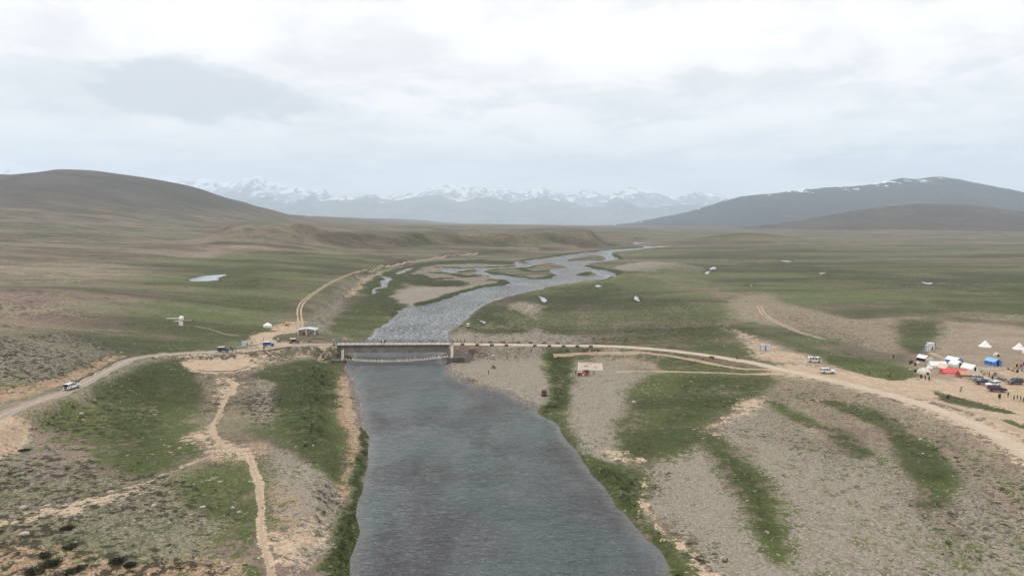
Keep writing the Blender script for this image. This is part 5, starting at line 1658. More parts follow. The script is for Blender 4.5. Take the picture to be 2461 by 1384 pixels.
def bell_tent(R, H):
    root = empty('bell_tent')
    mb = MB()
    n = 14
    rs = []
    for r, z in ((R, -0.1), (R * 1.0, 0.42), (R * 0.72, 0.85), (R * 0.36, H * 0.68), (0.05, H)):
        rs.append([(r * (1 + 0.03 * (i % 2)) * math.cos(2 * math.pi * i / n), r * (1 + 0.03 * (i % 2)) * math.sin(2 * math.pi * i / n), z) for i in range(n)])
    mb.rings(rs).build('canvas', M['canvas_white'], root)
    MB().tube((0, 0, H - 0.1), (0, 0, H + 0.2), 0.03, n=6).build('pole', M['wood'], root)
    a = -2.2
    v = [(R * 1.02 * math.cos(a + d), R * 1.02 * math.sin(a + d), z) for d, z in ((-0.16, 0), (0.16, 0))] + [(R * 0.62 * math.cos(a), R * 0.62 * math.sin(a), 1.25)]
    v += [(x * 1.02, y * 1.02, z + 0.01) for x, y, z in v]
    MB().add(v, [(0, 1, 2), (5, 4, 3), (0, 3, 4, 1), (1, 4, 5, 2), (2, 5, 3, 0)]).build('door', M['canvas_pale'], root)
    for i in range(0, n, 2):
        t = 2 * math.pi * i / n
        MB().tube((R * math.cos(t), R * math.sin(t), 0.42), (R * 1.5 * math.cos(t), R * 1.5 * math.sin(t), -0.15), 0.015, n=4).build('guy_rope', M['cable'], root)
    return root


def dome_tent(R, H, mat, ribs=True, wob=0.05, seed=1, name='dome_tent', stretch=1.0):
    root = empty(name)
    prof = [(R * 1.02, -0.15), (R, 0.15 * H), (R * 0.93, 0.42 * H), (R * 0.75, 0.68 * H), (R * 0.48, 0.87 * H), (R * 0.2, 0.97 * H), (0.03, H)]
    mb = MB(); mb.lathe(prof, 16, wob=wob, seed=seed)
    mb.v = [(x * stretch, y, z) for x, y, z in mb.v]
    mb.build('canvas', M[mat], root, smooth=True)
    if ribs:
        for k in range(3):
            a = k * math.pi / 3 + 0.3
            mb = MB()
            pts = [(r * 1.015, z) for r, z in prof[1:]] + [(-r * 1.015, z) for r, z in prof[1:][::-1]]
            for (r0, z0), (r1, z1) in zip(pts, pts[1:]):
                mb.tube((r0 * math.cos(a) * stretch, r0 * math.sin(a), z0 + 0.015), (r1 * math.cos(a) * stretch, r1 * math.sin(a), z1 + 0.015), 0.025, n=4)
            mb.build('rib', M['canvas_grey'], root)
    mb = MB(); mb.lathe([(0.02, 0), (0.5, 0), (0.5, 0.03), (0.02, 0.03)], 10)
    mb.v = [(x, -R * 0.985 - z + 0.0, y * 1.1 + 0.42) for x, y, z in mb.v]
    mb.build('door', M['opening'] if mat == 'canvas_pale' else M['canvas_grey'], root)
    return root


def thing(o, u, v, heading, label, category, group=None, dz=0.0):
    put(o, u, v, heading, dz)
    return tag(o, label, category, group)


tg = 'tents of the camp'
thing(bell_tent(2.35, 2.9), 2367, 834, 0, 'white bell tent standing alone behind the blue tent', 'tent', tg)
thing(bell_tent(2.35, 2.9), 2449, 840, 25, 'white bell tent at the right edge of the camp', 'tent', tg)
thing(dome_tent(1.0, 1.4, 'canvas_white', seed=5), 2463, 849, 0, 'white dome tent cut by the right edge below the bell tent', 'tent', tg)
thing(dome_tent(1.15, 1.6, 'canvas_pale', seed=6), 2394, 856, 0, 'small pale dome tent just behind the blue ridge tent', 'tent', tg)
thing(ridge_tent(4.2, 3.2, 2.6, 1.5, 'canvas_sky', 'canvas_blue', 'opening', 1, windows=2), 2386, 877, -80, 'bright blue ridge tent with a light blue roof and dark doorway', 'tent', tg)
thing(ridge_tent(4.4, 3.4, 2.5, 1.4, 'canvas_white', 'canvas_blue', None, 1), 2292, 873, -72, 'blue-walled tent with a white roof behind the white tents', 'tent', tg)
thing(ridge_tent(3.6, 2.8, 2.2, 1.1, 'canvas_white', 'opening', None, 1), 2219, 866, -70, 'white sheet tent with dark open sides leftmost in the camp', 'tent', tg)
thing(dome_tent(1.65, 1.9, 'canvas_grey', ribs=False, wob=0.12, seed=8), 2235, 870, 0, 'grey dome tent squeezed between two white tents', 'tent', tg)
thing(ridge_tent(5.6, 3.0, 2.1, 0.7, 'canvas_white', 'canvas_white', None, 1), 2252, 881, -4, 'long white ridge tent behind the pale dome tent', 'tent', tg)
thing(ridge_tent(3.6, 2.8, 1.9, 0.35, 'canvas_cream', 'canvas_cream', None, 1), 2269, 886, -78, 'cream tent half hidden behind the red tent', 'tent', tg)
thing(ridge_tent(3.8, 3.2, 2.4, 0.9, 'canvas_white', 'canvas_white', 'green_cloth', 1), 2298, 880, -84, 'white ridge tent with a dark green door flap', 'tent', tg)
thing(ridge_tent(4.2, 3.4, 2.3, 0.8, 'canvas_white', 'canvas_white', 'opening', 1), 2330, 889, -72, 'white ridge tent with a wide black opening behind the rust tent', 'tent', tg)
thing(dome_tent(2.2, 2.1, 'canvas_pale', seed=11, wob=0.04), 2220.5, 898, 0, 'pale ribbed dome tent nearest the road at the left of the camp', 'tent', tg)
thing(ridge_tent(8.0, 3.0, 2.0, 0.75, 'canvas_red', 'canvas_red', None, 1, trim='canvas_white'), 2292, 899, -3, 'long red tent with a white skirt in the camp', 'tent', tg)
thing(ridge_tent(6.6, 3.2, 2.3, 1.2, 'canvas_tan', 'canvas_rust', None, -1, trim='canvas_cream'), 2328, 907, -4, 'rust-walled tent with a tan roof in front of the red tent', 'tent', tg)


def cloth_heap(w, d, h, mat, seed):
    mb = MB()
    rr = random.Random(seed)
    n = 10
    for_ring = lambda s, z: [(w * s * math.cos(2 * math.pi * i / n) * rr.uniform(.85, 1.1), d * s * math.sin(2 * math.pi * i / n) * rr.uniform(.85, 1.1), z * rr.uniform(.8, 1.2)) for i in range(n)]
    mb.rings([for_ring(1, -0.1), for_ring(0.95, h * 0.35), for_ring(0.6, h * 0.8), for_ring(0.2, h)])
    return mb.build('cloth_sheet', M[mat])


thing(cloth_heap(1.2, 0.8, 0.9, 'canvas_white', 3), 2233, 886, 0, 'loose white sheet heaped behind the pale dome tent', 'sheet')
thing(cloth_heap(0.9, 0.5, 0.12, 'canvas_white', 4), 2206, 871, 20, 'flat white sheet lying left of the open-sided tent', 'sheet')
thing(cloth_heap(0.6, 0.4, 0.1, 'canvas_cream', 5), 2187, 888, 0, 'small pale rag on the ground left of the dome tent', 'sheet')


def drum(name='rusty_drum', mat='barrel', r=0.36, h=1.05):
    root = empty(name)
    MB().lathe([(r * .96, -0.1), (r, 0.0), (r, h * .32), (r * 1.05, h * .34), (r, h * .36), (r, h * .64), (r * 1.05, h * .66), (r, h * .68), (r, h), (r * .92, h), (r * .92, h - 0.04)], 14).build('body', M[mat], root)
    MB().lathe([(0.03, h - 0.03), (0.03, h + 0.03), (0.09, h + 0.03), (0.09, h - 0.03)], 8, c=(r * 0.5, 0)).build('cap', M['black'], root)
    return root


dg = 'drums around the camp'
for u, v, lab in ((2187, 875, 'rusty drum, nearer one of the two touching left of the camp'), (2191, 872.5, 'rusty drum, farther one of the two touching left of the camp'), (2199.6, 879, 'rusty drum between the touching drums and the white tents'), (2199.6, 894, 'rusty drum left of the pale dome tent'), (2213.5, 908, 'dark drum in front of the pale dome tent beside two walkers')):
    thing(drum(), u, v, 0, lab, 'drum', dg)
thing(drum('litter_bin', 'bin', 0.33, 0.95), 2277.5, 957, 0, 'dark litter bin beside the green strip in front of the camp', 'bin')
thing(drum('litter_bin', 'bin', 0.35, 0.9), 2445, 895, 0, 'dark bin next to the coloured crowd at the right edge', 'bin')


def cabin(w, d, h, mat, roof, panels=3, name='toilet_cabin'):
    root = empty(name)
    MB().box(-w / 2, w / 2, -d / 2, d / 2, -0.1, h, 0.03).build('body', M[mat], root)
    mb = MB(); mb.extrude([(-w / 2 - 0.08, h + 0.003), (w / 2 + 0.08, h + 0.003), (w / 2 + 0.08, h + 0.10), (0, h + 0.16), (-w / 2 - 0.08, h + 0.10)], d / 2 + 0.08); mb.build('roof', M[roof], root)
    for k in range(panels):
        xx = -w / 2 + w * (k + 0.5) / panels
        p = MB().box(xx - w / panels * 0.36, xx + w / panels * 0.36, -d / 2 - 0.035, -d / 2 - 0.003, 0.08, h - 0.15).build('door', M['sheet_white'], root)
        MB().box(xx + w / panels * 0.2, xx + w / panels * 0.26, -d / 2 - 0.07, -d / 2 - 0.036, h * 0.45, h * 0.52).build('handle', M['black'], p)
    return root


cg = 'portable cabins'
thing(cabin(1.55, 1.5, 2.2, 'sheet_blue', 'sheet', 2), 1832, 842, 0, 'white and grey portable toilet, left of the pair beyond the road', 'cabin', cg)
thing(cabin(1.55, 1.5, 2.2, 'sheet_blue', 'sheet', 2), 1844.5, 842, 0, 'white and grey portable toilet, right of the pair beyond the road', 'cabin', cg)
thing(cabin(2.3, 1.8, 2.4, 'sheet_white', 'sheet_white', 1), 2236, 838.5, -6, 'white portable cabin behind the camp, larger of two', 'cabin', cg)
thing(cabin(1.6, 1.4, 2.3, 'sheet_blue', 'sheet', 2), 2229, 844, -4, 'grey-blue portable cabin in front of the white one', 'cabin', cg)


def signboard(w, h, lift_, mat, red=False):
    root = empty('signboard')
    bd = MB().box(-w / 2, w / 2, -0.04, 0.04, lift_, lift_ + h).build('board', M[mat], root)
    for s in (-1, 1):
        MB().tube((s * w * 0.38, 0.08, -0.3), (s * w * 0.38, 0.08, lift_ + h * 0.9), 0.04, n=6).build('post', M['grey_paint'], root)
    if red:
        rr = random.Random(2)
        for k in range(5):
            x = -w * 0.32 + k * w * 0.14
            MB().box(x, x + w * 0.12, -0.052, -0.042, lift_ + h * rr.uniform(.22, .45), lift_ + h * rr.uniform(.6, .85)).build('red_print', M['sign_red'], bd)
    else:
        for k in range(4):
            MB().box(-w * 0.36, w * (0.36 - 0.1 * (k % 2)), -0.052, -0.042, lift_ + h * (0.2 + 0.17 * k), lift_ + h * (0.24 + 0.17 * k)).build('text_line', M['sheet_blue'], bd)
    return root


sg = 'signs'
thing(signboard(1.9, 1.8, 0.35, 'sign_blue'), 587, 832, 4, 'pale blue signboard beside the road, left of the red and white one', 'sign', sg)
thing(signboard(1.8, 1.5, 0.35, 'whitewash', True), 605, 830, 4, 'white signboard with red print beside the road', 'sign', sg)
thing(signboard(0.8, 0.75, 0.5, 'whitewash'), 512, 851, 0, 'small white sign on the verge left of the dark blue jeep', 'sign', sg)
thing(signboard(0.7, 0.7, 0.5, 'whitewash'), 668.5, 818, 0, 'small white sign by the motorcycle between two jeeps', 'sign', sg)
thing(signboard(0.9, 1.0, 0.4, 'whitewash'), 1936, 876, 0, 'small white sign standing in front of the minivan', 'sign', sg)
thing(signboard(0.5, 0.5, 0.9, 'whitewash'), 801, 823, 0, 'little white sign at the left end of the bridge', 'sign', sg)


def low_wall(pts, w, h, mat, label, name='low_wall'):
    p = np.array([spot(u, v) for u, v in pts])
    v, f = [], []
    n = len(p)
    for i in range(n):
        a = p[max(i - 1, 0)]; b = p[min(i + 1, n - 1)]
        d = (b - a)[:2]; d /= np.linalg.norm(d)
        q = np.array([-d[1], d[0]]) * w / 2
        z = p[i, 2]
        v += [(p[i, 0] - q[0], p[i, 1] - q[1], z - 0.5), (p[i, 0] + q[0], p[i, 1] + q[1], z - 0.5), (p[i, 0] + q[0] * .8, p[i, 1] + q[1] * .8, z + h), (p[i, 0] - q[0] * .8, p[i, 1] - q[1] * .8, z + h)]
    for i in range(n - 1):
        for k in range(4):
            f.append((i * 4 + k, i * 4 + (k + 1) % 4, (i + 1) * 4 + (k + 1) % 4, (i + 1) * 4 + k))
    f += [(3, 2, 1, 0), tuple((n - 1) * 4 + k for k in range(4))]
    return tag(MB().add(v, f).build(name, M[mat]), label, 'wall')


low_wall([(568, 836.5), (590, 833), (612, 829.5), (631, 826.5)], 0.4, 0.45, 'concrete_pale', 'low pale wall along the road under the signboards')
low_wall([(612, 847), (640, 843), (665, 839), (700, 834.5)], 0.45, 0.3, 'rubble', 'low rubble wall along the near road edge below the jeeps')
low_wall([(672, 823), (690, 822.5), (700, 822.5)], 0.3, 0.4, 'concrete_pale', 'short pale wall behind the dark red jeep')
low_wall([(742, 821), (750, 813), (757, 806)], 0.5, 0.4, 'rubble', 'low rubble wall running from the road up to the stone hut')
low_wall([(600, 1.0 * 881), (560, 893), (500, 893), (475, 890)], 0.4, 0.2, 'rubble', 'line of stones edging the scraped sandy lot')

# stone hut with a shallow gable
hut = empty('stone_hut'); put(hut, 737, 806, 3)
tag(hut, 'grey stone hut with white corner pillars, red door and sheet roof', 'hut')
HW_, HD, WH, RH = 3.9, 5.6, 2.35, 3.05
pent = [(-HW_, -0.4), (HW_, -0.4), (HW_, WH), (0, RH), (-HW_, WH)]
mb = MB()
mb.add([(x, 0, z) for x, z in pent] + [(x, HD, z) for x, z in pent], [(0, 1, 2, 3, 4), (9, 8, 7, 6, 5)] + [(i, i + 5, (i + 1) % 5 + 5, (i + 1) % 5) for i in range(5)])
mb.build('wall', M['hut_stone'], hut)
for s in (-1, 1):
    e = [(0, -0.35, RH + 0.02), (s * (HW_ + 0.4), -0.35, WH - 0.06), (s * (HW_ + 0.4), HD + 0.35, WH - 0.06), (0, HD + 0.35, RH + 0.02)]
    e2 = [(x, y, z + 0.10) for x, y, z in e]
    MB().add(e + e2, [(3, 2, 1, 0), (4, 5, 6, 7), (0, 1, 5, 4), (1, 2, 6, 5), (2, 3, 7, 6), (3, 0, 4, 7)]).build('roof', M['sheet'], hut)
for x, zt in ((-HW_ + 0.08, WH), (-0.15, RH - 0.05), (HW_ - 0.2, WH)):
    MB().box(x - 0.2, x + 0.2, -0.10, 0.15, -0.4, zt - 0.03).build('pillar', M['whitewash'], hut)
d = MB().box(-1.75, -0.62, -0.05, 0.06, -0.2, 1.85).build('door', M['door_red'], hut)
MB().box(-1.95, -0.45, -0.09, 0.02, 1.853, 2.05).build('lintel', M['whitewash'], d)
w = MB().box(1.45, 2.05, -0.03, 0.06, 0.95, 1.75).build('window', M['opening'], hut)
MB().box(1.30, 2.20, -0.08, 0.02, 1.753, 1.92).build('lintel', M['whitewash'], w)
MB().box(1.32, 1.448, -0.08, 0.02, 0.85, 1.75).build('frame', M['whitewash'], w)

# white yurt and clay dome
yurt = empty('white_yurt'); put(yurt, 643, 786, 0)
tag(yurt, 'white round tent with a peaked roof and a pole in the valley', 'tent')
MB().lathe([(2.05, -0.3), (2.05, 0.95), (2.12, 1.0)], 12).build('wall', M['canvas_white'], yurt)
MB().lathe([(2.2, 0.92), (1.2, 1.55), (0.45, 1.98), (0.06, 2.25)], 12).build('roof', M['canvas_white'], yurt)
MB().tube((0.15, 0.5, 2.1), (0.15, 0.5, 3.0), 0.05, n=6).build('pole', M['wood'], yurt)
MB().box(-0.4, 0.4, -2.12, -2.03, -0.1, 0.9).build('door', M['canvas_pale'], yurt)
dome = empty('clay_dome'); put(dome, 690.5, 782, 0)
tag(dome, 'tan clay dome beside the white round tent', 'dome')
MB().lathe([(1.15, -0.3), (1.32, 0.3), (1.30, 0.9), (1.05, 1.45), (0.6, 1.85), (0.25, 1.98)], 16, wob=0.03).build('shell', M['clay'], dome, smooth=True)
MB().lathe([(0.26, 1.9), (0.28, 2.1), (0.12, 2.22)], 10).build('cap', M['clay'], dome)
MB().box(-0.3, 0.3, -1.36, -1.2, -0.1, 0.7).build('opening', M['opening'], dome)

# ruined compound with the round white dome
ruin = empty('stone_ruin'); put(ruin, 436, 770, 0)
tag(ruin, 'low stone ruin with a round white dome, long grey wall and square white board', 'ruin')
mb = MB(); mb.lathe([(1.0, -0.2), (1.18, 0.5), (1.20, 1.2), (1.0, 1.75), (0.6, 2.15), (0.05, 2.3)], 18); mb.build('dome', M['whitewash'], ruin, smooth=True)
MB().lathe([(0.5, -0.2), (0.55, 0.6), (0.35, 0.95), (0.05, 1.05)], 12, c=(-3.9, 1.4)).build('small_dome', M['whitewash'], ruin, smooth=True)
mb = MB(); mb.add([(-7.4, 0.1, 0.95), (-1.0, -0.2, 0.95), (-1.0, -0.2, -0.6), (-2.0, -0.2, -0.5), (-4.0, 0, 0.5), (-7.4, 0.1, 0.65)] + [(-7.4, 0.5, 0.95), (-1.0, 0.3, 0.95), (-1.0, 0.3, -0.6), (-2.0, 0.3, -0.5), (-4.0, 0.45, 0.5), (-7.4, 0.5, 0.65)],
                  [(0, 1, 2, 3, 4, 5), (11, 10, 9, 8, 7, 6)] + [(i, i + 6, (i + 1) % 6 + 6, (i + 1) % 6) for i in range(6)])
mb.build('wall', M['concrete_pale'], ruin)
mb = MB(); mb.box(-7.6, -0.6, 0.05, 0.55, 0.953, 1.12, 0.03); mb.build('coping', M['whitewash'], ruin)
mb = MB(); mb.box(-1.2, 5.2, -2.6, -2.1, -0.6, 0.05, 0.1); mb.box(1.2, 5.4, 0.2, 0.8, -0.5, 0.35, 0.1); mb.build('foundation', M['rubble'], ruin)
mb = MB(); mb.box(-2.8, 0.9, -3.0, -2.64, -0.5, 0.15, 0.05); mb.build('ledge', M['whitewash'], ruin)
bx_, by_, bz_ = (a - b for a, b in zip(spot(435, 783), ruin.location))
MB().box(bx_ - 1.0, bx_ + 1.0, by_ - 0.05, by_ + 0.05, bz_ + 0.1, bz_ + 2.1).build('board', M['whitewash'], ruin)
for s in (-0.8, 0.8):
    MB().tube((bx_ + s, by_ + 0.1, bz_ - 0.4), (bx_ + s, by_ + 0.1, bz_ + 1.9), 0.05, n=6).build('post', M['wood'], ruin)
rr = random.Random(6)
for k in range(16):
    x, y = rr.uniform(2.0, 5.6), rr.uniform(-2.0, 1.5)
    mb = MB(); mb.lathe([(0.25, -0.3), (0.34, 0.0), (0.22, 0.22), (0.04, 0.3)], 6, c=(x, y), wob=0.5, seed=k); mb.build('stone', M['rock'], ruin)

# pale pad marked out with stones
pad_c = ground_at([(1390, 871.5), (1445, 873), (1448, 891.5), (1390.5, 890.5)])
n = 8
pv_, pf_ = [], []
for i in range(n + 1):
    for j in range(n + 1):
        s, t = i / n, j / n
        p = (pad_c[0] * (1 - s) + pad_c[1] * s) * (1 - t) + (pad_c[3] * (1 - s) + pad_c[2] * s) * t
        pv_.append((p[0], p[1], float(height(*p)) + 0.09))
for i in range(n):
    for j in range(n):
        pf_.append((i * (n + 1) + j, (i + 1) * (n + 1) + j, (i + 1) * (n + 1) + j + 1, i * (n + 1) + j + 1))
pad = mesh_obj('levelled_pad', pv_, pf_, plain('packed_pale_grit', (0.37, 0.315, 0.26), 0.95, 0.06, 0.6))
tag(pad, 'pale levelled rectangular pad edged with stones on the gravel bar', kind='structure')
for a, b in ((0, 3), (1, 2), (0, 1), (3, 2)):
    for k in range(14):
        t = (k + rr.uniform(.2, .8)) / 14
        p = pad_c[a] * (1 - t) + pad_c[b] * t
        mb = MB(); mb.lathe([(0.16, -0.1), (0.2, 0.05), (0.1, 0.22), (0.02, 0.25)], 6, wob=0.5, seed=k * 4 + a)
        st = mb.build('edge_stone', M['whitewash'] if (a, b) in ((0, 3), (1, 2)) else M['rock'], pad)
        st.location = (p[0], p[1], float(height(*p)) + 0.05)
# darker marks laid out on the pad in small stones
for (su, sv, w, h) in ((0.33, 0.42, 1.9, 0.5), (0.28, 0.50, 0.5, 0.5), (0.38, 0.52, 0.5, 0.6), (0.72, 0.52, 1.3, 0.22), (0.72, 0.62, 1.3, 0.22), (0.40, 0.2, 0.5, 0.3), (0.52, 0.2, 0.7, 0.4), (0.82, 0.66, 0.4, 0.3)):
    p = (pad_c[0] * (1 - su) + pad_c[1] * su) * (1 - sv) + (pad_c[3] * (1 - su) + pad_c[2] * su) * sv
    mb = MB(); mb.lathe([(0.5, 0.0), (0.48, 0.06), (0.1, 0.09)], 9, wob=0.4, seed=int(su * 100))
    mb.v = [(x * w, y * h * 2, z) for x, y, z in mb.v]
    st = mb.build('stone_mark', M['concrete_dark'], pad)
    st.location = (p[0], p[1], float(height(*p)) + 0.085)

# ------------------------------------------------------------------ people and animals: one skinned body per pose, shared
def skin_mesh(name, joints, bones, groups, mats, root=0, sub=1):
    """joints: (x, y, z, r); bones: index pairs; groups: material slot of each bone"""
    me = bpy.data.meshes.new(name)
    me.from_pydata([j[:3] for j in joints], bones, [])
    o = bpy.data.objects.new(name, me)
    COL.objects.link(o)
    sk = o.modifiers.new('skin', 'SKIN')
    sk.use_smooth_shade = True
    for i, j in enumerate(joints):
        d = me.skin_vertices[0].data[i]
        d.radius = (j[3], j[3])
        d.use_root = (i == root)
    if sub:
        o.modifiers.new('sub', 'SUBSURF').levels = sub
    dg_ = bpy.context.evaluated_depsgraph_get()
    res = bpy.data.meshes.new_from_object(o.evaluated_get(dg_))
    res.name = name
    bpy.data.objects.remove(o)
    for m_ in mats:
        res.materials.append(m_)
    J = np.array([j[:3] for j in joints])
    a, b = J[[p for p, _ in bones]], J[[q for _, q in bones]]
    cs = np.zeros(len(res.polygons) * 3); res.polygons.foreach_get('center', cs); cs = cs.reshape(-1, 3)
    ab = b - a
    t = np.clip(((cs[:, None, :] - a) * ab).sum(-1) / ((ab * ab).sum(-1) + 1e-9), 0, 1)
    d = np.linalg.norm(cs[:, None, :] - (a + t[..., None] * ab), axis=-1)
    res.polygons.foreach_set('material_index', np.array(groups)[d.argmin(1)].astype(np.int32))
    return res


def human(pose):
    """slots: 0 skin, 1 hair, 2 top, 3 trousers, 4 shoes"""
    J, Bn, G = [], [], []

    def j(x, y, z, r):
        J.append((x, y, z, r)); return len(J) - 1

    def bone(a, b, g):
        Bn.append((a, b)); G.append(g)
    dz = 0.0
    lean = 0.0
    if pose == 'sit':
        dz = -0.66
    if pose == 'ride':
        dz, lean = -0.05, 0.12
    if pose == 'crouch':
        dz, lean = -0.48, 0.16
    pel = j(0, 0, 0.94 + dz, 0.135)
    sp = j(lean * 0.4, 0, 1.16 + dz, 0.125); ch = j(lean, 0, 1.36 + dz, 0.14)
    nk = j(lean + 0.01, 0, 1.49 + dz, 0.052); h0 = j(lean + 0.03, 0, 1.56 + dz, 0.072); h1 = j(lean + 0.03, 0, 1.64 + dz, 0.096); h2 = j(lean + 0.01, 0, 1.71 + dz, 0.078)
    bone(pel, sp, 2); bone(sp, ch, 2); bone(ch, nk, 2); bone(nk, h0, 0); bone(h0, h1, 0); bone(h1, h2, 1)
    ns = j(lean + 0.135, 0, 1.61 + dz, 0.016); bone(h1, ns, 0)
    for s in (-1, 1):
        sh = j(lean, s * 0.18, 1.40 + dz, 0.068)
        if pose == 'hips':
            el, wr, pm = (-0.06, s * 0.36, 1.17), (0.06, s * 0.22, 1.0), (0.10, s * 0.17, 0.98)
        elif pose in ('ride',):
            el, wr, pm = (0.30, s * 0.26, 1.16 + dz), (0.52, s * 0.28, 1.13 + dz), (0.58, s * 0.27, 1.12 + dz)
        elif pose in ('sit', 'crouch'):
            el, wr, pm = (0.12 + lean, s * 0.25, 1.14 + dz), (0.34 + lean, s * 0.16, 1.06 + dz), (0.41 + lean, s * 0.13, 1.04 + dz)
        elif pose == 'walk':
            el, wr, pm = (-0.08 * s, s * 0.25, 1.12), (0.10 - 0.12 * s, s * 0.25, 0.90), (0.14 - 0.13 * s, s * 0.24, 0.83)
        else:
            el, wr, pm = (-0.02, s * 0.25, 1.12), (0.05, s * 0.26, 0.88), (0.07, s * 0.25, 0.81)
        e, w, p = j(*el, 0.050), j(*wr, 0.034), j(*pm, 0.036)
        bone(ch, sh, 2); bone(sh, e, 2); bone(e, w, 2); bone(w, p, 0)
        dirv = np.array(pm) - np.array(wr); dirv = dirv / np.linalg.norm(dirv)
        side = np.cross(dirv, (0, s, 0.2)); side /= np.linalg.norm(side) + 1e-9
        for k, ln in enumerate((0.075, 0.085, 0.08, 0.06)):
            q = np.array(pm) + side * (k - 1.5) * 0.021 + dirv * ln + np.array((0.01, -s * 0.012, 0))
            bone(p, j(*q, 0.010), 0)
        q = np.array(wr) * 0.4 + np.array(pm) * 0.6 + side * -0.055 + dirv * 0.03
        bone(p, j(*q, 0.011), 0)
        hp = j(0, s * 0.095, 0.88 + dz, 0.098)
        if pose == 'walk':
            kn, an, to = (0.14 * s, s * 0.10, 0.49), (0.24 * s - 0.06, s * 0.10, 0.10), (0.24 * s + 0.08, s * 0.11, 0.045)
        elif pose == 'sit':
            kn, an, to = (0.42, s * 0.20, 0.42), (0.30, s * 0.12, 0.09), (0.43, s * 0.13, 0.045)
        elif pose == 'ride':
            kn, an, to = (0.38, s * 0.22, 0.66), (0.16, s * 0.22, 0.30), (0.32, s * 0.23, 0.26)
        elif pose == 'crouch':
            kn, an, to = (0.36, s * 0.18, 0.46), (0.05, s * 0.12, 0.09), (0.19, s * 0.13, 0.045)
        else:
            kn, an, to = (0.02, s * 0.105, 0.49), (-0.01, s * 0.11, 0.09), (0.13, s * 0.12, 0.045)
        k_, a_, t_ = j(*kn, 0.072), j(*an, 0.048), j(*to, 0.038)
        bone(pel, hp, 3); bone(hp, k_, 3); bone(k_, a_, 3); bone(a_, t_, 4)
    return skin_mesh('person_' + pose, J, Bn, G, [M['skin'], M['hair'], CLOTH['black'], CLOTH['black'], M['shoe']])


BODY = {p: human(p) for p in ('stand', 'walk', 'hips', 'sit', 'ride', 'crouch')}
# long loose shirt worn over the trousers by those standing
tm = MB()
n = 12
tm.rings([[(r * 0.72 * math.cos(2 * math.pi * i / n), r * math.sin(2 * math.pi * i / n), z) for i in range(n)] for r, z in ((0.235, 0.55), (0.232, 0.75), (0.205, 0.98), (0.195, 1.16), (0.205, 1.34), (0.14, 1.45))], True, True)
tunic0 = tm.build('tunic', CLOTH['black'], None, True)
TUNIC = tunic0.data
bpy.data.objects.remove(tunic0)


def person(u, v, pose, top, legs, heading, label, group=None, tunic=False, at_=None, size=1.0, hair=None):
    o = bpy.data.objects.new('person', BODY[pose])
    COL.objects.link(o)
    for i, m_ in ((2, CLOTH[top]), (3, CLOTH[legs])):
        o.material_slots[i].link = 'OBJECT'
        o.material_slots[i].material = m_
    if hair:
        o.material_slots[1].link = 'OBJECT'; o.material_slots[1].material = CLOTH[hair]
    if at_ is None:
        put(o, u, v, heading, 0.06)
    else:
        o.location = at_; o.rotation_euler = (0, 0, math.radians(heading))
    o.scale = (size, size, size)
    if tunic:
        c = bpy.data.objects.new('tunic', TUNIC); COL.objects.link(c); c.parent = o
        c.material_slots[0].link = 'OBJECT'; c.material_slots[0].material = CLOTH[top]
    return tag(o, label, 'person', group)


def on_plane(u, v, z):
    x, y = at(u, v, z)
    return (x, y, z)


g = 'people by the jeeps at the bridge head'
person(555.5, 844, 'stand', 'charcoal', 'black', -60, 'person in dark clothes right at the bonnet of the dark blue jeep', g)
person(559.5, 847.5, 'walk', 'brown', 'black', -40, 'person in brown walking away from the dark blue jeep', g)
person(567.5, 853, 'stand', 'black', 'black', 200, 'person in black standing on the road near the low pale wall', g, True)
person(591, 856, 'walk', 'black', 'charcoal', 250, 'person in black walking towards the parked motorcycle', g)
person(594, 834, 'stand', 'black', 'grey', 90, 'person in black standing between the two signboards', g)
person(634.5, 841.5, 'stand', 'black', 'black', 100, 'person in black in front of the bright blue jeep', g, True)
person(698, 827, 'hips', 'yellow', 'black', -80, 'person in a yellow top leaning at the dark red jeep', g)
person(675.5, 820.5, 'stand', 'charcoal', 'black', 0, 'person in dark grey between the blue and dark red jeeps', g)
person(633, 819, 'stand', 'beige', 'olive', 180, 'person in beige on the sandy track behind the blue jeep', g)
g = 'people on the road bridge'
person(0, 0, 'stand', 'black', 'black', -90, 'person in black at the bridge railing, left of the pair', g, True, on_plane(916.6, 826.5, 6.05))
person(0, 0, 'stand', 'white', 'beige', 60, 'person in pale clothes between two dark figures on the bridge', g, True, on_plane(920.4, 825.5, 6.05))
person(0, 0, 'hips', 'black', 'black', -80, 'person in black at the bridge railing, right of the pair', g, True, on_plane(925.2, 826.5, 6.05))
g = 'people on the causeway'
person(1099, 824, 'walk', 'black', 'black', 180, 'person in black just past the right end of the bridge', g, True)
person(1107, 824.5, 'walk', 'charcoal', 'black', 180, 'person in charcoal behind the first causeway guard block', g)
person(1116, 824, 'walk', 'black', 'navy', 0, 'person in black and navy above the first guard block', g, True)
person(1135.5, 824.5, 'stand', 'beige', 'beige', 90, 'person in beige on the causeway near the second guard block', g, True)
person(1142, 825, 'walk', 'brown', 'black', 180, 'person in brown walking on the causeway by the second guard block', g)
person(1158, 826.5, 'crouch', 'red', 'red', -90, 'person in red crouching on the causeway edge', g)
person(1770.3, 864.5, 'walk', 'black', 'black', 165, 'person in black walking on the pale road, left of two', g, True)
person(1774.8, 864.5, 'walk', 'grey', 'black', 165, 'person in grey walking on the pale road, right of two', g)
g = 'people at the footbridge'
fz = lambda u: (z_on(u, 860, FY)[0], FY, fz0 + deck_z((z_on(u, 860, FY)[0] - fx0) / FL) + 0.05)
person(812.5, 860, 'stand', 'black', 'black', 0, 'person in black beside the left footbridge landing', g)
person(0, 0, 'walk', 'brown', 'black', 0, 'person in brown, first on the left end of the footbridge', g, False, fz(838))
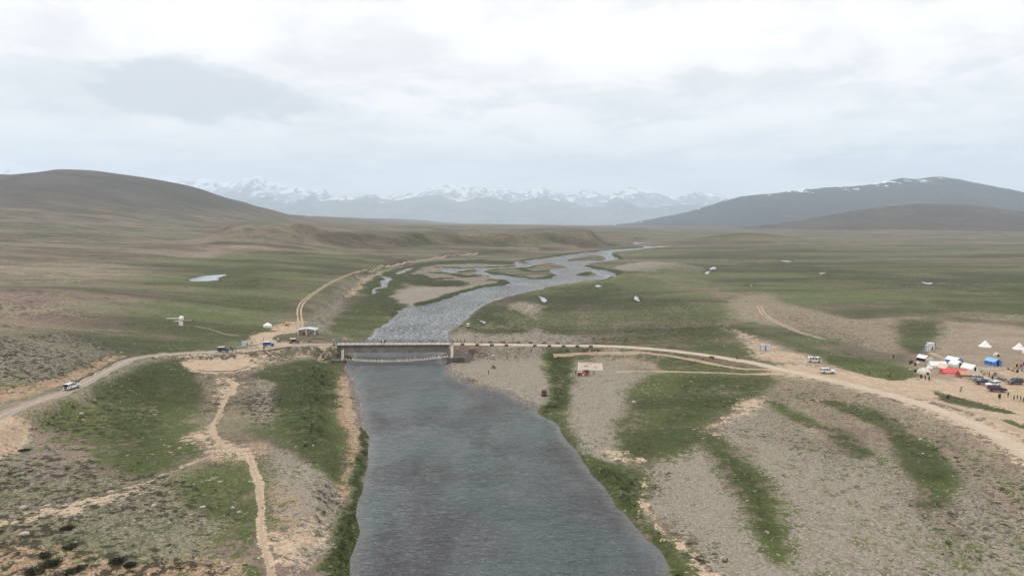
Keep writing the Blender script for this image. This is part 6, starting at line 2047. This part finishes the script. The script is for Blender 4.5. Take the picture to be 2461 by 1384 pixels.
person(0, 0, 'stand', 'black', 'black', 180, 'person in black, second on the left end of the footbridge', g, True, fz(843))
person(0, 0, 'walk', 'charcoal', 'black', 0, 'person in charcoal, third on the footbridge', g, False, fz(862))
person(0, 0, 'walk', 'navy', 'black', 0, 'person in navy, fourth on the footbridge', g, False, fz(872.5))
person(0, 0, 'walk', 'white', 'grey', 180, 'person in a white shirt out on the middle of the footbridge', g, False, fz(998))
person(0, 0, 'crouch', 'black', 'charcoal', 0, 'person in black bending just behind the white shirt on the footbridge', g, False, fz(1007.5))
person(0, 0, 'stand', 'black', 'black', 200, 'person in black at the right end of the footbridge', g, True, fz(1069))
g = 'people on the gravel bar'
x, y, z = spot(1186, 886)
person(0, 0, 'ride', 'black', 'navy', 10, 'rider in black and navy sitting on the motorcycle on the gravel bar', g, False, (x - 0.38 * math.cos(.17), y - 0.38 * math.sin(.17), z + 0.05))
person(0, 0, 'stand', 'yellow', 'black', -90, 'person in a yellow vest beside the motorcycle on the gravel bar', g, False, (x + 0.35, y + 0.9, z + 0.02))
person(1174, 901, 'walk', 'black', 'charcoal', 30, 'person in black walking alone on the gravel bar below the motorcycle', g)
person(1373.5, 904, 'walk', 'charcoal', 'white', 0, 'person in white trousers at the grass edge left of the orange jeep', g)
person(1383.8, 902, 'stand', 'black', 'black', 20, 'person all in black right at the bonnet of the orange jeep', g, True)
person(1388, 903, 'stand', 'white', 'grey', 0, 'person in a white shirt at the front of the orange jeep', g)
person(1390.5, 906.5, 'stand', 'black', 'olive', 40, 'person in black and olive in front of the orange jeep wheel', g, True)
person(1402, 905, 'hips', 'black', 'white', 90, 'person in white trousers at the open side of the orange jeep', g)
person(1427.3, 901, 'hips', 'coral', 'charcoal', 180, 'person in a coral shirt standing right of the orange jeep', g)
g = 'people on the river banks'
person(879, 753, 'stand', 'black', 'black', 0, 'person in black standing on the green bench above the river bend', g, True, size=1.1)
person(855, 751, 'sit', 'pink', 'beige', 0, 'person in pink sitting leftmost on the green bench', g)
person(861, 751.5, 'sit', 'white', 'brown', 180, 'person in white sitting beside the one in pink', g)
person(907, 755.5, 'stand', 'beige', 'charcoal', 90, 'person in beige near the right end of the green bench', g)
person(930, 748.5, 'stand', 'brown', 'black', 0, 'person in brown at the tip of the green bench by the cut bank', g)
for k, (u, v, c, w) in enumerate(((1230, 721, 'black', 'first'), (1235, 720.5, 'charcoal', 'second'), (1240, 720, 'brown', 'third'), (1245, 719.5, 'black', 'fourth'), (1250, 719, 'navy', 'fifth'))):
    person(u, v, 'stand', c, 'black', 40 * k, f'{w} from the left in the row of people at the far gravel bank', g, k % 2 == 0)
person(1244, 712, 'walk', 'charcoal', 'black', 90, 'person standing behind the row of people at the far gravel bank', g)
g = 'people around the camp'
person(2089, 902, 'hips', 'brown', 'black', 180, 'person in brown at the left end of the green strip by the road', g)
person(2134, 905.5, 'walk', 'beige', 'black', 0, 'person in beige top, left of two at the road side below the strip', g)
person(2139.3, 906.5, 'stand', 'brown', 'charcoal', 180, 'person in brown, right of two at the road side below the strip', g)
person(2147.3, 863.5, 'stand', 'black', 'black', 20, 'person in black alone on bare ground left of the camp', g)
person(2247, 832.5, 'stand', 'black', 'brown', 0, 'person behind the white portable cabin', g)
person(2241, 842.5, 'walk', 'black', 'black', 250, 'person in black in front of the white portable cabin', g)
person(2223.3, 914.5, 'walk', 'black', 'black', 190, 'person in black walking, left of two below the pale dome tent', g)
person(2232.7, 916.5, 'walk', 'black', 'black', 190, 'person in black walking, right of two below the pale dome tent', g, True)
person(2307, 943, 'walk', 'white', 'brown', 200, 'person in white walking across the open sand', g)
person(2309.5, 942, 'walk', 'charcoal', 'grey', 200, 'person in charcoal walking beside the one in white', g)
for u, v, p, c, l, lab in ((2400.5, 959, 'stand', 'black', 'black', 'person in black, left of two touching below the maroon car'), (2403.5, 959, 'stand', 'brown', 'black', 'person in brown, right of two touching below the maroon car'),
                           (2422.4, 955, 'stand', 'black', 'navy', 'person in black standing alone right of the maroon car'), (2436.5, 963.5, 'hips', 'black', 'black', 'person in black, first of the row at the lower right of the camp'),
                           (2444.7, 962, 'stand', 'brown', 'brown', 'person in brown, second of the row at the lower right of the camp'), (2452.5, 964, 'stand', 'olive', 'brown', 'person in olive, third of the row at the lower right of the camp'),
                           (2458.8, 968, 'stand', 'charcoal', 'black', 'person in charcoal, last of the row at the right picture edge')):
    person(u, v, p, c, l, 100 + u % 60, lab, g, True)
g = 'people sitting by the tents'
for u, v, p, c, lab in ((2359, 897, 'sit', 'charcoal', 'person in charcoal sitting at the corner of the rust tent'), (2362.5, 900.5, 'sit', 'yellow', 'person in yellow sitting near the corner of the rust tent'), (2368.5, 900, 'sit', 'pink', 'person in pink sitting right of the one in yellow'),
                        (2372, 899, 'sit', 'beige', 'person in beige sitting among those beside the rust tent'), (2377.5, 905.5, 'stand', 'brown', 'person in brown standing behind the pickup'), (2384.5, 914, 'stand', 'black', 'person in black standing behind the white car'),
                        (2388.5, 906.5, 'stand', 'charcoal', 'person in charcoal, left of two at the end of the sitting group'), (2392.5, 905.5, 'stand', 'black', 'person in black, right of two at the end of the sitting group'),
                        (2421, 889, 'sit', 'coral', 'person in coral sitting leftmost in the coloured crowd'), (2425, 890, 'sit', 'red', 'person in red sitting in the coloured crowd'), (2429.5, 890.5, 'sit', 'white', 'person in white sitting in the coloured crowd'),
                        (2434, 894, 'sit', 'orange', 'person in orange sitting nearest in the coloured crowd'), (2438, 892, 'sit', 'yellow', 'person in yellow, nearer of two in yellow in the coloured crowd'), (2438.5, 887.5, 'stand', 'yellow', 'person in yellow, farther of two in yellow in the coloured crowd'),
                        (2443.5, 885, 'stand', 'black', 'person in black standing in the coloured crowd'), (2447.5, 887, 'stand', 'pink', 'person in pink standing in the coloured crowd'), (2453.5, 885.5, 'stand', 'brown', 'person in brown standing right in the coloured crowd'),
                        (2459, 881, 'stand', 'red', 'person in red standing at the right edge behind the crowd'), (2457, 893, 'sit', 'grey', 'person in grey sitting at the right edge of the crowd')):
    person(u, v, p, c, 'brown' if p == 'sit' else 'black', (u * 37) % 360, lab, g, p == 'stand')


def beast(big=True):
    s = 1.0 if big else 0.62
    J = [(-0.55, 0, 1.0, .24), (0, 0, .98, .27), (.5, 0, 1.0, .25), (.8, 0, 1.12, .14), (1.0, 0, 1.15, .12), (1.22, 0, 1.0, .08), (-.75, 0, 1.02, .10), (-.88, 0, .6, .03), (1.0, .14, 1.24, .03), (1.0, -.14, 1.24, .03)]
    Bn = [(0, 1), (1, 2), (2, 3), (3, 4), (4, 5), (0, 6), (6, 7), (4, 8), (4, 9)]
    for sy in (-1, 1):
        k = len(J)
        J += [(.48, sy * .15, .72, .10), (.50, sy * .15, .38, .055), (.48, sy * .15, .06, .05), (-.55, sy * .16, .74, .13), (-.42, sy * .16, .52, .08), (-.62, sy * .16, .34, .05), (-.58, sy * .16, .06, .05)]
        Bn += [(2, k), (k, k + 1), (k + 1, k + 2), (0, k + 3), (k + 3, k + 4), (k + 4, k + 5), (k + 5, k + 6)]
    J = [tuple(c * s for c in q) for q in J]
    return skin_mesh('cattle_body' if big else 'dog_body', J, Bn, [0] * len(Bn), [M['fur_dark']], root=1)


COW, DOG = beast(True), beast(False)
for me, u, v, h, nm, lab in ((COW, 1711, 864, 175, 'cow', 'dark grazing animal on the grass just below the pale road'), (DOG, 1364, 846, 170, 'dog', 'black animal at the foot of the causeway wall'),
                             (DOG, 1434, 843, 20, 'dog', 'small dark animal below the last causeway guard block'), (DOG, 1514, 669, 0, 'dog', 'distant dark animal on the far meadow beyond the river bend')):
    o = bpy.data.objects.new(nm, me); COL.objects.link(o)
    put(o, u, v, h)
    tag(o, lab, 'animal', 'dark animals')

# ------------------------------------------------------------------ boulders, loose stones, shrubs, bank grass
def boulder_mesh(seed, flat=0.7):
    bm = bmesh.new()
    bmesh.ops.create_icosphere(bm, subdivisions=2, radius=1.0)
    rr_ = random.Random(seed)
    ax = [Vector((rr_.gauss(0, 1), rr_.gauss(0, 1), rr_.gauss(0, 1))).normalized() for _ in range(7)]
    for v in bm.verts:
        k = 1.0
        for a_ in ax:
            d = v.co.dot(a_)
            if d > 0.62:
                k = min(k, 0.62 / d + 0.05)
        v.co = v.co * k
        v.co.z *= flat
    me = bpy.data.meshes.new('boulder')
    bm.to_mesh(me); bm.free()
    me.materials.append(M['rock'])
    return me


BMESH = [boulder_mesh(s) for s in range(4)]
for k, (u, v, r, lab) in enumerate(((266, 1185, .75, 'pale boulder above the double track in the left foreground'), (113, 1216, .6, 'pale boulder right of another on the upper edge of the double track'), (55, 1223, .8, 'rounded boulder leftmost above the double track'),
                                    (369, 1217, .6, 'white boulder just below the double track in the middle of the left slope'), (58, 1285, .8, 'pale boulder among dark shrubs at the lower left'), (487, 1220, .6, 'white boulder in the olive grass of the left foreground'),
                                    (432, 1078, .55, 'white boulder at the lower edge of the green hollow'), (196, 996, .8, 'pale boulder on the slope below the grey road'), (527, 1008, .5, 'pale boulder beside the sandy path, nearest of three'),
                                    (525, 997, .5, 'dark boulder beside the sandy path, middle of three'), (528, 980, .6, 'pale boulder beside the sandy path, farthest of three'), (1523, 968, .9, 'pale boulder on the gravel near the right meadow'),
                                    (2212, 1057, .6, 'whitish boulder on the edge of the long grass strip at the right'), (291, 848, .6, 'white boulder by the roadside at the foot of the stony mound'), (1133, 871, .8, 'flat pale slab on the gravel bar below the landing'),
                                    (560, 1222, .5, 'white stone, left of two in the grass by the footpath'), (575, 1232, .45, 'white stone, right of two in the grass by the footpath'))):
    o = bpy.data.objects.new('boulder', BMESH[k % 4]); COL.objects.link(o)
    put(o, u, v, k * 47)
    o.location.z += r * 0.15
    o.scale = (r, r * 0.85, r * 0.9)
    tag(o, lab, 'boulder', 'boulders on the river banks')


def sample(n, ulim, vlim, weight):
    """random ground points, evenly spread over the view of the near ground, thinned by weight"""
    j = RNG.uniform(*ulim, n); y = np.sqrt(RNG.uniform(vlim[0] ** 2, vlim[1] ** 2, n))
    x = j * y
    fi = np.clip(np.interp(y, ys, np.arange(len(ys))).astype(int), 0, len(ys) - 1)
    fj = np.clip(np.interp(j, us, np.arange(len(us))).astype(int), 0, len(us) - 1)
    w = weight(fi, fj, x, y)
    keep = RNG.random(n) < w
    return x[keep], y[keep], height(x[keep], y[keep])


def scatter(name, xyz, radius, shape_v, shape_f, mat, label, jit=0.3, zs=(0.6, 1.0), sink=0.2, smooth=False):
    x, y, z = xyz
    n = len(x)
    sv = np.array(shape_v, float)
    r = radius(n)
    a = RNG.uniform(0, 2 * math.pi, n)
    V = np.repeat(sv[None], n, 0) * (1 + RNG.uniform(-jit, jit, (n, len(sv), 3)))
    V = V * r[:, None, None]
    V[:, :, 2] *= RNG.uniform(*zs, n)[:, None]
    ca, sa = np.cos(a)[:, None], np.sin(a)[:, None]
    X = V[:, :, 0] * ca - V[:, :, 1] * sa + x[:, None]
    Y = V[:, :, 0] * sa + V[:, :, 1] * ca + y[:, None]
    Z = V[:, :, 2] + z[:, None] - sink * r[:, None] * 0.5
    co = np.stack([X, Y, Z], -1).reshape(-1, 3).astype(np.float32)
    f = np.array(shape_f)
    F = (f[None] + (np.arange(n) * len(sv))[:, None, None]).reshape(-1, 3).astype(np.int32)
    me = bpy.data.meshes.new(name)
    me.vertices.add(len(co)); me.vertices.foreach_set('co', co.ravel())
    me.loops.add(F.size); me.loops.foreach_set('vertex_index', F.ravel())
    me.polygons.add(len(F)); me.polygons.foreach_set('loop_start', np.arange(0, F.size, 3, dtype=np.int32)); me.polygons.foreach_set('loop_total', np.full(len(F), 3, np.int32))
    me.polygons.foreach_set('use_smooth', np.full(len(F), smooth))
    me.update(calc_edges=True)
    me.materials.append(mat)
    o = bpy.data.objects.new(name, me); COL.objects.link(o)
    return tag(o, label, kind='stuff')


def speckle(name, c0, c1, scale):
    m, n, b = material(name)
    P = n.new('ShaderNodeNewGeometry').outputs['Position']
    v = n.voronoi(P, scale, out='Color')
    s = n.new('ShaderNodeSeparateColor'); n.link(v, s.inputs[0])
    n.link(n.mix(s.outputs[0], c0, c1), b.inputs['Base Color'])
    b.inputs['Roughness'].default_value = 0.95
    b.inputs['Specular IOR Level'].default_value = 0.1
    return m


octa_v = [(1, 0, 0), (0, 1, 0), (-1, 0, 0), (0, -1, 0), (0.1, 0.1, 0.9), (0, 0, -0.6)]
octa_f = [(0, 1, 4), (1, 2, 4), (2, 3, 4), (3, 0, 4), (1, 0, 5), (2, 1, 5), (3, 2, 5), (0, 3, 5)]
dry = lambda fi, fj, x, y: (GD[fi, fj] > 0.3) * (1 - on_road[fi, fj])
scatter('stones', sample(60000, (-0.8, 0.8), (95, 330), lambda fi, fj, x, y: dry(fi, fj, x, y) * np.clip(0.10 + 0.45 * cover['gravel'][fi, fj] + 0.2 * cover['earth'][fi, fj] + 0.3 * cover['orange'][fi, fj] - 0.5 * cover['sand'][fi, fj] - 0.25 * cover['grass'][fi, fj], 0.01, 1) * 0.28 * (cover['lush'][fi, fj] < 0.3)),
        lambda n: 0.07 + 0.34 * RNG.random(n) ** 4.0, octa_v, octa_f, speckle('loose_stone', (0.15, 0.125, 0.10), (0.38, 0.33, 0.28), 0.9), 'loose stones strewn over the gravel and earth banks')
scatter('shoreline_cobbles', sample(60000, (-0.45, 0.35), (95, 330), lambda fi, fj, x, y: (GD[fi, fj] > -0.6) * (GD[fi, fj] < 3.0) * np.clip(1 - 1.6 * np.maximum(cover['lush'], cover['grass'])[fi, fj], 0, 1) * 0.9),
        lambda n: 0.10 + 0.28 * RNG.random(n) ** 3.0, octa_v, octa_f, speckle('shore_cobble', (0.12, 0.11, 0.10), (0.42, 0.39, 0.36), 0.9), 'pale and dark cobbles along the river edge')
# leafy clumps: a low dome of leaf-sized faces
rl_ = random.Random(12)


def clump(nl, up):
    v, f = [], []
    for k in range(nl):
        a, e = rl_.uniform(0, 2 * math.pi), rl_.uniform(0.05, 1.3)
        R = rl_.uniform(0.45, 1.0)
        c = Vector((R * math.cos(a) * math.cos(e), R * math.sin(a) * math.cos(e), R * math.sin(e) * up))
        t = Vector((rl_.gauss(0, 1), rl_.gauss(0, 1), rl_.gauss(0, 1))).normalized() * 0.32
        s = t.cross(Vector((0.3, 0.2, 1))).normalized() * 0.24
        i = len(v)
        v += [tuple(c - s), tuple(c + s), tuple(c + t)]
        f.append((i, i + 1, i + 2))
    return v, f


cv, cf = clump(26, 0.55)
scatter('dwarf_shrubs', sample(26000, (-0.8, 0.8), (95, 340), lambda fi, fj, x, y: dry(fi, fj, x, y) * np.clip(cover['shrub'][fi, fj], 0, 1) * np.clip(3.2 * (fbm(x, y, 9.0, 3, 201) + 0.05), 0, 1)),
        lambda n: 0.25 + 0.55 * RNG.random(n) ** 2, cv, cf, speckle('shrub_leaf', (0.020, 0.020, 0.010), (0.060, 0.050, 0.028), 0.7), 'dark dwarf shrubs on the stony banks', 0.25, (0.6, 1.0), 0.3)
gv, gf = clump(24, 1.1)
scatter('bank_grass', sample(50000, (-0.5, 0.5), (95, 330), lambda fi, fj, x, y: (GD[fi, fj] > 0.15) * (1 - on_road[fi, fj]) * np.clip(cover['lush'][fi, fj] - 0.3, 0, 1) * sstep(GD[fi, fj], 22, 4) * 0.9),
        lambda n: 0.25 + 0.45 * RNG.random(n), gv, gf, speckle('bank_leaf', (0.020, 0.034, 0.010), (0.060, 0.080, 0.026), 0.6), 'thick dark grass and low willow along the river banks', 0.25, (0.7, 1.1), 0.2)


# a few big dwarf juniper mats that stand out one by one in the foreground
def juniper(seed, rx, ry):
    r_ = random.Random(seed)
    mb = MB()
    for k in range(70):
        a, q = r_.uniform(0, 2 * math.pi), math.sqrt(r_.random()) * r_.uniform(0.75, 1.05)
        cx, cy = rx * q * math.cos(a), ry * q * math.sin(a)
        if q > 0.6 and r_.random() < 0.35:
            continue
        hh = 0.42 * (1 - 0.5 * q)
        for _ in range(14):
            c = Vector((cx + r_.gauss(0, 0.2), cy + r_.gauss(0, 0.2), r_.uniform(-0.1, 1.0) * hh))
            t = Vector((r_.gauss(0, 1), r_.gauss(0, 1), r_.gauss(0, 0.8))).normalized() * 0.16
            s = t.cross(Vector((0.2, 0.3, 1))).normalized() * 0.11
            mb.add([c - s, c + s, c + t], [(0, 1, 2)])
    root = empty('juniper_mat')
    mesh_obj('foliage', mb.v, mb.f, M_JUN, root)
    st = MB()
    for k in range(5):
        a = r_.uniform(0, 2 * math.pi)
        st.tube((0, 0, -0.1), (rx * 0.7 * math.cos(a), ry * 0.7 * math.sin(a), 0.12), 0.05, 0.02, n=5)
    st.build('stem', M['wood'], root)
    return root


M_JUN = speckle('juniper_needles', (0.014, 0.016, 0.008), (0.042, 0.038, 0.020), 1.6)
for k, (u, v, rx, ry, lab) in enumerate(((83, 1374, 1.7, 1.3, 'dark juniper mat, leftmost of three big ones along the bottom edge'), (126, 1356, 1.5, 1.1, 'dark juniper mat, middle of three big ones along the bottom edge'), (180, 1372, 2.0, 1.0, 'dark wide juniper mat, rightmost of three big ones along the bottom edge'),
                                         (282, 1348, 1.2, 1.1, 'dark juniper mat on orange soil below the grey stony slope'), (312, 1358, 0.7, 0.7, 'small dark juniper mat right beside the one on orange soil'), (107, 1336, 1.1, 0.7, 'low dark juniper mat above the big bottom ones'),
                                         (162, 1270, 1.2, 0.8, 'dark juniper mat at the lower side of the double track'), (58, 1083, 1.0, 0.8, 'dark juniper mat below the pale turnout at the left edge'), (168, 1316, 1.0, 0.8, 'brownish juniper mat in the middle of the lower left slope'))):
    thing(juniper(k + 30, rx, ry), u, v, k * 31, lab, 'shrub', 'juniper mats in the foreground')
